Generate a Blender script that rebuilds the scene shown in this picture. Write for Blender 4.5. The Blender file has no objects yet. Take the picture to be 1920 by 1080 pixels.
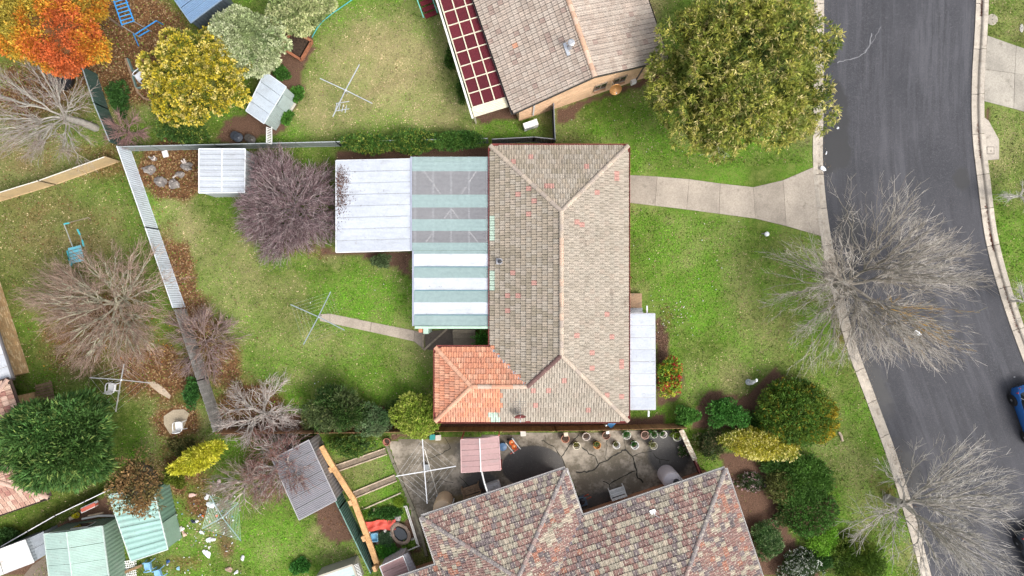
import bpy, bmesh, math, random
import numpy as np
from mathutils import Vector, Matrix

# ---------------------------------------------------------------- camera, sky, sun, exposure
H, F = 40.0, 1160.0                     # camera height (m) and focal length in photo pixels
S = bpy.context.scene
COL = S.collection
cam_d = bpy.data.cameras.new('camera'); cam = bpy.data.objects.new('camera', cam_d); COL.objects.link(cam)
cam.location = (0, 0, H); cam.rotation_euler = (0, 0, 0)
cam_d.sensor_width = 36; cam_d.lens = 36 * F / 1920; cam_d.clip_end = 2000; cam_d.clip_start = .5
S.camera = cam
SUN_EL, SUN_AZ = math.radians(52), math.radians(125)      # azimuth clockwise from +Y (top of the photo)
W = bpy.data.worlds.new('World'); S.world = W; W.use_nodes = True
nt = W.node_tree; bg = nt.nodes['Background']
sky = nt.nodes.new('ShaderNodeTexSky'); sky.sky_type = 'NISHITA'; sky.sun_disc = False
sky.sun_elevation = SUN_EL; sky.sun_rotation = SUN_AZ; sky.dust_density = 4.0; sky.air_density = 1.0; sky.ozone_density = 1.0
hs = nt.nodes.new('ShaderNodeHueSaturation'); hs.inputs['Saturation'].default_value = .36
nt.links.new(sky.outputs[0], hs.inputs['Color']); nt.links.new(hs.outputs[0], bg.inputs[0])
bg.inputs[1].default_value = .15
sl = bpy.data.lights.new('sun', 'SUN'); sl.energy = 1.15; sl.angle = math.radians(24); sl.color = (1, .955, .9)
sun = bpy.data.objects.new('sun', sl); COL.objects.link(sun)
sv = Vector((math.sin(SUN_AZ) * math.cos(SUN_EL), math.cos(SUN_AZ) * math.cos(SUN_EL), math.sin(SUN_EL)))
sun.rotation_euler = sv.to_track_quat('Z', 'Y').to_euler(); sun.location = (0, 0, 60)
S.view_settings.view_transform = 'Standard'; S.view_settings.look = 'None'
S.view_settings.exposure = 0.9; S.view_settings.gamma = 1
S.view_settings.use_curve_mapping = False

# ---------------------------------------------------------------- helpers
rng = np.random.default_rng(7); random.seed(7)
def G(px, py, z=0.0):                   # photo pixel + height of what it shows -> world point
    return Vector(((px - 960) / F * (H - z), (540 - py) / F * (H - z), z))
def GP(pts, z=0.0): return [G(x, y, z) for x, y in pts]
WL = {}
def prop(o, label=None, cat=None, group=None, kind=None):
    if label: o['label'] = label
    if cat: o['category'] = cat
    if group: o['group'] = group
    if kind: o['kind'] = kind
    return o
def thing(name, label, cat, loc, group=None):
    o = bpy.data.objects.new(name, None); COL.objects.link(o); o.location = loc; o.empty_display_size = .3
    WL[o.name] = Vector(loc)
    return prop(o, label, cat, group)
def new_obj(name, me, parent=None, loc=(0, 0, 0)):
    o = bpy.data.objects.new(name, me); COL.objects.link(o)
    if parent is not None: o.parent = parent
    o.location = loc
    return o
def np_mesh(name, V, Fc, mat, parent=None, col=None, origin=None, smooth=False, vcol=None):
    """V (n,3) world points; Fc (m,k) faces; col (m,3) one colour for each face"""
    V = np.asarray(V, dtype=np.float64); Fc = np.asarray(Fc, dtype=np.int32)
    if parent is not None: off = WL[parent.name]
    elif origin is not None: off = Vector(origin)
    else: off = Vector((0, 0, 0))
    me = bpy.data.meshes.new(name)
    m, k = Fc.shape
    me.vertices.add(len(V)); me.vertices.foreach_set('co', (V - np.array(off)).astype(np.float32).ravel())
    me.loops.add(m * k); me.loops.foreach_set('vertex_index', Fc.ravel())
    me.polygons.add(m); me.polygons.foreach_set('loop_start', np.arange(0, m * k, k, dtype=np.int32))
    if smooth: me.polygons.foreach_set('use_smooth', np.ones(m, dtype=bool))
    me.update(calc_edges=True); me.validate()
    if col is not None:
        a = me.attributes.new('col', 'FLOAT_COLOR', 'FACE')
        c = np.ones((m, 4), dtype=np.float32); c[:, :3] = col; a.data.foreach_set('color', c.ravel())
    if vcol is not None:
        a = me.attributes.new('mask', 'FLOAT_COLOR', 'POINT'); a.data.foreach_set('color', vcol.astype(np.float32).ravel())
    me.materials.append(mat)
    o = new_obj(name, me, parent, (0, 0, 0) if parent is not None else off)
    WL[o.name] = Vector(off)
    return o
class MB:
    def __init__(s): s.v = []; s.f = []; s.c = []
    def add(s, vs, fs, col=(1, 1, 1)):
        n = len(s.v); s.v += [tuple(v) for v in vs]
        for f in fs: s.f.append(tuple(i + n for i in f)); s.c.append(col)
        return s
    def prism(s, poly, z0, z1, col=(1, 1, 1), bottom=False):
        n = len(poly); P = [(p[0], p[1]) for p in poly]
        A = sum(P[i][0] * P[(i + 1) % n][1] - P[(i + 1) % n][0] * P[i][1] for i in range(n))
        if A < 0: P = P[::-1]
        fs = [tuple(range(n, 2 * n))] + [(i, (i + 1) % n, n + (i + 1) % n, n + i) for i in range(n)]
        if bottom: fs.append(tuple(range(n - 1, -1, -1)))
        return s.add([(x, y, z0) for x, y in P] + [(x, y, z1) for x, y in P], fs, col)
    def box(s, c, sx, sy, sz, rz=0, col=(1, 1, 1)):       # c = centre of the base
        ca, sa = math.cos(rz), math.sin(rz); x, y, z = c
        P = [(x + ca * a * sx / 2 - sa * b * sy / 2, y + sa * a * sx / 2 + ca * b * sy / 2) for a, b in ((-1, -1), (1, -1), (1, 1), (-1, 1))]
        return s.prism(P, z, z + sz, col, True)
    def beam(s, p, q, w, h, col=(1, 1, 1)):               # bar from p to q, w wide and h high, centred
        p, q = Vector(p), Vector(q); d = (q - p).normalized()
        x = d.cross(Vector((0, 0, 1))); x = x.normalized() if x.length > 1e-4 else Vector((1, 0, 0))
        y = x.cross(d)
        o = [x * (a * w / 2) + y * (b * h / 2) for a, b in ((-1, -1), (1, -1), (1, 1), (-1, 1))]
        vs = [p + k for k in o] + [q + k for k in o]
        return s.add(vs, [(0, 1, 5, 4), (1, 2, 6, 5), (2, 3, 7, 6), (3, 0, 4, 7), (3, 2, 1, 0), (4, 5, 6, 7)], col)
    def tube(s, pts, r, n=6, col=(1, 1, 1)):
        pts = [Vector(p) for p in pts]; rs = r if isinstance(r, (list, tuple)) else [r] * len(pts)
        vs = []
        for i, p in enumerate(pts):
            d = (pts[min(i + 1, len(pts) - 1)] - pts[max(i - 1, 0)]).normalized()
            x = d.cross(Vector((.1, .2, 1))).normalized(); y = d.cross(x)
            vs += [p + (x * math.cos(t) + y * math.sin(t)) * rs[i] for t in (2 * math.pi * k / n for k in range(n))]
        fs = []
        for i in range(len(pts) - 1):
            for k in range(n): fs.append((i * n + k, i * n + (k + 1) % n, (i + 1) * n + (k + 1) % n, (i + 1) * n + k))
        fs += [tuple(range(n - 1, -1, -1)), tuple(range((len(pts) - 1) * n, len(pts) * n))]
        return s.add(vs, fs, col)
    def lathe(s, c, prof, n=16, col=(1, 1, 1), axis=None):   # prof: (radius, height) pairs
        c = Vector(c); M = Matrix.Identity(3) if axis is None else Vector(axis).normalized().to_track_quat('Z', 'Y').to_matrix()
        vs = [c + M @ Vector((r * math.cos(2 * math.pi * k / n), r * math.sin(2 * math.pi * k / n), h)) for r, h in prof for k in range(n)]
        fs = [(i * n + k, i * n + (k + 1) % n, (i + 1) * n + (k + 1) % n, (i + 1) * n + k) for i in range(len(prof) - 1) for k in range(n)]
        fs += [tuple(range(n - 1, -1, -1)), tuple(range((len(prof) - 1) * n, len(prof) * n))]
        return s.add(vs, fs, col)
    def blob(s, c, rx, ry, rz, seed=0, amp=.18, nu=10, nv=6, col=(1, 1, 1), rot=0):
        r = random.Random(seed); ph = [r.uniform(0, 6.3) for _ in range(6)]
        vs = []; ca, sa = math.cos(rot), math.sin(rot)
        for j in range(nv + 1):
            th = math.pi * j / nv
            for i in range(nu):
                a = 2 * math.pi * i / nu
                k = 1 + amp * (math.sin(2 * a + ph[0]) * math.sin(th + ph[1]) + .7 * math.sin(3 * a + ph[2] + 2 * th) + .5 * math.sin(5 * th + ph[3] + a))
                x, y = rx * k * math.sin(th) * math.cos(a), ry * k * math.sin(th) * math.sin(a)
                vs.append((c[0] + ca * x - sa * y, c[1] + sa * x + ca * y, c[2] + rz * k * math.cos(th)))
        fs = [(j * nu + i, (j + 1) * nu + i, (j + 1) * nu + (i + 1) % nu, j * nu + (i + 1) % nu) for j in range(nv) for i in range(nu)]
        return s.add(vs, fs, col)
    def build(s, name, mat, parent=None, origin=None, smooth=False):
        off = WL[parent.name] if parent is not None else Vector(origin if origin is not None else (0, 0, 0))
        me = bpy.data.meshes.new(name)
        me.from_pydata([(v[0] - off.x, v[1] - off.y, v[2] - off.z) for v in s.v], [], s.f)
        if smooth: me.polygons.foreach_set('use_smooth', [True] * len(me.polygons))
        a = me.attributes.new('col', 'FLOAT_COLOR', 'FACE')
        a.data.foreach_set('color', [x for c in s.c for x in (c[0], c[1], c[2], 1)])
        me.materials.append(mat); me.update()
        o = new_obj(name, me, parent, (0, 0, 0) if parent is not None else off)
        WL[o.name] = Vector(off)
        return o
def mean(pts): return sum((Vector(p) for p in pts), Vector((0, 0, 0))) / len(pts)
def base_of(pts): m = mean(pts); m.z = 0; return m

# ---------------------------------------------------------------- materials
def N(t, typ, **kw):
    n = t.nodes.new(typ)
    for k, v in kw.items(): setattr(n, k, v)
    return n
def _new(name):
    m = bpy.data.materials.new(name); m.use_nodes = True; t = m.node_tree
    b = t.nodes['Principled BSDF']; g = N(t, 'ShaderNodeNewGeometry')
    return m, t, b, g.outputs['Position']
def noise(t, pos, scale, detail=3, rough=.6, stretch=None):
    n = N(t, 'ShaderNodeTexNoise'); n.inputs['Scale'].default_value = scale; n.inputs['Detail'].default_value = detail; n.inputs['Roughness'].default_value = rough
    if stretch:
        mp = N(t, 'ShaderNodeMapping'); mp.inputs['Scale'].default_value = stretch; t.links.new(pos, mp.inputs[0]); pos = mp.outputs[0]
    t.links.new(pos, n.inputs['Vector']); return n.outputs[0]
def ramp(t, x, a, b, va=0.0, vb=1.0):
    r = N(t, 'ShaderNodeMapRange'); r.inputs[1].default_value = a; r.inputs[2].default_value = b; r.inputs[3].default_value = va; r.inputs[4].default_value = vb
    t.links.new(x, r.inputs[0]); return r.outputs[0]
def mixc(t, fac, a, b, mode='MIX'):
    m = N(t, 'ShaderNodeMix', data_type='RGBA', blend_type=mode)
    for sock, v in ((m.inputs[0], fac), (m.inputs[6], a), (m.inputs[7], b)):
        if hasattr(v, 'is_output'): t.links.new(v, sock)
        elif isinstance(v, (int, float)): sock.default_value = v
        else: sock.default_value = (*v, 1)
    return m.outputs[2]
def gray(t, x):
    c = N(t, 'ShaderNodeCombineColor')
    for i in range(3): t.links.new(x, c.inputs[i])
    return c.outputs[0]
def mathn(t, op, a, b):
    m = N(t, 'ShaderNodeMath', operation=op)
    for i, v in enumerate((a, b)):
        if hasattr(v, 'is_output'): t.links.new(v, m.inputs[i])
        else: m.inputs[i].default_value = v
    return m.outputs[0]
def Mt(name, col=(1, 1, 1), rough=.8, var=.18, vs=2.5, fine=.12, fs=18, bump=0, bs=40, attr=False, metal=0, spec=.3, stain=None, stretch=None, speck=None, trans=0):
    """base colour (or the mesh's own 'col') times broad and fine variation, optional stains (colour, scale, threshold, amount) and lichen specks"""
    m, t, b, pos = _new(name)
    if attr:
        a = N(t, 'ShaderNodeAttribute', attribute_name='col'); c = a.outputs[0]
        c = mixc(t, 1.0, c, col, 'MULTIPLY')
    else:
        c = mixc(t, 0.0, col, col)
    v = ramp(t, noise(t, pos, vs, 4), .3, .7, 1 - var, 1 + var); c = mixc(t, 1.0, c, gray(t, v), 'MULTIPLY')
    if fine:
        v = ramp(t, noise(t, pos, fs, 2), .3, .7, 1 - fine, 1 + fine); c = mixc(t, 1.0, c, gray(t, v), 'MULTIPLY')
    if stain:
        sc, ss, th, am = stain
        c = mixc(t, ramp(t, noise(t, pos, ss, 5, .7, stretch), th, th + .12, 0, am), c, sc)
    if speck:
        sc, ss, th, am = speck
        c = mixc(t, ramp(t, noise(t, pos, ss, 3, .65), th, th + .06, 0, am), c, sc)
    t.links.new(c, b.inputs['Base Color'])
    b.inputs['Roughness'].default_value = rough; b.inputs['Metallic'].default_value = metal; b.inputs['Specular IOR Level'].default_value = spec
    if bump:
        bp = N(t, 'ShaderNodeBump'); bp.inputs['Strength'].default_value = bump; bp.inputs['Distance'].default_value = .03
        t.links.new(noise(t, pos, bs, 4), bp.inputs['Height']); t.links.new(bp.outputs[0], b.inputs['Normal'])
    if trans:
        out = t.nodes['Material Output']; tr = N(t, 'ShaderNodeBsdfTranslucent'); t.links.new(c, tr.inputs[0])
        mx = N(t, 'ShaderNodeMixShader'); mx.inputs[0].default_value = trans
        t.links.new(b.outputs[0], mx.inputs[1]); t.links.new(tr.outputs[0], mx.inputs[2]); t.links.new(mx.outputs[0], out.inputs[0])
    return m
def clear_mat(name, col, alpha, rough=.25):
    m, t, b, pos = _new(name); out = t.nodes['Material Output']
    c = mixc(t, ramp(t, noise(t, pos, 5, 4), .35, .7, 0, .5), col, tuple(x * .72 for x in col))
    t.links.new(c, b.inputs['Base Color']); b.inputs['Roughness'].default_value = rough
    tr = N(t, 'ShaderNodeBsdfTransparent'); tr.inputs[0].default_value = (*[min(1, .55 + .5 * x) for x in col], 1)
    mx = N(t, 'ShaderNodeMixShader'); mx.inputs[0].default_value = alpha
    t.links.new(tr.outputs[0], mx.inputs[1]); t.links.new(b.outputs[0], mx.inputs[2]); t.links.new(mx.outputs[0], out.inputs[0])
    return m
m_tile = Mt('concrete_tile', attr=True, rough=.9, var=.07, vs=.5, fine=.16, fs=14, stain=((.11, .095, .075), 1.1, .58, .42), stretch=(1.8, .7, 1), bump=.3, bs=30)
m_tile_low = Mt('lichen_tile', attr=True, rough=.9, var=.12, vs=.8, fine=.2, fs=16, speck=((.47, .43, .35), 9, .555, .85), stain=((.045, .05, .035), 10, .60, .85), bump=.4, bs=30)
m_tile_up = Mt('pinkish_tile', attr=True, rough=.9, var=.12, vs=1.0, fine=.12, fs=10, stain=((.16, .09, .07), 2.0, .60, .35), bump=.3, bs=30)  # pinkish tiles in their own colour, with scattered brown stains
m_deck = Mt('roof_underlay', (.04, .035, .03), rough=.95)
m_flat = Mt('plain_paint', attr=True, rough=.6, var=.1, fine=.08)
m_metal = Mt('metal', attr=True, rough=.4, var=.12, fine=.1, metal=.6, spec=.5)
m_iron = Mt('painted_iron', attr=True, rough=.5, var=.08, vs=1.0, fine=.06, fs=9, stain=((.24, .23, .225), .9, .54, .26), stretch=(1, 3, 1), speck=((.22, .20, .18), 3.5, .66, .5))
m_rusty = Mt('worn_iron', attr=True, rough=.6, var=.15, vs=1.2, fine=.1, stain=((.30, .17, .09), 1.1, .60, .7))
m_wood = Mt('timber', attr=True, rough=.85, var=.22, vs=2.5, fine=.25, fs=14, bump=.4, bs=25)
m_conc = Mt('concrete', attr=True, rough=.9, var=.2, vs=.8, fine=.16, fs=14, stain=((.13, .115, .09), 1.6, .56, .55), bump=.25, bs=50)
m_brick = Mt('brick_wall', attr=True, rough=.9, var=.12, vs=2, fine=.14, fs=14)
m_soil = Mt('soil', (.055, .036, .025), rough=1, var=.45, vs=5, fine=.5, fs=25, bump=1, bs=18)
m_leaf = Mt('leaf', attr=True, rough=.6, var=.14, vs=.9, fine=0, trans=.22, spec=.25)
m_bark = Mt('bark', attr=True, rough=.9, var=.2, vs=3, fine=.2, fs=20)
m_rock = Mt('rock', attr=True, rough=.9, var=.3, vs=3, fine=.25, fs=15, bump=.6, bs=12)
m_plas = Mt('plastic', attr=True, rough=.4, var=.05, fine=.04, spec=.4)
m_green_clear = clear_mat('green_polycarbonate', (.40, .53, .52), .66)
m_grey_clear = clear_mat('clear_polycarbonate', (.46, .46, .48), .42)
m_glass = Mt('glass', (.02, .025, .03), rough=.05, var=.1, fine=0, spec=.8)
# ---------------------------------------------------------------- ground, road, kerbs, paving
def vnoise(x, y, seed=0):
    r = np.random.default_rng(seed); T = r.random((256, 256))
    xi, yi = np.floor(x).astype(int), np.floor(y).astype(int); fx, fy = x - xi, y - yi
    fx, fy = fx * fx * (3 - 2 * fx), fy * fy * (3 - 2 * fy)
    a, b = T[xi % 256, yi % 256], T[(xi + 1) % 256, yi % 256]; c, d = T[xi % 256, (yi + 1) % 256], T[(xi + 1) % 256, (yi + 1) % 256]
    return (a * (1 - fx) + b * fx) * (1 - fy) + (c * (1 - fx) + d * fx) * fy
def fbm(x, y, seed=0, o=4):
    s = 0; a = .5
    for k in range(o): s = s + a * vnoise(x * 2 ** k, y * 2 ** k, seed + k); a /= 2
    return s / (1 - .5 ** o)
def inpoly(x, y, poly):
    r = np.zeros(x.shape, bool); n = len(poly)
    for i in range(n):
        (x0, y0), (x1, y1) = poly[i], poly[(i + 1) % n]
        c = ((y0 > y) != (y1 > y)); xx = (x1 - x0) * (y - y0) / (y1 - y0 + 1e-12) + x0
        r ^= c & (x < xx)
    return r
def blobm(x, y, cx, cy, rx, ry, rot=0, soft=.5):
    c, s = math.cos(math.radians(rot)), math.sin(math.radians(rot)); u = ((x - cx) * c + (y - cy) * s) / rx; v = (-(x - cx) * s + (y - cy) * c) / ry
    return np.clip((1 - np.sqrt(u * u + v * v)) / soft, 0, 1)
def smooth_line(pts, n=6):
    P = [Vector((*p, 0)) for p in pts]; P = [P[0] * 2 - P[1]] + P + [P[-1] * 2 - P[-2]]; out = []
    for i in range(1, len(P) - 2):
        for k in range(n):
            t = k / n; a, b, c, d = P[i - 1], P[i], P[i + 1], P[i + 2]
            out.append(.5 * ((2 * b) + (c - a) * t + (2 * a - 5 * b + 4 * c - d) * t * t + (3 * b - a - 3 * c + d) * t ** 3))
    out.append(P[-2]); return [(p.x, p.y) for p in out]
# kerb faces (the line between gutter and verge), in photo pixels
KL = smooth_line([(1534, -300), (1534, 0), (1533, 200), (1532, 310), (1543, 420), (1562, 520), (1592, 640), (1632, 750), (1672, 860), (1708, 980), (1735, 1080), (1790, 1300)])
KR = smooth_line([(1850, -300), (1845, 0), (1837, 150), (1838, 250), (1848, 340), (1863, 450), (1893, 560), (1932, 670), (1990, 820), (2060, 1010), (2150, 1300)])
ROADPOLY = KL + KR[::-1]
BEDS = [  # garden beds and bare soil, photo pixels
    [(497, 95), (530, 60), (575, 45), (590, 90), (568, 130), (572, 175), (545, 215), (530, 248), (505, 250), (440, 275), (400, 262), (420, 230), (470, 215), (500, 170)],
    [(1229, 590), (1238, 595), (1250, 625), (1256, 668), (1270, 690), (1282, 720), (1270, 750), (1232, 768)],
    [(1345, 845), (1395, 845), (1440, 880), (1475, 1000), (1500, 1085), (1420, 1085), (1380, 960)],
    [(1440, 850), (1475, 990), (1545, 1085), (1480, 1085)],
    [(1300, 760), (1330, 735), (1400, 745), (1425, 715), (1450, 690), (1480, 720), (1440, 800), (1300, 805)],
    [(815, 792), (1250, 780), (1250, 806), (815, 808)],
    [(600, 455), (640, 475), (770, 472), (774, 520), (750, 505), (720, 490), (640, 478), (600, 480)],
    [(590, 955), (640, 930), (668, 1005), (630, 1020), (600, 1000)],
    [(1040, 205), (1085, 190), (1120, 180), (1250, 135), (1255, 150), (1100, 195), (1075, 225), (1042, 240)],
    [(684, 985), (780, 975), (785, 1035), (710, 1050)],
    [(400, 790), (520, 775), (600, 770), (700, 760), (815, 765), (815, 800), (420, 820)],
    [(735, 815), (815, 800), (815, 812), (735, 825)],
    [(100, 985), (205, 930), (225, 960), (110, 1000), (60, 1080), (0, 1085)],
    [(875, 210), (960, 195), (975, 222), (905, 232)],
    [(630, 285), (925, 272), (925, 300), (630, 305)],
    [(1845, 140), (1858, 300), (1846, 300)],
]
def masks(X, Y):
    px, py = 960 + X * F / H, 540 - Y * F / H
    wx = (fbm(X * .9, Y * .9, 11) - .5) * 40; wy = (fbm(X * .9, Y * .9, 31) - .5) * 40
    x, y = px + wx, py + wy
    n1 = fbm(X * .35, Y * .35, 3); n2 = fbm(X * 1.3, Y * 1.3, 5)
    dry = np.clip((n1 - .50) * 1.8, 0, .5)
    for b in ((720, 130, 170, 140, 0, .6, 1.), (620, 200, 110, 70, 0, .6, .75), (860, 60, 60, 130, -20, .6, .7), (820, 210, 110, 50, 0, .6, .8), (1395, 560, 45, 150, -12, .9, .55), (1440, 640, 70, 100, 0, .9, .4),
              (345, 430, 60, 110, -20, .8, .75), (90, 440, 220, 140, 0, .8, .35), (430, 560, 70, 130, -20, .9, .6), (600, 640, 130, 50, 0, .9, .45), (1200, 30, 80, 120, 0, .7, .7), (60, 290, 170, 120, 0, .8, .6), (1890, 240, 60, 120, 0, .9, .5),
              (1900, 40, 60, 60, 0, .9, .4), (1500, 470, 70, 50, 0, .8, .4), (1590, 860, 40, 140, -15, .8, .5), (620, 480, 40, 20, 0, .8, .5), (690, 880, 60, 40, -20, .8, .4), (400, 990, 60, 60, 0, .8, .4), (545, 700, 90, 30, 0, .9, .4)):
        dry = np.maximum(dry, blobm(x, y, *b[:6]) * b[6] * (.45 + .9 * n2))
    dry = np.maximum(dry, blobm(x, y, 735, 160, 110, 14, -22, .6) * 1.0)
    lit = np.zeros_like(X)
    for b in ((240, 80, 160, 150, 0, .5, 1.), (60, 170, 160, 110, 0, .6, .75), (200, 300, 110, 60, 0, .6, .6), (325, 320, 75, 75, 0, .35, 1.), (180, 620, 200, 140, 0, .7, .72), (290, 700, 130, 90, 0, .6, 1.), (350, 560, 55, 190, -18, .6, .95), (420, 690, 60, 110, -20, .7, .8), (400, 640, 60, 100, -20, .7, .7),
              (210, 520, 160, 90, 0, .8, .4), (110, 440, 260, 160, 0, .7, .42), (30, 560, 90, 120, 0, .9, .4), (60, 290, 190, 100, 0, .9, .5), (470, 760, 110, 60, 0, .6, .9), (340, 880, 100, 100, 0, .7, .75), (330, 790, 70, 60, 0, .6, .9), (375, 940, 60, 50, 0, .7, .7), (420, 1010, 35, 70, 0, .7, .6), (350, 1060, 90, 40, 0, .8, .5), (500, 880, 90, 80, 0, .8, .5), (1580, 600, 40, 120, -12, .7, .5),
              (1520, 560, 60, 60, 0, .8, .35), (1660, 930, 40, 90, -20, .8, .5), (560, 470, 90, 40, 0, .7, .5), (250, 900, 60, 60, 0, .8, .5), (1255, 600, 25, 40, 0, .6, .4), (1380, 300, 90, 30, 0, .9, .15), (630, 970, 40, 40, 0, .7, .8)):
        lit = np.maximum(lit, blobm(x, y, *b[:6]) * b[6] * (.5 + .9 * n2))
    soil = np.zeros_like(X)
    for p in BEDS: soil = np.maximum(soil, inpoly(px + wx * .3, py + wy * .3, p) * 1.0)
    for b in ((740, 158, 115, 12, -22, .6, .22), (185, 690, 60, 25, 0, .6, .4), (390, 620, 40, 120, -18, .8, .35), (420, 985, 22, 80, -5, .8, .7), (690, 800, 60, 30, 0, .8, .5), (640, 870, 60, 12, -25, .6, .4), (490, 930, 70, 70, 0, .9, .3)):
        soil = np.maximum(soil, blobm(x, y, *b[:6]) * b[6])
    lush = np.clip(.5 + (fbm(X * .5, Y * .5, 21) - .5) * 1.6, 0, 1)
    for b in ((690, 560, 130, 100, 0, .6, 1.), (560, 660, 160, 70, 0, .8, .7), (500, 460, 90, 70, 0, .9, .6), (1290, 500, 130, 190, 0, .6, .9), (1300, 230, 260, 120, 0, .6, .9), (500, 1010, 110, 90, 0, .6, 1.), (1240, 290, 120, 60, 0, .8, .6), (1600, 930, 50, 150, -18, .8, .7), (620, 700, 90, 50, 0, .9, .5), (700, 910, 50, 60, 0, .8, .5), (600, 30, 40, 60, 0, .8, .7)):
        lush = np.maximum(lush, blobm(x, y, *b[:6]) * b[6])
    for b in ((60, 450, 260, 200, 0, .6, .95), (140, 960, 170, 110, 0, .7, .8), (230, 760, 120, 60, 0, .8, .7), (220, 220, 120, 160, 0, .8, .6)):
        lush = lush * (1 - blobm(x, y, *b[:6]) * b[6])
    return np.clip(np.stack([dry, lit, soil, lush], -1), 0, 1), px, py
def in_road(px, py, grow=0):
    return inpoly(px, py, [(x - 2 - grow, y) for x, y in KL] + [(x + 2 + grow, y) for x, y in KR[::-1]])
def ground_z(X, Y):
    px, py = 960 + X * F / H, 540 - Y * F / H
    z = (fbm(X * .6, Y * .6, 41) - .5) * .05
    return np.where(in_road(px, py, 1), -.30, z)
gx = np.concatenate([[-400, -220, -120, -75, -52], np.arange(-42, 44.01, .25), [52, 75, 120, 220, 400]])
gy = np.concatenate([[-400, -220, -120, -70, -40], np.arange(-25, 25.01, .25), [40, 70, 120, 220, 400]])
XX, YY = np.meshgrid(gx, gy, indexing='ij'); Mk, _, _ = masks(XX, YY); ZZ = ground_z(XX, YY)
fade = np.clip(np.maximum((np.abs(YY) - 20.5) / 3.5, (np.abs(XX) - 36) / 5), 0, 1)[..., None]; Mk = Mk * (1 - fade) + np.array([.25, .05, 0, .45]) * fade
nx, ny = XX.shape; idx = np.arange(nx * ny).reshape(nx, ny)
quads = np.stack([idx[:-1, :-1], idx[1:, :-1], idx[1:, 1:], idx[:-1, 1:]], -1).reshape(-1, 4)
def ground_mat():
    m, t, b, pos = _new('lawn_ground')
    a = N(t, 'ShaderNodeAttribute', attribute_name='mask'); sp = N(t, 'ShaderNodeSeparateColor'); t.links.new(a.outputs[0], sp.inputs[0])
    nb = noise(t, pos, 1.3, 5, .65); nf = noise(t, pos, 11, 3, .7); nff = noise(t, pos, 34, 2, .7)
    g = mixc(t, a.outputs['Alpha'], (.085, .112, .022), (.135, .275, .028))
    g = mixc(t, ramp(t, nf, .45, .60, 0, .7), g, (.042, .088, .012))
    g = mixc(t, ramp(t, noise(t, pos, 3.6, 3, .7), .5, .62, 0, .5), g, (.17, .19, .05))
    g = mixc(t, ramp(t, nb, .48, .66, 0, .55), g, (.20, .23, .065))
    st = mixc(t, ramp(t, nf, .4, .6), (.42, .34, .18), (.24, .23, .095))
    c = mixc(t, mathn(t, 'MULTIPLY', sp.outputs[0], ramp(t, nf, .3, .6, .55, 1)), g, st)
    vo = N(t, 'ShaderNodeTexVoronoi'); vo.inputs['Scale'].default_value = 11; t.links.new(pos, vo.inputs['Vector'])
    s2 = N(t, 'ShaderNodeSeparateColor'); t.links.new(vo.outputs['Color'], s2.inputs[0])
    lf = mixc(t, s2.outputs[0], (.075, .036, .018), (.19, .10, .045)); lf = mixc(t, ramp(t, s2.outputs[1], .85, .9), lf, (.30, .20, .10))
    c = mixc(t, ramp(t, mathn(t, 'ADD', sp.outputs[1], mathn(t, 'MULTIPLY', nf, .5)), .55, .95), c, lf)
    so = mixc(t, ramp(t, nff, .35, .65), (.075, .043, .029), (.17, .10, .068)); so = mixc(t, ramp(t, nf, .6, .68, 0, .6), so, (.21, .145, .105))
    c = mixc(t, sp.outputs[2], c, so)
    c = mixc(t, 1.0, c, gray(t, ramp(t, nff, .3, .7, .6, 1.45)), 'MULTIPLY')
    t.links.new(c, b.inputs['Base Color']); b.inputs['Roughness'].default_value = 1; b.inputs['Specular IOR Level'].default_value = .1
    bp = N(t, 'ShaderNodeBump'); bp.inputs['Strength'].default_value = .8; bp.inputs['Distance'].default_value = .06
    t.links.new(noise(t, pos, 16, 4, .7), bp.inputs['Height']); t.links.new(bp.outputs[0], b.inputs['Normal'])
    return m
ground = np_mesh('ground', np.stack([XX, YY, ZZ], -1).reshape(-1, 3), quads, ground_mat(), vcol=Mk.reshape(-1, 4)); prop(ground, kind='structure')

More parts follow.
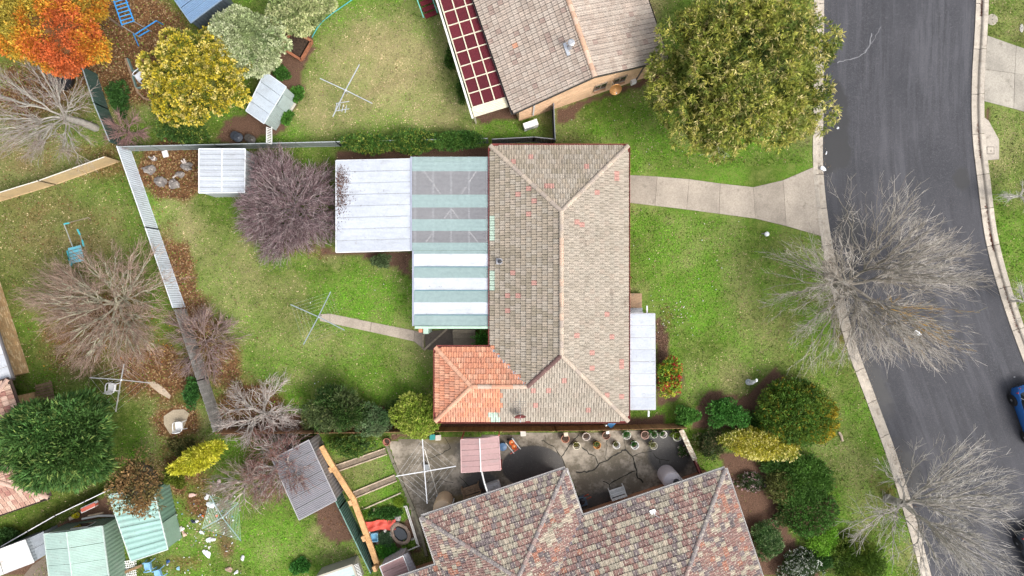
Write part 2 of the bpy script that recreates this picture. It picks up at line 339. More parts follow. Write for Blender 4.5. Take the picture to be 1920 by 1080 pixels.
# ---- road
def road_mat():
    m, t, b, pos = _new('asphalt')
    c = mixc(t, ramp(t, noise(t, pos, .35, 4), .35, .65), (.034, .035, .042), (.048, .048, .056))
    cv = N(t, 'ShaderNodeCombineXYZ'); at2 = N(t, 'ShaderNodeAttribute', attribute_name='mask'); s3 = N(t, 'ShaderNodeSeparateColor'); t.links.new(at2.outputs[0], s3.inputs[0])
    t.links.new(s3.outputs[1], cv.inputs[0]); t.links.new(s3.outputs[2], cv.inputs[1])
    for scl, lo, hi, am, cc in ((1.0, .50, .62, .55, (.085, .085, .096)), (2.3, .53, .62, .5, (.026, .026, .031))):
        mp = N(t, 'ShaderNodeMapping'); mp.inputs['Scale'].default_value = (14 * scl, 1.6, 1); t.links.new(cv.outputs[0], mp.inputs[0])
        nn = N(t, 'ShaderNodeTexNoise'); nn.inputs['Scale'].default_value = 1.0; nn.inputs['Detail'].default_value = 5; nn.inputs['Roughness'].default_value = .65; t.links.new(mp.outputs[0], nn.inputs['Vector'])
        c = mixc(t, ramp(t, nn.outputs[0], lo, hi, 0, am), c, cc)
    c = mixc(t, ramp(t, noise(t, pos, 7, 3, .7), .56, .68, 0, .4), c, (.10, .098, .105))
    c = mixc(t, ramp(t, noise(t, pos, 30, 2, .8), .55, .7, 0, .55), c, (.19, .185, .185))
    c = mixc(t, ramp(t, noise(t, pos, 23, 2, .8), .56, .7, 0, .5), c, (.02, .02, .023))
    wet = N(t, 'ShaderNodeAttribute', attribute_name='mask'); sp = N(t, 'ShaderNodeSeparateColor'); t.links.new(wet.outputs[0], sp.inputs[0])
    f = ramp(t, mathn(t, 'ADD', sp.outputs[0], mathn(t, 'MULTIPLY', noise(t, pos, 1.6, 5, .7), .9)), .80, 1.05, 0, .9)
    c = mixc(t, f, c, (.014, .014, .015))
    t.links.new(c, b.inputs['Base Color'])
    t.links.new(ramp(t, f, 0, .8, .85, .55), b.inputs['Roughness'])
    bp = N(t, 'ShaderNodeBump'); bp.inputs['Strength'].default_value = .5; bp.inputs['Distance'].default_value = .02
    t.links.new(noise(t, pos, 60, 3, .8), bp.inputs['Height']); t.links.new(bp.outputs[0], b.inputs['Normal'])
    return m
def resample(line, n):
    P = np.array(line); d = np.r_[0, np.cumsum(np.linalg.norm(np.diff(P, axis=0), axis=1))]; u = np.linspace(0, d[-1], n)
    return np.stack([np.interp(u, d, P[:, 0]), np.interp(u, d, P[:, 1])], -1)
ZR = -.12
A_, B_ = resample(KL, 120), resample(KR, 120); K = np.linspace(0, 1, 28)
RP = A_[:, None] * (1 - K[None, :, None]) + B_[:, None] * K[None, :, None]
rx, ry = (RP[..., 0] - 960) / F * (H - ZR), (540 - RP[..., 1]) / F * (H - ZR)
camber = .05 * (1 - (2 * K - 1) ** 2)[None, :] + 0 * rx
wet = np.zeros(rx.shape)
for b in ((1565, 250, 40, 130, 5, .7), (1580, 290, 25, 30, 0, .5), (1802, 335, 22, 34, 0, .6), (1575, 200, 14, 60, 8, .7), (1568, 165, 12, 30, 0, .7), (1590, 430, 35, 60, 0, .7), (1640, 720, 40, 120, -20, .9), (1590, 520, 40, 40, 0, .7), (1700, 880, 40, 100, -20, .9)):
    wet = np.maximum(wet, blobm(RP[..., 0], RP[..., 1], *b) * .9)
ii = np.arange(120 * 28).reshape(120, 28)
rv = np.zeros((120 * 28, 4)); rv[:, 0] = wet.ravel(); rv[:, 1] = (K[None, :] + 0 * rx).ravel(); rv[:, 2] = (np.linspace(0, 4, 120)[:, None] + 0 * rx).ravel(); rv[:, 3] = 1
road = np_mesh('road', np.stack([rx, ry, ZR + camber], -1).reshape(-1, 3), np.stack([ii[:-1, :-1], ii[1:, :-1], ii[1:, 1:], ii[:-1, 1:]], -1).reshape(-1, 4), road_mat(), vcol=rv, smooth=True)
prop(road, kind='structure')
# ---- kerbs: gutter pan + raised kerb, cast in separate lengths
m_kerb = Mt('kerb_concrete', attr=True, rough=.9, var=.15, vs=1.5, fine=.18, fs=16, stain=((.16, .13, .10), 2.0, .56, .6), bump=.3, bs=40)
def kerb(name, line, side, gutter, top):
    P = [Vector(((x - 960) / F * H, (540 - y) / F * H, 0)) for x, y in line]
    d = [0]
    for a, b_ in zip(P, P[1:]): d.append(d[-1] + (b_ - a).length)
    tot = d[-1]
    def at(u):
        u = min(max(u, 0), tot - 1e-4); i = max(k for k in range(len(d)) if d[k] <= u); i = min(i, len(P) - 2)
        return P[i].lerp(P[i + 1], (u - d[i]) / (d[i + 1] - d[i]))
    def frame(u):
        p = at(u); q = (at(u + .2) - at(u - .2)).normalized(); n = Vector((-q.y, q.x, 0)) * side; return p, n   # n points to the verge
    prof = [(-gutter, -.30), (-gutter, -.062), (-.06, -.085), (-.02, .015), (.03, .045), (top, .04), (top, -.30)]
    bv = []
    for i in range(101):
        p, n = frame(tot * i / 100); bv += [p - n * (gutter - .03) + Vector((0, 0, -.13)), p + n * (top - .03) + Vector((0, 0, -.13))]
    base = MB().add(bv, [(2 * i, 2 * i + 1, 2 * i + 3, 2 * i + 2) for i in range(100)], (.06, .05, .04)).build(name, m_kerb); prop(base, kind='structure')
    u = 0; r = random.Random(5); k = 0
    while u < tot - .1:
        L = r.uniform(2.2, 3.0); u2 = min(u + L, tot); st = [u + .018 + (u2 - u - .036) * i / 4 for i in range(5)]
        vs = []
        for s_ in st:
            p, n = frame(s_)
            for a, z in prof: vs.append((p.x + n.x * a, p.y + n.y * a, z))
        npf = len(prof); fs = []
        for i in range(4):
            for j in range(npf - 1):
                q = (i * npf + j, i * npf + j + 1, (i + 1) * npf + j + 1, (i + 1) * npf + j); fs.append(q if side < 0 else q[::-1])
        fs += [tuple(range(npf)), tuple(range(4 * npf, 5 * npf))]
        g = r.uniform(.9, 1.1); mid, _n = frame((u + u2) / 2)
        if abs(mid.y) < 27: MB().add(vs, fs, (.44 * g, .39 * g, .325 * g)).build('kerb_stone', m_kerb, base)
        u = u2; k += 1
kerb('kerb', KL, -1, .42, .27)
kerb('kerb', KR, 1, .45, .29)
# ---- concrete paving in slabs
def slabs(name, cells, col, z=.03, mat=None, gap=.012, kind='structure', seed=1, bedcol=(.10, .085, .06)):
    mat = mat or m_conc; r = random.Random(seed)
    al = [p for c in cells for p in c]; o = base_of(GP(al)); bed = MB()
    for c in cells: bed.prism(GP(c), -.05, z - .02, bedcol)
    b = bed.build(name, m_conc, origin=o); prop(b, kind=kind)
    for c in cells:
        P = GP(c); m = mean(P); g = r.uniform(.88, 1.1)
        P = [m + (p - m) * (1 - gap / max((p - m).length, .1)) for p in P]
        MB().prism(P, z - .04, z + r.uniform(-.004, .006), tuple(x * g for x in col)).build('slab', mat, b)
    return b
CONC = (.37, .32, .262)
slabs('driveway', [[(1176, 328), (1232, 331), (1228, 386), (1176, 380)], [(1232, 331), (1292, 336), (1287, 393), (1228, 386)], [(1292, 336), (1350, 344), (1348, 401), (1287, 393)], [(1350, 344), (1412, 351), (1416, 410), (1348, 401)],
    [(1412, 351), (1468, 338), (1474, 424), (1416, 410)], [(1468, 338), (1528, 312), (1540, 390), (1540, 443), (1474, 424)]], CONC, .035)
slabs('neighbour_driveway', [[(1851, 67), (1905, 86), (1902, 138), (1846, 130)], [(1905, 86), (1990, 115), (1990, 150), (1902, 138)], [(1846, 130), (1902, 138), (1900, 204), (1845, 190)], [(1902, 138), (1990, 150), (1990, 230), (1900, 204)]], (.35, .32, .27), .035, seed=3)
slabs('service_pad', [[(1842, 218), (1853, 226), (1873, 262), (1873, 299), (1849, 301)]], (.43, .38, .32), .03, seed=4)
slabs('garden_path', [[(598, 589), (619, 588), (619, 606), (600, 602)], [(619, 588), (697, 604), (694, 622), (619, 606)], [(697, 604), (778, 620), (776, 640), (694, 622)], [(778, 620), (797, 625), (795, 655), (776, 640)]], (.33, .28, .225), .03, seed=5)
slabs('path_fragment', [[(277, 716), (290, 715), (308, 727), (321, 742), (318, 748), (300, 738), (285, 726)]], (.40, .32, .235), .02, seed=6)
slabs('sand_patch', [[(307, 780), (325, 768), (345, 767), (355, 775), (346, 800), (330, 812), (318, 813), (307, 795)]], (.42, .35, .25), .015, seed=7)
slabs('step_slab', [[(545, 188), (556, 195), (547, 210), (535, 203)]], (.50, .47, .40), .03, seed=8)
slabs('back_concrete', [[(634, 308), (770, 305), (770, 466), (634, 466)], [(770, 305), (920, 300), (920, 470), (770, 466)], [(778, 470), (925, 470), (925, 612), (778, 612)]], (.30, .29, .28), .02, seed=9)
slabs('rear_court', [[(797, 622), (850, 616), (850, 655), (815, 657), (797, 655)]], (.13, .105, .085), .012, seed=10)
slabs('verge_pit_lid', [[(1541, 489), (1562, 487), (1566, 520), (1545, 524)]], (.36, .31, .25), .05, seed=11)
slabs('shed_apron', [[(83, 1000), (100, 985), (108, 995), (108, 1010), (90, 1012)], [(60, 1060), (90, 1040), (95, 1085), (40, 1085)]], (.16, .125, .095), .02, seed=12)
# the lower neighbour's yard: old cracked concrete
YARD = [(727, 826), (1000, 812), (1280, 806), (1300, 850), (1318, 900), (1250, 925), (1100, 985), (1070, 890), (1000, 915), (850, 965), (800, 1000), (786, 1035), (770, 960), (745, 880)]
def yard_mat():
    m, t, b, pos = _new('old_concrete')
    a = N(t, 'ShaderNodeAttribute', attribute_name='mask'); sp = N(t, 'ShaderNodeSeparateColor'); t.links.new(a.outputs[0], sp.inputs[0])
    n1 = noise(t, pos, .7, 5, .65); n2 = noise(t, pos, 5, 5, .7); n3 = noise(t, pos, 24, 2, .7)
    c = mixc(t, ramp(t, n2, .35, .65), (.33, .285, .225), (.46, .40, .32))
    c = mixc(t, ramp(t, mathn(t, 'ADD', n1, mathn(t, 'MULTIPLY', n2, .5)), 0.60, .80, 0, .85), c, (.10, .083, .055))
    c = mixc(t, ramp(t, mathn(t, 'ADD', sp.outputs[0], mathn(t, 'MULTIPLY', n2, .3)), .35, .75, 0, .92), c, (.045, .042, .040))
    c = mixc(t, ramp(t, mathn(t, 'ADD', sp.outputs[1], mathn(t, 'MULTIPLY', n2, .4)), .55, .9, 0, .75), c, (.17, .135, .055))
    c = mixc(t, ramp(t, n3, .62, .74, 0, .45), c, (.40, .38, .34))
    t.links.new(c, b.inputs['Base Color']); t.links.new(ramp(t, sp.outputs[0], .2, .8, .9, .5), b.inputs['Roughness'])
    bp = N(t, 'ShaderNodeBump'); bp.inputs['Strength'].default_value = .3; bp.inputs['Distance'].default_value = .02
    t.links.new(noise(t, pos, 30, 4), bp.inputs['Height']); t.links.new(bp.outputs[0], b.inputs['Normal'])
    return m
gxp, gyp = np.meshgrid(np.arange(715, 1330, 4.), np.arange(795, 1040, 4.), indexing='ij')
sel = inpoly(gxp + 2, gyp + 2, YARD); ii = np.arange(gxp.size).reshape(gxp.shape)
fq = np.stack([ii[:-1, :-1], ii[:-1, 1:], ii[1:, 1:], ii[1:, :-1]], -1)[sel[:-1, :-1]]
wet_shade = np.zeros(gxp.shape); moss = np.zeros(gxp.shape)
for b in ((1000, 875, 62, 42, 0, .12), (1255, 850, 48, 52, 0, .3), (900, 905, 60, 40, 0, .7), (1130, 940, 80, 40, -15, .8), (880, 850, 40, 50, 0, .8), (1240, 815, 60, 25, 0, .6)): wet_shade = np.maximum(wet_shade, blobm(gxp, gyp, *b) * (.95 if b[5] < .2 else .75))  # wet patches, plus the canopy's shadow painted onto the concrete
for b in ((1010, 905, 60, 14, -18, .8), (1150, 960, 110, 12, -18, .8), (860, 940, 40, 20, -10, .8), (830, 820, 70, 20, 0, .8)): moss = np.maximum(moss, blobm(gxp, gyp, *b))
cm = np.zeros((gxp.size, 4)); cm[:, 0] = wet_shade.ravel(); cm[:, 1] = moss.ravel(); cm[:, 3] = 1
Yv = np.stack([(gxp - 960) / F * H, (540 - gyp) / F * H, .025 + 0 * gxp], -1).reshape(-1, 3)
used = np.unique(fq); mp = -np.ones(gxp.size, int); mp[used] = np.arange(len(used))
yard = np_mesh('concrete_yard', Yv[used], mp[fq], yard_mat(), vcol=cm[used]); prop(yard, kind='structure')
def crack(pts, w, seed, parent, z=.030, col=(.02, .018, .012)):
    r = random.Random(seed); P = []
    for a, b_ in zip(pts, pts[1:]):
        n = max(2, int(math.hypot(b_[0] - a[0], b_[1] - a[1]) / 5))
        for k in range(n): P.append((a[0] + (b_[0] - a[0]) * k / n + r.uniform(-1.3, 1.3), a[1] + (b_[1] - a[1]) * k / n + r.uniform(-1.3, 1.3)))
    P.append(pts[-1]); Q = GP(P, z); vs = []
    for i, p in enumerate(Q):
        d = (Q[min(i + 1, len(Q) - 1)] - Q[max(i - 1, 0)]).normalized(); n = Vector((-d.y, d.x, 0)) * w * r.uniform(.4, 1.2) / 2; vs += [p + n, p - n]
    MB().add(vs, [(2 * i, 2 * i + 1, 2 * i + 3, 2 * i + 2) for i in range(len(Q) - 1)], col).build('crack', m_flat, parent)
for i, (w, pts) in enumerate([(.07, [(1071, 830), (1053, 856), (1060, 878), (1068, 898)]), (.07, [(1071, 830), (1085, 815)]), (.09, [(1172, 843), (1150, 855), (1125, 870), (1110, 884), (1080, 885)]), (.07, [(1092, 839), (1105, 850), (1115, 856), (1121, 870)]),
        (.10, [(1172, 843), (1185, 855), (1192, 875), (1195, 895), (1206, 905)]), (.05, [(1138, 815), (1137, 840), (1135, 862)]), (.08, [(1192, 882), (1170, 892), (1152, 902), (1142, 908), (1130, 902)]), (.07, [(1142, 908), (1145, 925)]), (.06, [(1186, 855), (1205, 849), (1222, 846)]),
        (.06, [(1225, 850), (1236, 862), (1238, 870)]), (.06, [(1238, 862), (1255, 863)]), (.05, [(1172, 843), (1170, 815)]), (.06, [(1015, 825), (1040, 838), (1053, 856)]), (.04, [(1022, 815), (1022, 828)]), (.05, [(835, 820), (845, 840), (830, 850), (805, 860)]), (.04, [(860, 895), (890, 920), (905, 890)]), (.04, [(800, 905), (830, 900), (850, 905)])]):
    crack(pts, w, i, yard)
crack([(1570, 117), (1590, 112), (1610, 107), (1622, 98), (1632, 82), (1634, 62)], .07, 40, road, -.065, (.20, .20, .21))
crack([(1620, 98), (1640, 72), (1652, 50)], .04, 41, road, -.065, (.16, .16, .17))
crack([(1760, 700), (1745, 640), (1738, 590)], .04, 42, road, -.06, (.12, .12, .125))
# ---------------------------------------------------------------- tiled roofs
def V2(p): return Vector((p[0], p[1]))
def tile_shape(w, g, col, over=.035):
    """one roof tile: rolled top surface, raised lower lip"""
    xs = (.010, w * .22, w * .36, w * .5, w * .72, w * .86, w - .010); zs = (.012, .040, .012, .010, .040, .012, .012); n = len(xs)
    vs = []
    for y, lift in ((g + .02, 0.0), (-over, .052)):
        vs += [(x, y, z + lift) for x, z in zip(xs, zs)]
    vs += [(x, -over, -.006) for x in xs]
    fs = [(n + i, n + i + 1, i + 1, i) for i in range(n - 1)] + [(2 * n + i, 2 * n + i + 1, n + i + 1, n + i) for i in range(n - 1)]
    return vs, fs
def tiled_roof(house, name, faces, ze, tanp, w, g, colfn, palette, mat, limit, seed=1, stagger=True, label=None, roof_tile='roof_tile'):
    """faces: (plan polygon, eave start, eave direction with the roof on its left). Whole tiles that show largest become parts, the rest one joined part"""
    r = random.Random(seed); cosp = 1 / math.sqrt(1 + tanp * tanp); gp = g * cosp
    dk = MB(); whole = []; cut = []
    for poly, o, d in faces:
        o, d = V2(o), V2(d).normalized(); n = Vector((-d.y, d.x))
        zf = lambda p: ze + (V2(p) - o).dot(n) * tanp
        dk.add([(p[0], p[1], zf(p) - .012) for p in poly], [tuple(range(len(poly)))])
        P = [V2(p) for p in poly]; A = sum(P[i].x * P[(i + 1) % len(P)].y - P[(i + 1) % len(P)].x * P[i].y for i in range(len(P)))
        if A < 0: P = P[::-1]
        st = [((p - o).dot(d), (p - o).dot(n)) for p in P]
        d3 = Vector((d.x, d.y, 0)); u3 = Vector((n.x, n.y, tanp)).normalized(); n3 = d3.cross(u3)
        s0, s1, t1 = min(a for a, _ in st), max(a for a, _ in st), max(b for _, b in st)
        edges = [(P[i], (P[(i + 1) % len(P)] - P[i]).normalized()) for i in range(len(P))]
        fcut = []
        for j in range(int(t1 / gp) + 1):
            sh = (j % 2) * w / 2 if stagger else 0
            for i in range(int(s0 / w) - 2, int(s1 / w) + 2):
                a, b = i * w + sh, j * gp
                cn = [o + d * (a + x) + n * (b + y) for x, y in ((0, 0), (w, 0), (w, gp), (0, gp))]
                ins = [[(c - e).x * -f.y + (c - e).y * f.x for c in cn] for e, f in edges]
                if any(max(k) < .01 for k in ins): continue
                pos = o + d * a + n * b; z = ze + b * tanp
                M = Matrix((( d3.x, u3.x, n3.x, pos.x), (d3.y, u3.y, n3.y, pos.y), (d3.z, u3.z, n3.z, z), (0, 0, 0, 1)))
                c = o + d * (a + w / 2) + n * (b + gp / 2); ci, sp = colfn(c, r)
                if all(min(k) > -.03 for k in ins): whole.append((sp, z, M, ci))
                else: fcut.append((M, ci))
        cut.append((fcut, edges))
    vs, fs = tile_shape(w, g, None)
    roof = dk.build(name, m_deck, house)
    if label: roof['label'] = label
    def seen(k):
        p = k[2].translation; f = F / (H - p.z); return 4 < 960 + p.x * f < 1916 and 4 < 540 - p.y * f < 1076
    whole.sort(key=lambda k: (not seen(k), -k[0], -k[1] + r.uniform(0, .02)))
    limit = min(limit, sum(1 for k in whole if seen(k)))
    ind, rest = whole[:limit], whole[limit:]
    var = {}
    off = WL[roof.name]
    for sp, z, M, ci in ind:
        if ci not in var:
            me = bpy.data.meshes.new(roof_tile); me.from_pydata(vs, [], fs); a = me.attributes.new('col', 'FLOAT_COLOR', 'FACE')
            a.data.foreach_set('color', [x for _ in fs for x in (*palette[ci], 1)]); me.materials.append(mat); var[ci] = me
        o_ = bpy.data.objects.new(roof_tile, var[ci]); COL.objects.link(o_); o_.parent = roof
        jig = Matrix.Rotation(r.uniform(-.012, .012), 4, 'Z') @ Matrix.Translation((0, 0, r.uniform(0, .006)))
        o_.matrix_local = Matrix.Translation(-off) @ M @ jig
    allv, allf, allc = [], [], []
    va = np.array([(*v, 1) for v in vs]); fa = np.array(fs)
    def batch(lst):
        V, Fc, C = [], [], []
        for k, (M, ci) in enumerate(lst):
            J = Matrix.Rotation(r.uniform(-.012, .012), 4, 'Z') @ Matrix.Translation((0, 0, r.uniform(0, .006)))
            V.append((va @ np.array(M @ J).T)[:, :3]); Fc.append(fa + k * len(vs)); C += [palette[ci]] * len(fs)
        return np.concatenate(V), np.concatenate(Fc), C
    if rest:
        V, Fc, C = batch([(M, ci) for _, _, M, ci in rest]); allv.append(V); allf += [tuple(x) for x in Fc]; allc += C
    nb = sum(len(x) for x in allv)
    for fcut, edges in cut:
        if not fcut: continue
        V, Fc, C = batch(fcut); bm = bmesh.new(); lay = bm.faces.layers.int.new('k'); bv = [bm.verts.new(v) for v in V]
        for f, c in zip(Fc, range(len(Fc))): bm.faces.new([bv[i] for i in f])[lay] = c
        for e, f in edges:
            bmesh.ops.bisect_plane(bm, geom=bm.verts[:] + bm.edges[:] + bm.faces[:], plane_co=(e.x, e.y, 0), plane_no=(f.y, -f.x, 0), clear_outer=True)
        bm.verts.index_update(); allv.append(np.array([tuple(v.co) for v in bm.verts]).reshape(-1, 3))
        for f in bm.faces: allf.append(tuple(v.index + nb for v in f.verts)); allc.append(C[f[lay]])
        nb += len(bm.verts); bm.free()
    if allf:
        mb = MB(); mb.v = [tuple(v) for v in np.concatenate(allv)]; mb.f = allf; mb.c = allc
        prop(mb.build('roof_tiling', mat, roof), kind='stuff')
    return roof
def caps(roof, a, b, cols, mat, seed=0, R=.13, L=.40, name='ridge_cap'):
    """half-round capping pieces from a to b"""
    a, b = Vector(a), Vector(b); d = (b - a).normalized(); x = d.cross(Vector((0, 0, 1))).normalized(); z = x.cross(d); n = max(1, round((b - a).length / L)); l = (b - a).length / n
    r = random.Random(seed); off = WL[roof.name]; K = 6; var = {}
    for k in range(n):
        ci = r.randrange(len(cols))
        if ci not in var:
            vs = []
            for y, q in ((-.03, 1.08), (l, .92)):
                vs += [(R * q * math.cos(math.pi * j / K), y, R * .72 * q * math.sin(math.pi * j / K)) for j in range(K + 1)]
            vs += [(R * math.cos(math.pi * j / K), -.03, -.02 + R * .6 * math.sin(math.pi * j / K)) for j in range(K + 1)]
            fs = [(j, j + 1, K + 2 + j, K + 1 + j) for j in range(K)] + [(j, 2 * K + 2 + j, 2 * K + 3 + j, j + 1) for j in range(K)]
            me = bpy.data.meshes.new(name); me.from_pydata(vs, [], fs); at = me.attributes.new('col', 'FLOAT_COLOR', 'FACE')
            at.data.foreach_set('color', [q for _ in fs for q in (*cols[ci], 1)]); me.materials.append(mat); var[ci] = me
        o = bpy.data.objects.new(name, var[ci]); COL.objects.link(o); o.parent = roof
        p = a + d * (l * k) + Vector((0, 0, .035))
        o.matrix_local = Matrix.Translation(-off) @ Matrix(((x.x, d.x, z.x, p.x), (x.y, d.y, z.y, p.y), (x.z, d.z, z.z, p.z), (0, 0, 0, 1)))
def gutter(house, pts, ze, col, closed=True, w=.11, fascia=(.5, .5, .5), out=1):
    P = [Vector((p[0], p[1], ze)) for p in pts]; n = len(P)
    for i in range(n if closed else n - 1):
        a, b = P[i], P[(i + 1) % n]; d = (b - a).normalized(); o = Vector((d.y, -d.x, 0)) * out
        g = MB()
        for s, (q, zz, ww, hh) in enumerate(((.035, -.07, .012, .15), (w + .03, -.05, .014, .12), (w / 2 + .03, -.105, w, .012))):
            g.beam(a + o * q + Vector((0, 0, zz)) - d * .0, b + o * q + Vector((0, 0, zz)), ww, hh, col)
        g.build('gutter', m_flat, house)
        MB().beam(a - o * .02 + Vector((0, 0, -.11)), b - o * .02 + Vector((0, 0, -.11)), .03, .2, fascia).build('fascia', m_flat, house)
def jit(c, a, r): k = r.uniform(1 - a, 1 + a); return tuple(x * k for x in c)
def wall_box(house, pts, z1, col, mat=None, name='wall'):
    return MB().prism(pts, -.1, z1, col).build(name, mat or m_brick, house)
def wall_pane(house, a, b, z0, z1, out, frame=(.75, .73, .68), name='window'):
    """window set in a wall: frame and glass; a, b = plan points on the wall face, out = outward unit vector"""
    a, b, o = Vector((*a, 0)), Vector((*b, 0)), Vector((*out, 0)); m = MB()
    for p, q, z in ((a, b, z0), (a, b, z1)): m.beam(p + o * .02 + Vector((0, 0, z)), q + o * .02 + Vector((0, 0, z)), .08, .06, frame)
    for p in (a, b, (a + b) / 2): m.beam(p + o * .02 + Vector((0, 0, z0 - .03)), p + o * .02 + Vector((0, 0, z1 + .03)), .05, .05, frame)
    w = m.build(name, m_flat, house)
    MB().beam(a + o * .012 + Vector((0, 0, (z0 + z1) / 2)), b + o * .012 + Vector((0, 0, (z0 + z1) / 2)), .01, z1 - z0).build('pane', m_glass, w)
    MB().beam(a + o * .06 + Vector((0, 0, z0 - .07)), b + o * .06 + Vector((0, 0, z0 - .07)), .18, .06, (.38, .20, .12)).build('sill', m_brick, w)

# ================= main house
ZE = 2.7; TP = .40
def gz(x, y): return tuple(G(x, y, ZE).xy)
xl, xr, yt, yb, wl, wt = 920, 1177, 274, 789, 817, 652
hw = (xr - xl) / 2; ww = (yb - wt) / 2; xm = (xl + xr) / 2
A = gz(xl, yt); B = gz(xr, yt); Cc = gz(xr, yb); D = gz(wl, yb); E = gz(wl, wt); Fv = gz(xl, wt)
R1 = gz(xm, yt + hw); R2 = gz(xm, yb - hw); Q1 = gz(wl + ww, wt + ww); Q2 = gz(xl + ww, wt + ww)
hs_ = (40 - ZE) / F
zr_main, zr_wing = ZE + hw * hs_ * TP, ZE + ww * hs_ * TP
main = thing('brick_house', 'large tiled brick house with L-shaped beige roof and orange corner wing', 'house', base_of([(*A, 0), (*Cc, 0)]))
BEI = [(0.346, 0.302, 0.246), (0.328, 0.284, 0.228), (0.368, 0.32, 0.26), (0.342, 0.302, 0.246), (0.311, 0.27, 0.217), (0.354, 0.306, 0.25), (0.342, 0.288, 0.232)]
BEI_SHADE = [(0.328, 0.277, 0.214), (0.302, 0.258, 0.2), (0.348, 0.292, 0.228), (0.278, 0.238, 0.18)]  # duller beige tiles, with the shade of their slopes put into the colour
ORA = [(.56, .25, .15), (.51, .225, .14), (.60, .31, .20), (.50, .25, .165)]
PALM = BEI + BEI_SHADE + ORA + [(.43, .24, .20), (.40, .50, .41)]
REDS = [(966, 299), (994, 298), (993, 353), (1029, 357), (971, 363), (1003, 377), (993, 400), (1078, 420), (1088, 423), (1159, 321), (1159, 332), (1114, 363), (1005, 527), (976, 551), (957, 552), (958, 580), (1136, 589), (1081, 628), (1145, 630), (1110, 660), (1110, 689), (1164, 676), (1164, 686), (1061, 709),
        (1003, 728), (1032, 728), (1000, 756), (1102, 772), (1140, 739), (1165, 742), (960, 515), (1100, 312)]
def main_col(c, r):
    z = ZE + .7; px, py = 960 + c.x * F / (H - z), 540 - c.y * F / (H - z)
    if any(abs(px - a) < 4.8 and abs(py - b) < 4.8 for a, b in REDS): return 15, 1
    if px < 936 and py > 776 and px > 917: return 16, 1
    if px < 931 and (398 < py < 445 or 508 < py < 546): return 16, 1
    if py > 648 and (px < 928 or (px < 937 + r.uniform(-2, 4) and py > 712)) or (py > 648 and py < 721 and px - 922 < (py - 652) and px < 992): return 11 + r.randrange(4), .5
    if (px < xm and py < yb - hw + 60 and px - xl < py - yt and px - xl < yb - py): return (7 + r.randrange(4) if r.random() < .62 else r.randrange(7)), 0  # left slope painted darker, as it faces away from the sun
    if py - yt < min(px - xl, xr - px): return (7 + r.randrange(4) if r.random() < .45 else r.randrange(7)), 0  # top hip painted darker in the same way, with fewer dark tiles
    return r.randrange(7), 0
XS = gz(xl + ww, yb)
faces = [([A, R1, R2, Q2, Fv], A, V2(Fv) - V2(A)), ([B, A, R1], B, V2(A) - V2(B)), ([Cc, B, R1, R2], Cc, V2(B) - V2(Cc)), ([E, D, Q1], E, V2(D) - V2(E)), ([Fv, E, Q1, Q2], Fv, V2(E) - V2(Fv)),
         ([D, XS, Q2, Q1], D, V2(Cc) - V2(D)), ([XS, Cc, R2, Q2], D, V2(Cc) - V2(D))]
roof = tiled_roof(main, 'roof', faces, ZE, TP, .30, .335, main_col, PALM, m_tile, 300, seed=3)
z3 = lambda p, z: Vector((p[0], p[1], z))
CAPB = [(.40, .33, .26), (.46, .38, .30), (.36, .30, .25)]
caps(roof, z3(R1, zr_main), z3(R2, zr_main), CAPB + [(.50, .36, .27)], m_tile, 1)
caps(roof, z3(A, ZE), z3(R1, zr_main), CAPB, m_tile, 2); caps(roof, z3(B, ZE), z3(R1, zr_main), CAPB, m_tile, 3)
caps(roof, z3(Cc, ZE), z3(R2, zr_main), CAPB, m_tile, 4)
caps(roof, z3(Q2, zr_wing), z3(R2, zr_main), [(.13, .075, .068), (.155, .09, .08)], m_tile, 5)
caps(roof, z3(Q1, zr_wing), z3(Q2, zr_wing), [(.56, .29, .19), (.48, .37, .29)], m_tile, 6)
caps(roof, z3(E, ZE), z3(Q1, zr_wing), [(.58, .33, .22), (.54, .29, .19)], m_tile, 7); caps(roof, z3(D, ZE), z3(Q1, zr_wing), [(.58, .33, .22), (.54, .29, .19)], m_tile, 8)
va, vb = z3(Fv, ZE + .05), z3(Q2, zr_wing + .04)
MB().beam(va, vb, .17, .02, (.42, .47, .52)).build('valley_flashing', m_metal, roof)
gutter(main, [A, Fv, E, D, Cc, B], ZE, (.30, .075, .065), fascia=(.62, .58, .52), out=1)
def inset_rect(x0, y0, x1, y1): return [gz(x0, y0), gz(x1, y0), gz(x1, y1), gz(x0, y1)]
wall_box(main, inset_rect(xl + 17, yt + 17, xr - 17, yb - 17), ZE - .12, (.40, .22, .15))
wall_box(main, inset_rect(wl + 17, wt + 17, xl + 16.8, yb - 17.1), ZE - .12, (.40, .22, .15))
wx = gz(xr - 17, 0)[0]
for y0, y1 in ((300, 350), (430, 480), (690, 740)): wall_pane(main, (wx, gz(0, y1)[1]), (wx, gz(0, y0)[1]), .9, 2.1, (1, 0))
wy = gz(0, yb - 17)[1]
for x0, x1 in ((860, 900), (1000, 1040), (1090, 1130)): wall_pane(main, (gz(x0, 0)[0], wy), (gz(x1, 0)[0], wy), 1.1, 2.0, (0, -1))
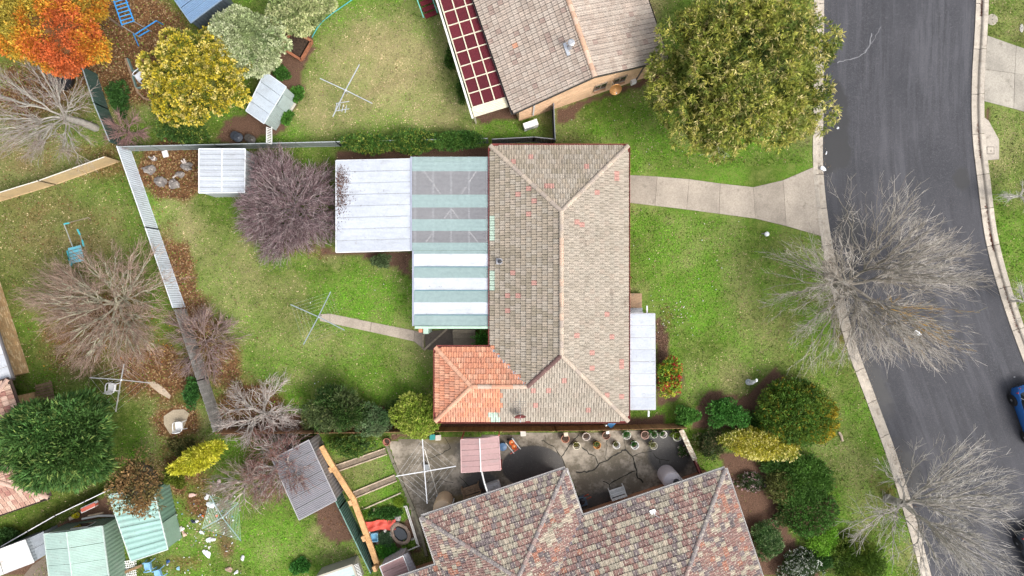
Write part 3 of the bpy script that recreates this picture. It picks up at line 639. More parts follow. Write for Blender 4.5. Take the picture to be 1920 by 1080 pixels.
# vent pipe, dish and aerial on the roof
p = G(937, 490, 3.05)
t = thing('vent_pipe', 'short black vent pipe with grey flashing on the beige roof', 'vent pipe', p)
MB().box(p + Vector((0, 0, -.06)), .42, .36, .05, col=(.42, .42, .44)).build('flashing', m_metal, t)
MB().lathe(p, [(.14, -.03), (.10, .05), (.08, .22), (.12, .24), (.12, .30), (.03, .31)], 12, (.03, .03, .035)).build('pipe', m_plas, t)
def dish(name, label, base, head, face, r, col, cat='satellite dish', arm=(.7, .7, .7)):
    t = thing(name, label, cat, base)
    MB().tube([base, Vector(base).lerp(Vector(head), .5) + Vector((0, 0, .05)), head], .025, 6, arm).build('mast', m_metal, t)
    f = Vector(face).normalized()
    pr = [(.02, .00), (r * .4, .02), (r * .75, .07), (r, .14), (r + .02, .13), (r * .75, .045), (r * .4, -.005), (.02, -.02)]
    MB().lathe(head, pr, 20, col, f).build('reflector', m_metal, t)
    k = Vector(head) + f * .45 + Vector((0, 0, -.12))
    MB().tube([Vector(head) - Vector((0, 0, r * .8)), k], .015, 5, arm).beam(k, k + f * -.12, .07, .07, (.8, .8, .78)).build('feed_arm', m_metal, t)
dish('satellite_dish', 'reddish satellite dish over the lower edge of the beige roof', G(978, 786, 2.75), G(975, 778, 3.5), (.05, -.93, .42), .34, (.25, .075, .07))
t = thing('tv_aerial', 'dark rod television aerial above the beige roof', 'aerial', G(975, 772, 3.1))
MB().tube([G(975, 774, 3.1), G(975, 770, 4.3)], .02, 5, (.2, .2, .2)).build('mast', m_metal, t)
MB().tube([G(974, 750, 4.3), G(976, 778, 4.3)], .014, 5, (.2, .2, .2)).build('boom', m_metal, t)
for k in range(7): MB().tube([G(962 + k * .6, 753 + k * 4, 4.32), G(987 - k * .6, 753 + k * 4, 4.32)], .01, 4, (.22, .22, .22)).build('rod', m_metal, t)

# ================= upper neighbour's house (gable)
Au, Bu = Vector(G(963, 213, ZE)).xy, Vector(G(1252, 113, ZE)).xy
uu = (Bu - Au).normalized(); uv = Vector((-uu.y, uu.x)); wdt = (Bu - Au).length; LEN = 17; tpu = .37
up = thing('gable_house', 'pinkish tiled gable house with cream brick end wall beside the pergola', 'house', (*((Au + Bu) / 2 + uv * LEN / 2), 0))
PT = lambda a, b: tuple(Au + uu * a + uv * b)
PALU = [(0.385, 0.322, 0.271), (0.368, 0.304, 0.253), (0.411, 0.35, 0.294), (0.351, 0.285, 0.235), (0.393, 0.331, 0.276), (0.419, 0.345, 0.285), (0.308, 0.23, 0.193), (0.497, 0.258, 0.166)]
def up_col(c, r):
    return (7, 1) if r.random() < .002 else (6 if r.random() < .05 else r.randrange(6), 0)
roofu = tiled_roof(up, 'roof', [([PT(0, 0), PT(wdt / 2, 0), PT(wdt / 2, LEN), PT(0, LEN)], PT(0, LEN), -uv), ([PT(wdt, 0), PT(wdt, LEN), PT(wdt / 2, LEN), PT(wdt / 2, 0)], PT(wdt, 0), uv)], ZE, tpu, .30, .335, up_col, PALU, m_tile_up, 300, seed=8, stagger=False)
zru = ZE + wdt / 2 * tpu
caps(roofu, (*PT(wdt / 2, 0), zru), (*PT(wdt / 2, LEN), zru), [(.52, .33, .22), (.56, .40, .30), (.46, .30, .21)], m_tile_up, 9, R=.15)
gutter(up, [PT(0, 0), PT(0, LEN)], ZE, (.045, .04, .04), False, fascia=(.3, .25, .2), out=-1); gutter(up, [PT(wdt, LEN), PT(wdt, 0)], ZE, (.045, .04, .04), False, fascia=(.3, .25, .2), out=-1)
for a, b in ((0, wdt / 2), (wdt, wdt / 2)):
    MB().beam((*PT(a, -.02), ZE - .06), (*PT(b, -.02), zru - .06), .04, .2, (.05, .045, .04)).build('barge_board', m_flat, up)
ib, iw = .14, .42
m_cream = Mt('cream_brick', (.66, .45, .285), rough=.9, var=.1, vs=2, fine=.1, fs=16)
zi = lambda a: ZE + min(a, wdt - a) * tpu - .05
wv = [(*PT(iw, ib), -.1), (*PT(wdt - iw, ib), -.1), (*PT(wdt - iw, ib), zi(iw)), (*PT(wdt / 2, ib), zi(wdt / 2)), (*PT(iw, ib), zi(iw))]
wb = [(x + uv.x * (LEN - .3), y + uv.y * (LEN - .3), z) for x, y, z in wv]
MB().add(wv + wb, [(0, 1, 2, 3, 4), (9, 8, 7, 6, 5), (0, 4, 9, 5), (1, 6, 7, 2)]).build('wall', m_cream, up)
# brick courses on the gable: thin recessed-joint bands
courses = MB()
for k in range(40):
    z = -.05 + k * .115; lo = iw; hi = wdt - iw
    if z > zi(iw): lo = (z + .05 - ZE) / tpu + .02; hi = wdt - lo
    if hi - lo < .3: break
    courses.beam((*PT(lo, ib - .006), z), (*PT(hi, ib - .006), z), .012, .085, jit((.66, .445, .28), .06, random))
prop(courses.build('brick_course', m_brick, up), kind='stuff')
for s0 in (5.35, 6.62): wall_pane(up, PT(s0, ib - .02), PT(s0 + .78, ib - .02), 1.15, 2.15, -uv, (.30, .24, .18))
MB().beam((*PT(8.35, ib - .05), .1), (*PT(8.35, ib - .05), 2.9), .07, .07, (.12, .10, .09)).build('downpipe', m_flat, up)
MB().beam((*PT(1.35, ib - .06), .5), (*PT(1.35, ib - .06), 2.7), .09, .07, (.75, .74, .7)).build('downpipe', m_flat, up)
t = thing('air_conditioner', 'white air conditioner box at the foot of the cream brick wall', 'air conditioner', (*PT(1.0, -.55), 0))
rz = math.atan2(uu.y, uu.x)
MB().box((*PT(1.0, -.45), .08), .92, .36, .68, rz, (.82, .82, .80)).build('casing', m_plas, t)
MB().lathe((*PT(.88, -.64), .42), [(.26, 0), (.26, .02), (.05, .025)], 16, (.32, .33, .34), -uv.to_3d()).build('fan_grille', m_plas, t)
for a in (.65, 1.35): MB().box((*PT(a, -.45), 0), .06, .4, .08, rz, (.1, .1, .1)).build('foot', m_plas, t)
pf = (*PT(wdt / 2 - .75, 2.1), zru - .28)
t = thing('roof_flue', 'silver flue with cowl on the pinkish roof beside its ridge', 'flue', pf)
MB().box((pf[0], pf[1], pf[2] - .12), .6, .75, .16, rz, (.55, .58, .62)).build('flashing', m_metal, t)
MB().lathe(pf, [(.13, 0), (.13, .75), (.20, .78), (.20, .86), (.12, .9), (.12, .88)], 14, (.5, .51, .53)).build('pipe', m_metal, t)
pf = (*PT(wdt / 2 - .05, 7.15), zru + .02)
t = thing('ridge_vent', 'small silver ridge vent at the top edge of the pinkish roof', 'vent', pf)
MB().box(pf, .4, .5, .12, rz, (.6, .62, .66)).build('flashing', m_metal, t); MB().lathe(pf, [(.1, 0), (.1, .35), (.15, .37), (.02, .45)], 12, (.6, .6, .62)).build('cap', m_metal, t)
dish('satellite_dish', 'rusty satellite dish mounted on the cream brick end wall', (*PT(6.45, .1), 1.9), (*PT(6.42, -.45), 2.2), (.1, -.75, .62), .36, (.52, .27, .10))
t = thing('gas_meter', 'small white meter box on the cream brick end wall', 'meter box', (*PT(8.1, -.1), 0))
MB().box((*PT(8.1, 0), .25), .32, .24, .42, rz, (.78, .78, .75)).build('case', m_plas, t); MB().tube([(*PT(8.1, 0), 0), (*PT(8.1, 0), .26)], .03, 6, (.5, .5, .5)).build('pipe', m_metal, t)
# ---- burgundy pergola on its left side
PZ = 2.45
pA, pB = G(888, 221, PZ), G(957, 200, PZ)
pu = (pB - pA).xy.normalized(); pv = Vector((-pu.y, pu.x)); pw = (pB - pA).xy.length
PP = lambda a, b, z=PZ: Vector((pA.x + pu.x * a + pv.x * b, pA.y + pu.y * a + pv.y * b, z))
perg = thing('pergola', 'burgundy panelled pergola roof in a cream frame beside the gable house', 'pergola', PP(pw / 2, 5, 0))
band, rows, rl = .62, 13, .86
def corr(P0, U, Vd, lu, lv, pitch, amp, col, name, mat, parent, slope=0.0, nper=4, thick=0):
    """corrugated sheet: ribs run along U (length lu), waves across Vd (width lv)"""
    n = max(2, int(round(lv / pitch)) * nper); U, Vd = Vector((*U, slope)), Vector((*Vd, 0)); vs = []
    for j in range(n + 1):
        k = lv * j / n; z = amp * math.sin(2 * math.pi * j / nper + .4)
        for e in (0, 1): vs.append(Vector(P0) + Vd * k + U * (lu * e) + Vector((0, 0, z)))
    m = MB().add(vs, [(2 * j, 2 * j + 1, 2 * j + 3, 2 * j + 2) for j in range(n)], col)
    return m.build(name, mat, parent)
m_burg = Mt('burgundy_sheet', attr=True, rough=.5, var=.12, vs=1.5, fine=.08, stain=((.06, .015, .018), 2, .62, .5))
rr = random.Random(4)
for j in range(rows):
    for i in range(3):
        cw = (pw - .2) / 3; corr(PP(.12 + i * cw + .03, band + j * rl + .03), pv, pu, rl - .06, cw - .06, .085, .012, jit((.115, .016, .024), .14, rr), 'panel', m_burg, perg)
for i in range(4): MB().beam(PP(.12 + i * (pw - .2) / 3, band, PZ + .01), PP(.12 + i * (pw - .2) / 3, band + rows * rl, PZ + .01), .07, .09, (.62, .56, .42)).build('batten', m_flat, perg)
for j in range(rows + 1): MB().beam(PP(.1, band + j * rl, PZ + .014), PP(pw - .05, band + j * rl, PZ + .014), .055, .07, (.64, .58, .44)).build('crossbar', m_flat, perg)
corr(PP(.05, .02, PZ + .02), pu, pv, pw, band - .05, .09, .012, (.66, .60, .44), 'end_sheet', m_iron, perg)
MB().beam(PP(-.06, 0, PZ - .05), PP(-.06, band + rows * rl, PZ - .05), .12, .14, (.66, .66, .62)).build('gutter', m_flat, perg)
for j in range(5): MB().beam(PP(.1, .3 + j * 2.7, 0), PP(.1, .3 + j * 2.7, PZ - .08), .09, .09, (.62, .57, .45)).build('post', m_flat, perg)
# ---- burgundy steps with green handrail
st0 = [(783, 0), (811, -8), (822, 22), (797, 34)]
t = thing('garden_steps', 'burgundy timber steps with green handrails beside the pergola', 'steps', base_of(GP(st0)))
for k in range(7):
    a = G(797 - k * 4.2, 31 - k * 11.5, .12 + k * .17); b = G(818 - k * 4.2, 23 - k * 11.5, .12 + k * .17)
    MB().beam(a, b, .30, .05, (.16, .02, .028)).build('tread', m_wood, t)
    MB().beam(a + Vector((.04, .13, -.1)), b + Vector((.04, .13, -.1)), .025, .15, (.09, .012, .018)).build('riser', m_wood, t)
for e, (x, y) in enumerate(((794, 32), (820, 23))):
    a = G(x, y, .95); b = G(x - 29, y - 80, 2.0)
    MB().beam(a, b, .06, .07, (.13, .40, .33)).build('handrail', m_flat, t); MB().beam(G(x, y, 0), a, .07, .07, (.13, .40, .33)).build('post', m_flat, t)

# ================= lower neighbour's house
C0 = Vector(G(790, 970, ZE)).xy; lu_ = Vector((.948, .318)).normalized(); lv_ = Vector((lu_.y, -lu_.x)); TPL = .36
LP = lambda a, b: tuple(C0 + lu_ * a + lv_ * b)
W1, P1, U2, U0, DP = 9.17, 3.06, 18.3, -3.2, 9.34
h1, h2 = W1 / 2, DP / 2
low = thing('speckled_roof_house', 'neighbouring brick house with speckled maroon and lichen tiled hip roof', 'house', (*LP(8, 6), 0))
PALL = [(0.225, 0.132, 0.112), (0.248, 0.152, 0.132), (0.202, 0.12, 0.108), (0.264, 0.16, 0.132), (0.155, 0.124, 0.124), (0.182, 0.144, 0.14), (0.128, 0.104, 0.104), (0.348, 0.296, 0.225), (0.396, 0.334, 0.256), (0.309, 0.274, 0.21), (0.31, 0.144, 0.1), (0.246, 0.213, 0.171)]
def low_col(c, r):
    q = c - C0; a, b = q.dot(lu_), q.dot(lv_); k = r.random()
    front = (b - P1 < U2 - a and a > W1) or (a < W1 and b < a + 1 and b < W1 - a)
    if front: return (r.choice((7, 8, 9, 11, 9)) if k < .42 else r.choice((0, 1, 2, 4, 5, 3))), 0
    return (r.choice((7, 8, 9)) if k < .17 else r.choice((4, 5, 6)) if k < .36 else r.choice((0, 1, 2, 3, 0, 1, 10))), 0
facesl = [([LP(0, 0), LP(W1, 0), LP(h1, h1)], LP(W1, 0), -lu_), ([LP(0, 0), LP(h1, h1), LP(h1, P1 + h1), LP(0, P1)], LP(0, 0), lv_), ([LP(W1, 0), LP(W1, P1), LP(h1, P1 + h1), LP(h1, h1)], LP(W1, P1), -lv_),
          ([LP(W1, P1), LP(U2, P1), LP(U2 - h2, P1 + h2), LP(h1 - .085, P1 + h2), LP(h1, P1 + h1)], LP(U2, P1), -lu_), ([LP(U2, P1), LP(U2, P1 + DP), LP(U2 - h2, P1 + h2)], LP(U2, P1 + DP), -lv_),
          ([LP(U0, P1), LP(0, P1), LP(h1, P1 + h1), LP(h1 - .085, P1 + h2), LP(U0 + h2, P1 + h2)], LP(0, P1), -lu_), ([LP(U0, P1), LP(U0 + h2, P1 + h2), LP(U0, P1 + DP)], LP(U0, P1), lv_), ([LP(U0, P1 + DP), LP(U2, P1 + DP), LP(U2 - h2, P1 + h2), LP(U0 + h2, P1 + h2)], LP(U0, P1 + DP), lu_)]
roofl = tiled_roof(low, 'roof', facesl, ZE, TPL, .30, .335, lambda c, r: low_col(c, r), PALL, m_tile_low, 300, seed=12)
zl1, zl2 = ZE + h1 * TPL, ZE + h2 * TPL
CG = [(.20, .175, .17), (.24, .21, .20), (.27, .19, .17)]
caps(roofl, (*LP(0, 0), ZE), (*LP(h1, h1), zl1), CG, m_tile_low, 1); caps(roofl, (*LP(W1, 0), ZE), (*LP(h1, h1), zl1), CG, m_tile_low, 2); caps(roofl, (*LP(h1, h1), zl1), (*LP(h1, P1 + h1), zl1), CG, m_tile_low, 3)
caps(roofl, (*LP(U2, P1), ZE), (*LP(U2 - h2, P1 + h2), zl2), CG, m_tile_low, 4); caps(roofl, (*LP(U0 + h2, P1 + h2), zl2), (*LP(U2 - h2, P1 + h2), zl2), CG, m_tile_low, 5)
MB().beam((*LP(W1, P1), ZE + .05), (*LP(h1, P1 + h1), zl1 + .04), .16, .02, (.10, .085, .10)).build('valley_flashing', m_metal, roofl)
MB().beam((*LP(0, P1), ZE + .05), (*LP(h1, P1 + h1), zl1 + .04), .16, .02, (.10, .085, .10)).build('valley_flashing', m_metal, roofl)
gutter(low, [LP(U0, P1), LP(0, P1), LP(0, 0), LP(W1, 0), LP(W1, P1), LP(U2, P1), LP(U2, P1 + DP)], ZE, (.62, .60, .58), False, fascia=(.10, .085, .08), out=-1)
i_ = .65
wall_box(low, [LP(i_, i_), LP(W1 - i_, i_), LP(W1 - i_, P1 + i_ - .01), LP(i_, P1 + i_ - .01)], ZE - .12, (.42, .21, .12))
wall_box(low, [LP(U0 + i_, P1 + i_), LP(U2 - i_, P1 + i_), LP(U2 - i_, P1 + DP - i_), LP(U0 + i_, P1 + DP - i_)], ZE - .12, (.42, .21, .12))
for a in (11.0, 15.2): wall_pane(low, LP(a, P1 + i_), LP(a + 1.5, P1 + i_), .9, 2.1, -lv_)
for a in (2.0, 6.0): wall_pane(low, LP(a, i_), LP(a + 1.4, i_), .9, 2.1, -lv_)
sk = LP(13.3, P1 + .95); skz = ZE + .95 * TPL + .05
t = thing('roof_patch', 'pale metal repair sheet on the speckled roof near its gutter', 'roof patch', (*sk, skz)); rzl = math.atan2(lu_.y, lu_.x)
MB().box((*sk, skz), .34, .36, .03, rzl, (.60, .63, .64)).build('sheet', m_metal, t)
MB().tube([(*LP(13.3, P1 + 1.0), skz + .04), (*LP(13.55, P1 + 1.3), skz + .16)], .02, 5, (.6, .6, .6)).build('bracket', m_metal, t)

# ================= left neighbour's house
K0 = Vector(G(91, 932, ZE)).xy; ku = Vector((-.945, -.327)).normalized(); kv = Vector((ku.y, -ku.x)) # ku: along the lower eave to the left, kv: up the photo
if kv.y < 0: kv = -kv
KP = lambda a, b: tuple(K0 + ku * a + kv * b)
KD, KW, TPK = 7.5, 14, .40
lef = thing('corner_house', 'pinkish tiled hip-roof house with tan brick walls at the left edge', 'house', (*KP(5, 4), 0))
PALK = [(.46, .31, .24), (.40, .255, .195), (.52, .36, .285), (.35, .20, .155), (.47, .34, .26), (.30, .15, .12)]
kh = KD / 2
facesk = [([KP(0, 0), KP(0, KD), KP(kh, kh)], KP(0, 0), kv), ([KP(KW, 0), KP(0, 0), KP(kh, kh), KP(KW, kh)], KP(KW, 0), -ku), ([KP(0, KD), KP(KW, KD), KP(KW, kh), KP(kh, kh)], KP(0, KD), ku)]
roofk = tiled_roof(lef, 'roof', facesk, ZE, TPK, .30, .335, lambda c, r: (r.randrange(5) if r.random() < .93 else 5, 0), PALK, m_tile_up, 300, seed=14, stagger=False)
zk = ZE + kh * TPK
CK = [(.44, .30, .24), (.50, .34, .27)]
caps(roofk, (*KP(0, 0), ZE), (*KP(kh, kh), zk), CK, m_tile_up, 1); caps(roofk, (*KP(0, KD), ZE), (*KP(kh, kh), zk), CK, m_tile_up, 2); caps(roofk, (*KP(kh, kh), zk), (*KP(KW, kh), zk), CK, m_tile_up, 3)
gutter(lef, [KP(KW, 0), KP(0, 0), KP(0, KD), KP(KW, KD)], ZE, (.10, .07, .06), False, fascia=(.16, .11, .09), out=1)
gutter_in = .75
m_tan = Mt('tan_brick', attr=True, rough=.9, var=.15, vs=2, fine=.15, fs=9, speck=((.68, .54, .36), 7, .60, .7))
wall_box(lef, [KP(gutter_in, gutter_in), KP(KW, gutter_in), KP(KW, KD - 1.0), KP(gutter_in, KD - 1.0)], ZE - .12, (.48, .31, .165), m_tan)
# flat metal-roofed extension with a tan brick wall
e0, e1 = G(6, 548), G(55, 698)
ed = (e1 - e0).xy.normalized(); en = Vector((ed.y, -ed.x));
if en.x > 0: en = -en
X = lambda a, b: (e0.x + ed.x * a + en.x * b, e0.y + ed.y * a + en.y * b)
el = (e1 - e0).xy.length
MB().prism([X(-6, 0), X(el, 0), X(el, 7), X(-6, 7)], -.1, 2.25, (.50, .325, .17)).build('wall', m_tan, lef)
bc = MB()
rb = random.Random(2)
for k in range(26):
    z = -.04 + k * .086; q = -6 + (k % 2) * .12
    while q < el - .2:
        bc.beam((*X(q, -.008), z + .035), (*X(q + .225, -.008), z + .035), .016, .068, jit((.50, .325, .17) if rb.random() < .75 else (.66, .50, .31), .12, rb)); q += .24
prop(bc.build('brickwork', m_tan, lef), kind='stuff')
for k in range(9): corr((*X(el - .78 * (k + 1) + .3, -.76), 2.42), (en.x, en.y), (ed.x, ed.y), 7, .76, .076, .01, jit((.52, .54, .57), .08, rb), 'roof_sheet', m_iron, lef)
MB().beam((*X(-6, -.82), 2.36), (*X(el + .3, -.82), 2.36), .12, .14, (.13, .12, .12)).build('gutter', m_flat, lef)
MB().beam((*X(el + .36, -.86), 2.35), (*X(el + .36, 5), 2.35), .1, .16, (.06, .05, .05)).build('fascia', m_flat, lef)
t = thing('timber_deck', 'small weathered timber deck beside the tan brick house wall', 'deck', base_of(GP([(66, 722), (97, 714), (106, 765), (75, 775)])))
for k in range(9):
    f = k / 9; a = Vector((66 + 9 * f, 722 + 50 * f)); b = Vector((97 + 9 * f, 714 + 50 * f))
    MB().beam(G(a.x, a.y + 2.6, .25), G(b.x, b.y + 2.6, .25), .155, .04, jit((.20, .145, .085), .2, rb)).build('plank', m_wood, t)
for x, y in ((68, 726), (96, 718), (75, 770), (103, 762)): MB().beam(G(x, y, 0), G(x, y, .23), .1, .1, (.15, .1, .06)).build('post', m_wood, t)
# ---------------------------------------------------------------- sheds, carports, fences
def sheet_strips(parent, q, n, pitch, amp, colf, name='roof_sheet', mat=None, nper=4):
    """q = a, b, c, d; ribs run a->b, the n sheets lie side by side from a->d"""
    a, b, c, d = [Vector(p) for p in q]; L = (d - a).length
    for k in range(n):
        gp_ = .009 / L if n > 1 else .0008; f0, f1 = k / n + gp_, (k + 1) / n - gp_; m = max(2, int(round(L / n / pitch)) * nper); vs = []
        for j in range(m + 1):
            f = f0 + (f1 - f0) * j / m; z = Vector((0, 0, amp * math.sin(2 * math.pi * j / nper + .4) + .016 * (k % 2)))
            vs += [a.lerp(d, f) + z, b.lerp(c, f) + z]
        cm = colf(k); mt = mat or m_iron
        if isinstance(cm, tuple) and len(cm) == 2: cm, mt = cm
        MB().add(vs, [(2 * j, 2 * j + 1, 2 * j + 3, 2 * j + 2) for j in range(m)], cm).build(name, mt, parent)
def walls(parent, q, zf, col, rib=None, inset=.06, mat=None, name='wall'):
    """four separate sheet walls under roof corners q (world), each ribbed"""
    P = [Vector(p) for p in q]; m = mean(P); P = [p + (Vector((m.x, m.y, p.z)) - p).normalized() * inset for p in P]
    A = sum(P[i].x * P[(i + 1) % 4].y - P[(i + 1) % 4].x * P[i].y for i in range(4))
    if A < 0: P = P[::-1]
    for i in range(4):
        a, b = P[i], P[(i + 1) % 4]; L = (b - a).length; d = (b - a).normalized(); o = Vector((d.y, -d.x, 0)).normalized(); k = max(2, int(L / (rib or .2)) * 4); vs = []
        for j in range(k + 1):
            f = j / k; s = (0, .018, .018, 0)[j % 4] if rib else 0; p = a.lerp(b, f) + o * s; vs += [(p.x, p.y, -.05), (p.x, p.y, p.z - zf)]
        MB().add(vs, [(2 * j, 2 * j + 2, 2 * j + 3, 2 * j + 1) for j in range(k)], col).build(name, mat or m_iron, parent)
def edge_trim(parent, q, w, h, col, name='trim', mat=None, dz=0, skip=()):
    P = [Vector(p) for p in q]
    for i in range(len(P)):
        if i in skip: continue
        a, b = P[i], P[(i + 1) % len(P)]; MB().beam(a + Vector((0, 0, dz + .002 * i)), b + Vector((0, 0, dz + .002 * i)), w, h, col).build(name, mat or m_flat, parent)
R4 = random.Random(44)
# white garden shed
q = [G(373, 362, 1.95), G(459, 361, 1.95), G(460, 279, 2.0), G(373, 279, 2.0)]
t = thing('garden_shed', 'small white metal shed behind the purple bare tree in the back corner', 'shed', base_of(q))
sheet_strips(t, [q[0], q[1], q[2], q[3]], 8, .2, .008, lambda k: jit((.44, .47, .51), .05, R4)); walls(t, q, .05, (.40, .43, .44), .2); edge_trim(t, q, .05, .05, (.7, .72, .74))
MB().beam((q[0] + q[1]) / 2 + Vector((0, 0, .03)), (q[2] + q[3]) / 2 + Vector((0, 0, .03)), .05, .02, (.75, .77, .8)).build('ridge', m_iron, t)
# carport + back verandah roofs, one sheet after another
zc = 2.35
q = [G(630, 473, zc), G(772, 469, zc + .1), G(772, 298, zc + .1), G(630, 301, zc)]
t = thing('carport', 'flat carport with white corrugated iron roof beside the green verandah', 'carport', base_of(q))
sheet_strips(t, q, 8, .076, .009, lambda k: jit((.46, .49, .54), .05, R4))
edge_trim(t, q, .07, .1, (.72, .74, .76), 'gutter', dz=-.06, skip=(1,))
for x, y in ((634, 468), (634, 306), (700, 468), (700, 306), (768, 464), (768, 306)): MB().beam(G(x, y, 0), G(x, y, zc - .05), .09, .09, (.55, .55, .53)).build('post', m_metal, t)
for x in (640, 705, 765): MB().beam(G(x, 470, zc - .06), G(x, 302, zc - .06), .06, .12, (.5, .5, .48)).build('rafter', m_metal, t)
WH, GR, GY = ((.52, .55, .59), m_iron), ((.52, .74, .66), m_green_clear), ((.5, .5, .5), m_grey_clear)
def band_roof(name, label, x0, x1, bands, zl, zr, gcol):
    qa = [G(x0, bands[0][0], zl), G(x1, bands[-1][1], zr)]
    t = thing(name, label, 'verandah', base_of(qa))
    for y0, y1, (c, m) in bands:
        sheet_strips(t, [G(x0, y1, zl), G(x1, y1, zr), G(x1, y0, zr), G(x0, y0, zl)], 1, .076, .009, lambda k: (jit(c, .05, R4), m))
    ya, yb_ = bands[0][0], bands[-1][1]
    MB().beam(G(x0 - 1.5, ya, zl - .03), G(x0 - 1.5, yb_, zl - .03), .09, .12, (.32, .34, .42)).build('gutter', m_flat, t)
    for k in range(5):
        x = x0 + 6 + (x1 - x0 - 12) * k / 4; zz = zl + (zr - zl) * k / 4 - .08
        MB().beam(G(x, ya, zz), G(x, yb_, zz), .05, .1, (.62, .63, .62)).build('rafter', m_flat, t)
    for y in (ya + 5, (ya + yb_) / 2, yb_ - 5): MB().beam(G(x0 + 5, y, 0), G(x0 + 5, y, zl - .06), .09, .09, (.6, .6, .58)).build('post', m_flat, t)
    return t
t = band_roof('verandah', 'verandah roof of green and clear plastic sheets joining carport and house', 772.5, 919, [(294, 321, GR), (321, 365, GY), (365, 389, GR), (389, 411, GY), (411, 433, GR), (433, 455, GY), (455, 469.5, GR)], 2.47, 2.6, None)
for a, b in (((795, 321), (826, 364)), ((893, 321), (865, 364)), ((846, 391), (833, 410)), ((846, 391), (860, 410)), ((813, 434), (799, 454)), ((880, 434), (896, 454))): MB().beam(G(*a, 2.36), G(*b, 2.36), .05, .05, (.8, .78, .74)).build('brace', m_flat, t)
t = band_roof('verandah', 'verandah roof striped with white iron and green plastic sheets behind the house', 776, 921, [(469.8, 476, GR), (476, 500, WH), (500, 521, GR), (521, 544.5, WH), (544.5, 567, GR), (567, 590.5, WH), (590.5, 611, GR)], 2.47, 2.6, None)
MB().beam(G(778, 614, 2.5), G(921, 614, 2.56), .14, .12, (.42, .60, .46)).build('fascia', m_flat, t)
for y in (500.5, 544.5, 590.5): MB().beam(G(778, y, 2.51), G(920, y, 2.64), .04, .03, (.10, .22, .26)).build('flashing', m_flat, t)
MB().box(G(797, 616, 0), .22, .22, 2.0, 0, (.5, .2, .12)).build('pier', m_brick, t); MB().box(G(806, 617, 0), .3, .34, 1.9, 0, (.42, .58, .47)).build('meter_box', m_flat, t)
# rear steps, timber edging, downpipe
t = thing('back_steps', 'concrete back steps between verandah and orange tiled wing', 'steps', G(868, 635))
for k, (y0, y1) in enumerate(((617, 624), (624.5, 634), (634.5, 651))): MB().prism(GP([(850, y0), (892, y0), (892, y1), (850, y1)]), 0, .54 - k * .17, jit((.27, .23, .17), .08, R4)).build('step', m_conc, t)
t = thing('edging_board', 'grey timber edging board running diagonally across the rear courtyard', 'edging', G(815, 640))
MB().beam(G(795, 656, .06), G(838, 617, .06), .12, .12, (.33, .27, .20)).build('board', m_wood, t); MB().beam(G(793.5, 628, .06), G(793.5, 655, .06), .10, .12, (.30, .25, .18)).build('board', m_wood, t)
# front porch roof and landing
q = [G(1180, 768, 2.3), G(1229, 768, 2.2), G(1228, 588, 2.2), G(1180, 588, 2.3)]
t = thing('front_porch', 'narrow white corrugated porch roof along the front of the house', 'porch', base_of(q))
sheet_strips(t, q, 8, .076, .009, lambda k: jit((.46, .49, .54), .05, R4)); edge_trim(t, q, .06, .08, (.42, .40, .42), 'gutter', dz=-.05, skip=(3,))
for y in (590, 678, 765): MB().beam(G(1219, y, 0), G(1219, y, 2.15), .09, .09, (.75, .75, .73)).build('post', m_flat, t)
MB().beam(G(1216, 770, 1.0), G(1216, 781, 1.0), .09, .09, (.80, .82, .83)).build('rail', m_flat, t); MB().beam(G(1213, 573, 1.0), G(1213, 588, 1.0), .09, .09, (.68, .70, .72)).build('rail', m_flat, t)
slabs('porch_floor', [[(1176, 590), (1222, 590), (1222, 678), (1176, 678)], [(1176, 678), (1222, 678), (1222, 766), (1176, 766)]], (.32, .28, .24), .14, seed=21)
t = thing('front_landing', 'brown concrete front landing with grey steps beside the porch', 'landing', G(1190, 570))
MB().prism(GP([(1174, 550), (1201, 550), (1201, 576.5), (1174, 576.5)]), 0, .42, (.34, .225, .14)).build('landing', m_conc, t)
MB().prism(GP([(1174, 577), (1203, 577), (1203, 584), (1174, 584)]), 0, .28, (.30, .31, .33)).build('step', m_conc, t); MB().prism(GP([(1174, 584.3), (1205, 584.3), (1205, 590), (1174, 590)]), 0, .15, (.38, .39, .41)).build('step', m_conc, t)
# upper-left garden shed
q = [G(461, 208, 1.9), G(495, 232, 1.9), G(537, 163, 1.95), G(497, 134, 1.95)]
t = thing('garden_shed', 'silver garden shed with ribbed roof beside the timber planter', 'shed', base_of(q))
sheet_strips(t, [q[0], q[1], q[2], q[3]], 4, .1, .008, lambda k: jit((.40, .45, .50), .04, R4)); walls(t, q, .04, (.34, .40, .39), .15); edge_trim(t, q, .04, .04, (.6, .64, .68))
dq = q[1].lerp(q[2], .52), q[1].lerp(q[2], .82)
MB().beam(dq[0] + Vector((.05, -.02, -1.0)), dq[1] + Vector((.05, -.02, -1.0)), .03, 1.7, (.36, .43, .42)).build('door', m_iron, t)
t = thing('trellis_gate', 'small white slatted trellis panel at the corner of the silver shed', 'trellis', G(505, 255))
for e in (500, 509.5): MB().beam(G(e, 238, 1.3), G(e, 268, 1.3), .05, .05, (.75, .75, .72)).build('rail', m_flat, t)
for k in range(10): MB().beam(G(500, 239 + k * 3.1, 1.31), G(509.5, 242 + k * 3.1, 1.31), .04, .03, (.78, .78, .75)).build('slat', m_flat, t)
for e, y in ((500, 240), (509, 266)): MB().beam(G(e, y, 0), G(e, y, 1.3), .05, .05, (.7, .7, .68)).build('post', m_flat, t)
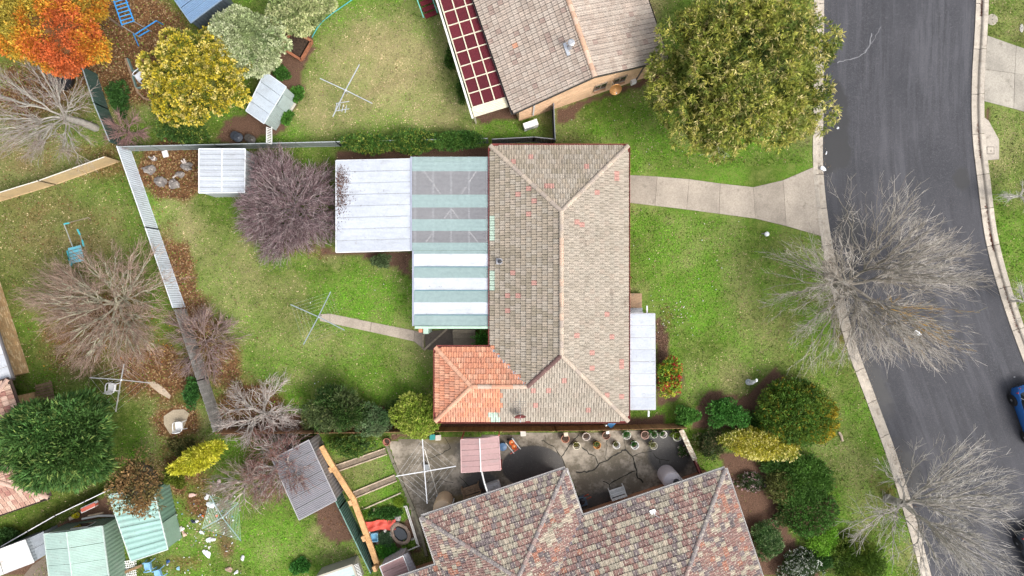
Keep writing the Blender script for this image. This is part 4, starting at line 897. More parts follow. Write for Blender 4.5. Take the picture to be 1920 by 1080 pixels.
# blue shed
q = [G(319, -12, 2.3), G(358, 43, 2.3), G(422, -5, 2.4), G(383, -60, 2.4)]
t = thing('blue_shed', 'blue corrugated iron shed at the top edge behind the golden tree', 'shed', base_of(q))
sheet_strips(t, [q[0], q[3], q[2], q[1]], 4, .12, .012, lambda k: jit((.14, .23, .36), .05, R4)); walls(t, q, .04, (.075, .095, .115), .2); edge_trim(t, q, .06, .06, (.20, .27, .36))
# green sheds, bottom left
q = [G(83, 1001, 1.75), G(192, 986, 1.75), G(208, 1110, 1.75), G(97, 1120, 1.75)]
t = thing('green_shed', 'large pale green gabled shed with dark window in the lower left corner', 'shed', base_of(q))
rg0, rg1 = q[0].lerp(q[1], .43) + Vector((0, 0, .22)), q[3].lerp(q[2], .43) + Vector((0, 0, .22))
sheet_strips(t, [q[0], rg0, rg1, q[3]], 4, .1, .006, lambda k: jit((.33, .45, .40), .03, R4)); sheet_strips(t, [rg0, q[1], q[2], rg1], 4, .1, .006, lambda k: jit((.34, .47, .41), .03, R4))
walls(t, q, .05, (.17, .25, .19), .25); MB().beam(rg0 + Vector((0, 0, .02)), rg1 + Vector((0, 0, .02)), .08, .03, (.48, .6, .54)).build('ridge', m_iron, t); edge_trim(t, q, .06, .08, (.42, .50, .46), 'gutter')
n_ = (q[1] - q[0]).normalized(); o_ = Vector((-n_.y, n_.x, 0))
MB().add([q[0], q[1], rg0 - Vector((0, 0, .02))], [(0, 1, 2)], (.17, .25, .19)).build('gable', m_iron, t)
wpos = [q[0].lerp(q[1], f) + o_ * -.02 + Vector((0, 0, -.55)) for f in (.42, .72)]
w_ = MB().beam(wpos[0] + o_ * .05, wpos[1] + o_ * .05, .05, .8, (.6, .62, .6)).build('window', m_flat, t); MB().beam(wpos[0] + o_ * .08 + n_ * .05, wpos[1] + o_ * .08 - n_ * .05, .02, .7).build('pane', m_glass, w_)
q = [G(203, 927, 1.75), G(288, 918, 1.75), G(315, 1030, 1.7), G(246, 1053, 1.7)]
t = thing('green_shed', 'pale green ribbed shed under the brown leafy tree beside the lattice', 'shed', base_of(q))
sheet_strips(t, [q[0], q[1], q[2], q[3]], 6, .36, .022, lambda k: jit((.29, .46, .41), .04, R4), nper=6); walls(t, q, .04, (.13, .225, .17), .25); edge_trim(t, q, .05, .05, (.55, .62, .58))
d0, d1 = q[1].lerp(q[2], .56), q[1].lerp(q[2], .97)
MB().beam(d0 + Vector((.03, 0, -.8)), d1 + Vector((.03, 0, -.8)), .03, 1.5, (.22, .33, .26)).build('door', m_iron, t)
t = thing('lattice_panel', 'white lattice panel lying beside the green sheds', 'lattice', G(236, 1068))
for k in range(9): MB().beam(G(221 + k * 3.6, 1052, .10), G(228 + k * 3.6, 1088, .10), .04, .02, (.80, .79, .76)).build('slat', m_wood, t)
for k in range(8): MB().beam(G(221, 1055 + k * 4, .125), G(256, 1049 + k * 4, .125), .04, .02, (.80, .79, .76)).build('slat', m_wood, t)
t = thing('timber_plank', 'loose brown timber plank lying on the white lattice', 'plank', G(248, 1065)); MB().beam(G(234, 1073, .19), G(266, 1060, .19), .16, .06, (.24, .15, .08)).build('plank', m_wood, t)
q = [G(-60, 1052, 1.6), G(47, 1012, 1.6), G(64, 1054, 1.6), G(-50, 1098, 1.6)]
t = thing('rusty_shed', 'low shed with worn white rust-stained iron roof at the lower left edge', 'shed', base_of(q))
sheet_strips(t, [q[0], q[3], q[2], q[1]], 4, .076, .008, lambda k: jit((.62, .60, .58), .05, R4), mat=m_rusty); walls(t, q, .04, (.33, .36, .38), .2); edge_trim(t, q, .04, .04, (.65, .65, .64))
q = [G(48, 1012, 1.2), G(82, 996, 1.2), G(86, 1040, 1.2), G(65, 1053, 1.2)]
t = thing('lean_to', 'small grey corrugated lean-to between the rusty shed and green shed', 'lean-to', base_of(q)); sheet_strips(t, q, 2, .076, .008, lambda k: jit((.30, .33, .36), .05, R4)); walls(t, q, .04, (.25, .27, .28), .2)
# grey iron lean-to under the reddish bare trees
q = [G(510, 861, 2.0), G(579, 825, 2.0), G(631, 938, 2.0), G(561, 975, 2.0)]
t = thing('grey_shed', 'grey corrugated iron shed roof beneath the reddish bare tree', 'shed', base_of(q)); sheet_strips(t, q, 6, .11, .014, lambda k: jit((.20, .195, .21), .07, R4)); walls(t, q, .04, (.18, .17, .17), .2)
for f in (0, 1): pass
edge_trim(t, q, .05, .05, (.36, .35, .36))
# low green-topped pool shed at the bottom edge
q = [G(588, 1084, 1.5), G(661, 1059, 1.5), G(674, 1096, 1.5), G(600, 1122, 1.5)]
t = thing('garden_shed', 'pale green flat shed roof with white slatted end at the bottom edge', 'shed', base_of(q)); sheet_strips(t, q, 2, .2, .004, lambda k: jit((.45, .62, .56), .03, R4)); walls(t, q, .03, (.35, .33, .28), None); edge_trim(t, q, .12, .06, (.40, .37, .30))
for k in range(9): MB().beam(G(664 + k * .9, 1060 + k * 2.6, 1.45), G(672 + k * .9, 1057 + k * 2.6, 1.35), .03, .03, (.8, .8, .78)).build('slat', m_flat, t)
# pink-roofed shed
q = [G(712, 1062, 1.7), G(756, 1042, 1.7), G(775, 1092, 1.7), G(730, 1110, 1.7)]
t = thing('pink_shed', 'small shed with dusty pink iron roof at the bottom edge by the pond', 'shed', base_of(q))
pr0, pr1 = q[0].lerp(q[1], .02), q[3].lerp(q[2], .02)
sheet_strips(t, q, 4, .25, .018, lambda k: jit((.38, .235, .22), .06, R4), nper=6); walls(t, q, .04, (.40, .36, .36), .2); edge_trim(t, q, .05, .05, (.78, .77, .76))
q = [G(757, 1040, 1.65), G(765, 1036, 1.2), G(790, 1084, 1.2), G(776, 1092, 1.65)]
sheet_strips(t, q, 1, .2, .01, lambda k: (.46, .47, .52), name='side_sheet')
# maroon canopy in the concrete yard
q = [G(865, 886, 2.1), G(939, 881, 2.1), G(935, 818, 2.1), G(864, 824, 2.1)]
t = thing('canopy_frame', 'dusty pink canopy roof on posts over the lower concrete yard', 'canopy', base_of(q))
mid0, mid1 = q[0].lerp(q[1], .5) + Vector((0, 0, .12)), q[3].lerp(q[2], .5) + Vector((0, 0, .12))
for a, b, c, d in ((q[0], mid0, mid1, q[3]), (mid0, q[1], q[2], mid1)): sheet_strips(t, [a, b, c, d], 6, .3, .004, lambda k: jit((.37, .235, .225), .05, R4))
edge_trim(t, q, .05, .06, (.50, .33, .32)); MB().beam(mid0 + Vector((0, 0, .03)), mid1 + Vector((0, 0, .03)), .06, .04, (.72, .70, .69)).build('ridge', m_flat, t)
for x in (885, 918): MB().beam(G(x, 884, 2.14), G(x, 821, 2.14), .03, .02, (.28, .16, .15)).build('seam', m_flat, t)
for p in q: MB().beam((p.x * .98, p.y + .05, 0), (p.x * .98, p.y + .05, 2.06), .07, .07, (.5, .12, .1)).build('post', m_flat, t)
t = thing('pipe_rail', 'white pipe running from the pink canopy to the house gutter', 'pipe', G(910, 905)); MB().tube([G(903, 884, 2.1), G(908, 905, 2.4), G(915, 926, 2.62)], .05, 6, (.78, .78, .76)).build('pipe', m_plas, t)

# ---- fences
def fence(name, label, pts, h, kind, col, panel=2.35, group=None, cap=(.6, .62, .64), pcol=None, z0=0.0):
    P = [Vector((p[0], p[1], 0)) for p in pts]
    t = thing(name, label, 'fence', mean(P)); r = random.Random(len(label))
    for a, b in zip(P, P[1:]):
        L = (b - a).length; n = max(1, round(L / panel)); d = (b - a) / L; o = Vector((-d.y, d.x, 0))
        for k in range(n):
            p, q = a + d * (L * k / n), a + d * (L * (k + 1) / n); c = jit(pcol[k % len(pcol)] if pcol else col, .06, r)
            MB().beam(p + Vector((0, 0, -.1)), p + Vector((0, 0, h + .03)), .06, .06, tuple(x * .85 for x in c)).build('post', m_flat, t)
            if kind == 'metal':
                m = int(L / n / .15) * 4; vs = []
                for j in range(m + 1):
                    s = p.lerp(q, .01 + .98 * j / m) + o * (0, .022, .022, 0)[j % 4]; vs += [(s.x, s.y, .02), (s.x, s.y, h - .02)]
                MB().add(vs, [(2 * j, 2 * j + 2, 2 * j + 3, 2 * j + 1) for j in range(m)], c).build('panel', m_iron, t)
                MB().beam(p + Vector((0, 0, h)), q + Vector((0, 0, h)), .05, .05, cap).build('rail', m_flat, t)
                MB().beam(p + Vector((0, 0, .03)), q + Vector((0, 0, .03)), .05, .05, c).build('rail', m_flat, t)
            else:
                m = int(L / n / .11); mb = MB()
                for j in range(m):
                    s, e = p.lerp(q, j / m), p.lerp(q, (j + .92) / m); hh = h + r.uniform(-.04, .03); off = o * r.uniform(-.006, .006)
                    mb.beam(s + off + Vector((0, 0, hh / 2)), e + off + Vector((0, 0, hh / 2)), .02, hh, jit(c, .18, r))
                prop(mb.build('palings', m_wood, t), kind='stuff')
                for z in (.35, h - .3): MB().beam(p + o * -.03 + Vector((0, 0, z)), q + o * -.03 + Vector((0, 0, z)), .04, .08, tuple(x * .8 for x in c)).build('rail', m_wood, t)
        MB().beam(b + Vector((0, 0, -.1)), b + Vector((0, 0, h + .03)), .06, .06, col).build('post', m_flat, t)
    return t
fence('sheet_fence', 'pale blue-grey metal sheet fence along the left side of the back lawn', [G(246, 284), G(297, 430), G(347, 575)], 1.45, 'metal', (.58, .64, .70), cap=(.66, .70, .74))
fence('paling_fence', 'weathered grey timber paling fence below the pale metal fence', [G(349, 580), G(390, 708), G(420, 800)], 1.4, 'wood', (.26, .25, .235))
fence('sheet_fence', 'cream metal fence crossing the left neighbour lawn', [G(-60, 396), G(105, 346), G(224, 303)], 1.45, 'metal', (.50, .37, .21), cap=(.66, .62, .54), panel=2.4)
fence('sheet_fence', 'pale grey metal fence along the top of the back yard behind the hedge', [G(244, 283), G(420, 279), G(640, 274), G(915, 268)], 1.2, 'metal', (.20, .23, .22), cap=(.34, .37, .38))
fence('sheet_fence', 'dark green metal fence beside the autumn tree', [G(182, 140), G(203, 205), G(232, 275)], 1.4, 'metal', (.055, .10, .085), cap=(.34, .40, .42))
fence('side_fence', 'short dark side fence between the gable house and the tiled house', [G(1035, 200), G(1038, 272)], 1.5, 'metal', (.06, .065, .08), cap=(.20, .21, .24))
fence('side_fence', 'low dark fence piece at the top of the beige tiled house', [G(924, 270), G(1000, 266), G(1038, 270)], 1.3, 'metal', (.10, .10, .11), cap=(.26, .26, .28))
fence('paling_fence', 'long brown timber paling fence below the beige tiled house', [G(424, 803), G(600, 803), G(820, 800), G(1040, 799), G(1275, 794)], 1.4, 'wood', (.30, .165, .085), panel=2.6)
fence('sheet_fence', 'narrow dark green fence with white rails beside the orange retaining wall', [G(597, 834), G(648, 938), G(705, 1055)], 1.5, 'metal', (.06, .12, .095), cap=(.16, .28, .24), panel=1.9)
fence('sheet_fence', 'black and white sheet fence behind the lower left sheds', [G(25, 1013), G(125, 956), G(232, 905)], 1.0, 'metal', (.035, .04, .045), cap=(.72, .72, .74))
# orange timber retaining wall in stepped panels
t = thing('retaining_wall', 'stepped orange timber wall with cap posts beside the lower vegetable lawn', 'retaining wall', G(655, 940)); ro = random.Random(9)
for (x0, y0), (x1, y1) in (((606, 836), (628, 875)), ((628, 875), (666, 935)), ((666, 935), (690, 1000)), ((690, 1000), (710, 1055))):
    n = 7
    for k in range(3):
        MB().beam(G(x0, y0, .14 + k * .30), G(x1, y1, .14 + k * .30), .05, .28, jit((.55, .31, .14), .1, ro)).build('board', m_wood, t)
    MB().beam(G(x0 - 4, y0 + 1, .95), G(x1 - 4, y1 + 1, .95), .34, .05, jit((.56, .33, .15), .08, ro)).build('cap_board', m_wood, t)
    MB().box(G(x1 - 1, y1 - 2), .22, .34, 1.08, math.radians(25), (.60, .36, .18)).build('pier', m_wood, t)
# garden lawn edging of the lower neighbour
t = thing('garden_kerb', 'mossy low concrete edge between the small lawn and cracked yard', 'edging', G(757, 890))
for a, b in (((722, 825), (738, 868)), ((738.5, 869), (757, 912)), ((757.5, 913), (776, 955)), ((776, 956), (790, 1000)), ((790, 1000), (800, 1042))): MB().beam(G(*a, .08), G(*b, .08), .17, .18, jit((.20, .185, .13), .12, ro)).build('edge_block', m_conc, t)
for lb, a, b, w in (('wide weathered board path crossing the small lawn near the hedge', (632, 878), (724, 846), .30), ('wide weathered board path crossing the middle of the small lawn', (657, 931), (742, 896), .30)):
    t = thing('plank_path', lb, 'path', (G(*a) + G(*b)) / 2); d = (G(*b) - G(*a)).normalized(); o = Vector((-d.y, d.x, 0))
    MB().beam(G(*a, .02), G(*b, .02), w, .05, (.21, .165, .12)).build('bed', m_wood, t)
    for s in (-1, 1): MB().beam(G(*a, .07) + o * s * (w / 2 + .05), G(*b, .07) + o * s * (w / 2 + .05), .07, .12, (.50, .40, .30)).build('board', m_wood, t)
t = thing('edging_board', 'thin pale timber edging along the small lawn above the pond garden', 'edging', G(710, 940)); MB().beam(G(676, 957, .06), G(752, 924, .06), .07, .10, (.46, .40, .30)).build('board', m_wood, t)
t = thing('pond_garden_frame', 'white timber rail frame around the pond garden', 'edging', G(770, 990))
for a, b in (((757, 950), (763, 949)), ((763, 950), (785, 1022)), ((760, 950), (782, 1020)), ((786, 1023), (755, 1036))): MB().beam(G(*a, .35), G(*b, .35), .06, .08, (.66, .64, .60)).build('rail', m_flat, t)
for x, y in ((763, 950), (775, 988), (786, 1023), (756, 1036)): MB().beam(G(x, y, 0), G(x, y, .35), .07, .07, (.6, .58, .54)).build('post', m_flat, t)
# brick wall with lichen cap and gate
t = thing('brick_wall', 'short brick garden wall with lichen-covered capping beside the potted plants', 'wall', G(1295, 845)); rw = random.Random(3)
m_cap = Mt('lichen_cap', attr=True, rough=.9, var=.2, fine=.2, speck=((.62, .60, .48), 6, .52, .9), stain=((.07, .08, .03), 5, .6, .7))
for k in range(9):
    a, b = Vector((1277, 806)).lerp(Vector((1303, 862)), k / 9), Vector((1277, 806)).lerp(Vector((1303, 862)), (k + .95) / 9)
    MB().beam(G(a.x, a.y, 1.13), G(b.x, b.y, 1.13), .30, .10, jit((.40, .33, .25), .12, rw)).build('coping_stone', m_cap, t)
    for j in range(7):
        f0, f1 = (k + .02) / 9, (k + .97) / 9; sft = (j % 2) * .04
        a, b = Vector((1277, 806)).lerp(Vector((1303, 862)), f0), Vector((1277, 806)).lerp(Vector((1303, 862)), f1)
        MB().beam(G(a.x, a.y + sft * 10, .08 + j * .15), G(b.x, b.y + sft * 10, .08 + j * .15), .22, .135, jit((.42, .18, .10), .2, rw)).build('brick', m_brick, t)
t = thing('side_gate', 'narrow maroon gate between the brick garden wall and speckled house', 'gate', G(1310, 880)); MB().beam(G(1304, 866, .7), G(1315, 893, .7), .05, 1.3, (.12, .035, .03)).build('leaf', m_wood, t); MB().beam(G(1304, 866, 1.38), G(1315, 893, 1.38), .09, .05, (.20, .06, .05)).build('rail', m_wood, t)
# ---------------------------------------------------------------- yard objects
def clothesline(name, label, base, ctr, ends, z, rings, col, lcol, lr=.004):
    t = thing(name, label, 'clothesline', G(*base))
    c = G(*ctr, z); MB().tube([G(*base, 0), Vector((G(*base, 0).x, G(*base, 0).y, z * .5)), c], .03, 8, col).build('pole', m_metal, t)
    MB().lathe(c - Vector((0, 0, .12)), [(.06, 0), (.08, .05), (.08, .16), (.03, .2)], 10, col).build('hub', m_metal, t)
    E = [G(*e, z + .05) for e in ends]
    for e in E: MB().beam(c, e, .05, .05, col).build('arm', m_metal, t)
    for k in range(rings):
        f = 1 - k * .8 / max(rings, 1) - .02; P = [c.lerp(e, f) for e in E]; m = MB()
        for a, b in zip(P, P[1:] + P[:1]): m.tube([a, (a + b) / 2 - Vector((0, 0, .03)), b], lr, 3, lcol)
        m.build('line', m_plas, t)
    return t
clothesline('clothesline', 'rotary clothesline on the green back lawn at the end of the path', (603, 592), (597, 594), [(545, 571), (620, 547), (646, 619), (569, 646)], 1.8, 5, (.36, .42, .45), (.40, .44, .34))
t = clothesline('clothesline', 'silver rotary clothesline on the dry upper lawn', (652, 176), (648, 169), [(600, 147), (674, 121), (698, 194), (624, 219)], 1.8, 0, (.62, .65, .70), (.7, .7, .7))
for k in range(4): MB().beam(G(632 + k * 6, 193 + k * 1.5, 1.3), G(629 + k * 6, 207 + k * 1.5, 1.3), .035, .035, (.62, .65, .7)).build('rack_bar', m_metal, t)
for y in (0, 14): MB().beam(G(630, 194 + y, 1.32), G(655, 190 + y, 1.32), .035, .035, (.62, .65, .7)).build('rack_bar', m_metal, t)
clothesline('clothesline', 'thin rotary clothesline among fallen leaves on the left lawn', (232, 712), (227, 712), [(168, 708), (233, 682), (281, 718), (217, 772)], 1.8, 3, (.55, .55, .54), (.6, .58, .55))
clothesline('clothesline', 'white rotary clothesline over the lower concrete yard', (800, 880), (796, 884), [(742, 893), (792, 823), (855, 874), (801, 944)], 1.8, 4, (.72, .73, .74), (.72, .72, .7))
t = thing('line_prop', 'thin white line prop leaning beside the concrete yard clothesline', 'pole', G(812, 905)); MB().tube([G(796, 842, 1.5), G(821, 930, .1)], .025, 5, (.7, .68, .62)).build('pole', m_metal, t); MB().box(G(822, 929, 0), .22, .2, .25, .3, (.35, .38, .4)).build('foot', m_metal, t)
clothesline('clothesline', 'green wire rotary clothesline above scattered rubbish in the lower left yard', (420, 962), (417, 970), [(394, 929), (447, 943), (452, 1014), (379, 991)], 1.8, 9, (.40, .52, .50), (.38, .60, .50), .009)

# monkey bars, swing set
BL = (.03, .25, .60)
t = thing('climbing_frame', 'blue metal climbing ladder frame in the fallen leaves at the top', 'climbing frame', G(250, 45))
for a, b in (((208, -14), (229, 48)), ((233, -8), (251, 40))): MB().tube([G(*a, 1.7), G(*b, 1.7)], .04, 7, BL).build('side_rail', m_plas, t)
for k in range(9): MB().tube([G(209 + k * 2.5, -10 + k * 7.0, 1.7), G(234 + k * 2.4 - 1, -17 + k * 7.0, 1.7)], .032, 6, (.04, .28, .62)).build('rung', m_plas, t)
for a, b in (((228, 48), (264, 71)), ((249, 39), (284, 59))): MB().tube([G(*a, 1.7), G(*b, .02)], .03, 6, (.62, .60, .58)).build('leg', m_metal, t)
for a, b, z in (((254, 64), (293, 39), .9), ((260, 68), (280, 57), .4)): MB().tube([G(*a, z), G(*b, z)], .04, 7, BL).build('rung', m_plas, t)
for a, b in (((250, 63), (260, 86)), ((293, 39), (306, 46))): MB().tube([G(*a, .9), G(*b, 0)], .035, 7, BL).build('leg', m_plas, t)
TQ = (.06, .38, .42)
t = thing('swing_seat', 'turquoise swing seat frame half hidden by the bare left tree', 'swing', G(142, 480))
for k in range(5): MB().beam(G(128 + k * 1.5, 468 + k * 6, .7), G(152 + k * 1.5, 462 + k * 6, .7), .17, .03, jit((.14, .46, .56), .1, R4)).build('slat', m_plas, t)
for k in range(3): MB().beam(G(126 + k * 1.2, 470 + k * 8, .85), G(133 + k * 1.2, 500 - k * 2, .85), .05, .10, TQ).build('side_rail', m_plas, t)
for a, b in (((120, 420), (136, 462)), ((147, 432), (158, 462))): MB().tube([G(*a, 1.9), G(*b, .75)], .03, 6, (.6, .62, .6)).build('chain', m_metal, t)
for a, b in (((120, 420), (130, 418)), ((145, 430), (150, 440)), ((154, 450), (157, 462))): MB().tube([G(*a, 1.9), G(*b, 1.9)], .05, 6, TQ).build('bracket', m_plas, t)
for a in ((120, 420), (166, 408)): MB().tube([G(*a, 1.9), G(a[0] + 4, a[1] + 6, 0)], .03, 6, (.3, .25, .2)).build('post', m_metal, t)
MB().tube([G(120, 420, 1.9), G(166, 408, 1.9)], .03, 6, (.34, .27, .2)).build('crossbar', m_metal, t)

def chair(label, px, py, rot, col, group=None, z=0):
    """moulded plastic garden chair lying or standing; rot = direction the seat faces"""
    b = G(px, py, z); t = thing('plastic_chair', label, 'chair', b, group); c, s = math.cos(rot), math.sin(rot)
    T = lambda x, y, zz: (b.x + c * x - s * y, b.y + s * x + c * y, b.z + zz)
    m = MB()
    seat = [T(x, y, .40) for x, y in ((-.22, -.24), (.24, -.24), (.27, 0), (.24, .24), (-.22, .24))]; m.prism(seat, b.z + .39, b.z + .43, col, True); m.build('seat', m_plas, t)
    for k in range(5):
        y = -.2 + k * .1; MB().beam(T(-.22, y, .42), T(-.34, y * 1.1, .82), .065, .02, col).build('slat', m_plas, t)
    MB().tube([T(-.34, -.25, .80), T(-.37, 0, .86), T(-.34, .25, .80)], .03, 6, col).build('top_rail', m_plas, t)
    for y in (-.27, .27):
        MB().tube([T(-.30, y, .66), T(.05, y * 1.08, .64), T(.22, y, .60), T(.26, y, .40)], .03, 6, col).build('armrest', m_plas, t)
        for x in (-.25, .25): MB().tube([T(x * .85, y * .9, .40), T(x * 1.12, y * 1.05, 0)], .028, 6, col).build('leg', m_plas, t)
WHT = (.80, .80, .79)
chair('white plastic chair standing on the pale sand patch', 342, 796, math.radians(95), WHT)
chair('white plastic chair under the leaf-strewn left clothesline', 218, 724, math.radians(85), WHT)
chair('white plastic chair beside the golden round tree', 269, 147, math.radians(220), (.70, .72, .76))
chair('pale blue plastic chair near the lower green shed corner', 285, 1056, math.radians(190), (.24, .47, .72))
chair('pale blue plastic chair closest to the bottom edge by the sheds', 304, 1070, math.radians(200), (.24, .47, .72))

# raised beds
t = thing('raised_bed', 'square brown timber raised garden bed full of dark soil', 'planter', G(556, 86))
sq = [(548, 56), (585, 78), (565, 113), (527, 89)]
for k in range(4):
    a, b = sq[k], sq[(k + 1) % 4]
    for j in range(2): MB().beam(G(*a, .12 + j * .2), G(*b, .12 + j * .2), .16, .19, jit((.30, .12, .062), .15, R4)).build('sleeper', m_wood, t)
MB().prism([G(556.5 + (x - 556.5) * .86, 84 + (y - 84) * .86) for x, y in sq], 0, .26).build('soil', m_soil, t)
t = thing('raised_bed', 'timber raised bed mostly covered by the pale green tree', 'planter', G(520, 70))
for a, b in (((516, 84), (536, 58)), ((512, 80), (530, 54))): MB().beam(G(*a, .2), G(*b, .2), .12, .3, (.33, .13, .07)).build('sleeper', m_wood, t)
t = thing('vegetable_bed', 'green edged leaf-filled garden bed left of the golden tree', 'planter', G(258, 142))
for a, b in (((240, 110), (249, 134)), ((249, 134), (266, 130)), ((250, 144), (256, 164)), ((258, 166), (283, 160)), ((250, 144), (262, 140))): MB().beam(G(*a, .12), G(*b, .12), .06, .24, (.16, .24, .22)).build('edge_board', m_flat, t)
t = thing('timber_log', 'long grey timber log edging beside the green garden bed', 'log', G(250, 140)); MB().tube([G(236, 110, .08), G(250, 150, .08), G(258, 172, .08)], .08, 7, (.30, .20, .13)).build('log', m_bark, t)
t = thing('timber_log', 'curved brown log edging below the green garden bed', 'log', G(275, 182)); MB().tube([G(257, 172, .07), G(270, 184, .07), G(300, 194, .07)], .07, 7, (.28, .19, .12)).build('log', m_bark, t)
t = thing('terracotta_pot', 'small red terracotta pot in the mulch by the pale green tree', 'pot', G(508, 118)); MB().lathe(G(508, 118), [(.12, 0), (.15, .3), (.12, .3), (.10, .1)], 12, (.45, .12, .05)).build('pot', m_rock, t)
for lb, x, y, r, c in (('black lidded compost bin beside the upper back fence', 447, 258, .30, (.03, .035, .045)), ('dark round bin next to the compost bin', 472, 262, .26, (.05, .045, .04))):
    t = thing('compost_bin', lb, 'bin', G(x, y)); MB().lathe(G(x, y), [(r * 1.1, 0), (r, .5), (r * .95, .55)], 16, c).build('body', m_plas, t); MB().lathe(G(x, y, .55), [(r, 0), (r, .05), (r * .4, .1), (r * .12, .14)], 16, tuple(k * 1.5 for k in c)).build('lid', m_plas, t)
t = thing('garden_hose', 'blue-green garden hose curving over the upper lawn', 'hose', G(620, 30)); MB().tube([G(x, y, .05) for x, y in ((585, 70), (595, 52), (605, 40), (622, 26), (642, 12), (668, -6))], .032, 6, (.08, .38, .38)).build('hose', m_plas, t)
t = thing('rubber_tub', 'large black round tub under the autumn tree', 'tub', G(121, 150)); MB().lathe(G(121, 150), [(.70, 0), (.78, .35), (.72, .36), (.62, .08)], 20, (.015, .015, .017)).build('tub', m_plas, t)
for lb, x, y, r in (('largest grey burnt stump in the leafy back corner', 281, 318, .36), ('pale split stump pile at the centre of the leafy corner', 301, 340, .40), ('stump beside the white split logs', 326, 345, .38), ('grey stump nearest to the white garden shed', 350, 312, .34), ('small dark stump in the leafy corner', 338, 327, .25), ('small stump near the back corner fence', 288, 298, .18)):
    t = thing('tree_stump', lb, 'stump', G(x, y)); rs = random.Random(x); m = MB()
    m.blob(G(x, y, .12), r, r * .8, .22, x, .22, 12, 7, (.20, .18, .165)); m.build('stump', m_rock, t)
    for k in range(4):
        a = rs.uniform(0, 6.28); p = G(x, y, .2) + Vector((math.cos(a), math.sin(a), 0)) * r * .5
        MB().tube([p, p + Vector((rs.uniform(-.4, .4), rs.uniform(-.4, .4), rs.uniform(0, .12)))], [.08, .05], 6, rs.choice([(.38, .34, .30), (.48, .42, .38), (.16, .14, .13)])).build('root', m_bark, t)
t = thing('white_slab', 'white broken slab lying near the back corner fence', 'slab', G(311, 289)); MB().box(G(311, 289), .34, .42, .1, .3, (.66, .65, .64)).build('slab', m_conc, t)

# pots in the lower yard
POTS = [('terracotta pot of bare soil with a cream block leaning on it', 1059, 820, .27, (.42, .20, .13), None), ('pale rimmed pot of bare brown soil in the back row', 1098, 816, .26, (.60, .52, .46), None), ('brown pot of bare soil beside a white marker', 1135, 814, .26, (.34, .19, .14), None), ('cream rimmed pot with a leafy green bush in the back row', 1173, 813, .28, (.66, .63, .56), ((.04, .16, .025), .30)),
        ('reddish pot of bare soil right of the leafy back-row pots', 1207, 813, .27, (.46, .30, .24), None), ('pot with spreading dark green leaves against the back fence', 1224, 812, .24, (.5, .48, .42), ((.035, .13, .02), .32)), ('white rimmed pot with low green plant, last in the back row', 1241, 812, .24, (.72, .69, .63), ((.05, .15, .03), .2)),
        ('cream pot with yellowish plant, first of the front row', 1080, 833, .25, (.62, .57, .43), ((.22, .21, .06), .2)), ('orange terracotta pot with small plant in the front row', 1118, 832, .25, (.55, .25, .08), ((.14, .19, .05), .22)), ('white pot with small olive plant in the front row', 1154, 832, .24, (.74, .72, .68), ((.15, .17, .06), .18)), ('white rimmed pot with dark green spiky plant in the front row', 1188, 832, .27, (.68, .67, .63), ((.03, .12, .02), .24)),
        ('cream pot with wispy pale plant, last of the front row', 1223, 833, .25, (.60, .56, .46), ((.20, .21, .08), .26)), ('large white pot with lime green shrub beside the brick wall', 1267, 816, .30, (.66, .64, .58), ((.22, .34, .03), .40)), ('red-brown pot at the top left of the concrete yard', 727, 826, .24, (.40, .17, .12), None)]
POTPLANTS = []
for lb, x, y, r, c, pl in POTS:
    t = thing('plant_pot', lb, 'pot', G(x, y)); MB().lathe(G(x, y), [(r * .72, 0), (r * .95, .36), (r, .37), (r, .42), (r * .86, .42), (r * .84, .30)], 18, c).build('pot', m_rock, t)
    MB().lathe(G(x, y, .28), [(r * .86, 0), (r * .82, .05), (.02, .09)], 14, (1, 1, 1)).build('soil', m_soil, t)
    if pl: POTPLANTS.append((t, x, y, pl))
t = thing('cream_block', 'cream block balanced on the first terracotta pot', 'block', G(1061, 815, .42)); MB().box(G(1061, 814, .42), .26, .24, .1, .1, (.66, .57, .44)).build('block', m_conc, t)
t = thing('white_marker', 'white label block behind the brown bare-soil pot', 'block', G(1139, 811, .42)); MB().box(G(1139, 810.5, .42), .2, .18, .1, .1, (.78, .77, .74)).build('block', m_conc, t)
def tank(name, label, px, py, r, h, col, lid):
    b = G(px, py); t = thing(name, label, 'water tank', b); prof = [(r, 0)]
    for k in range(8): prof += [(r, h * (k + .2) / 8), (r * .975, h * (k + .5) / 8), (r, h * (k + .8) / 8)]
    MB().lathe(b, prof + [(r, h), (r * .9, h + .1), (r * .35, h + .22), (.05, h + .23)], 24, col).build('body', m_plas, t)
    MB().lathe(b + Vector((r * .35, 0, h + .17)), [(.2, 0), (.2, .08), (.03, .1)], 14, lid).build('lid', m_plas, t)
    MB().tube([b + Vector((r + .05, .05, .05)), b + Vector((r + .05, .05, h + .1))], .045, 6, (.8, .79, .75)).build('pipe', m_plas, t)
tank('water_tank', 'tan plastic water tank at the corner of the speckled house', 834, 936, .55, 1.6, (.58, .42, .27), (.08, .07, .06))
tank('water_tank', 'pale pink-grey water tank by the speckled house near the brick wall', 1249, 888, .58, 1.5, (.52, .47, .48), (.06, .055, .06))
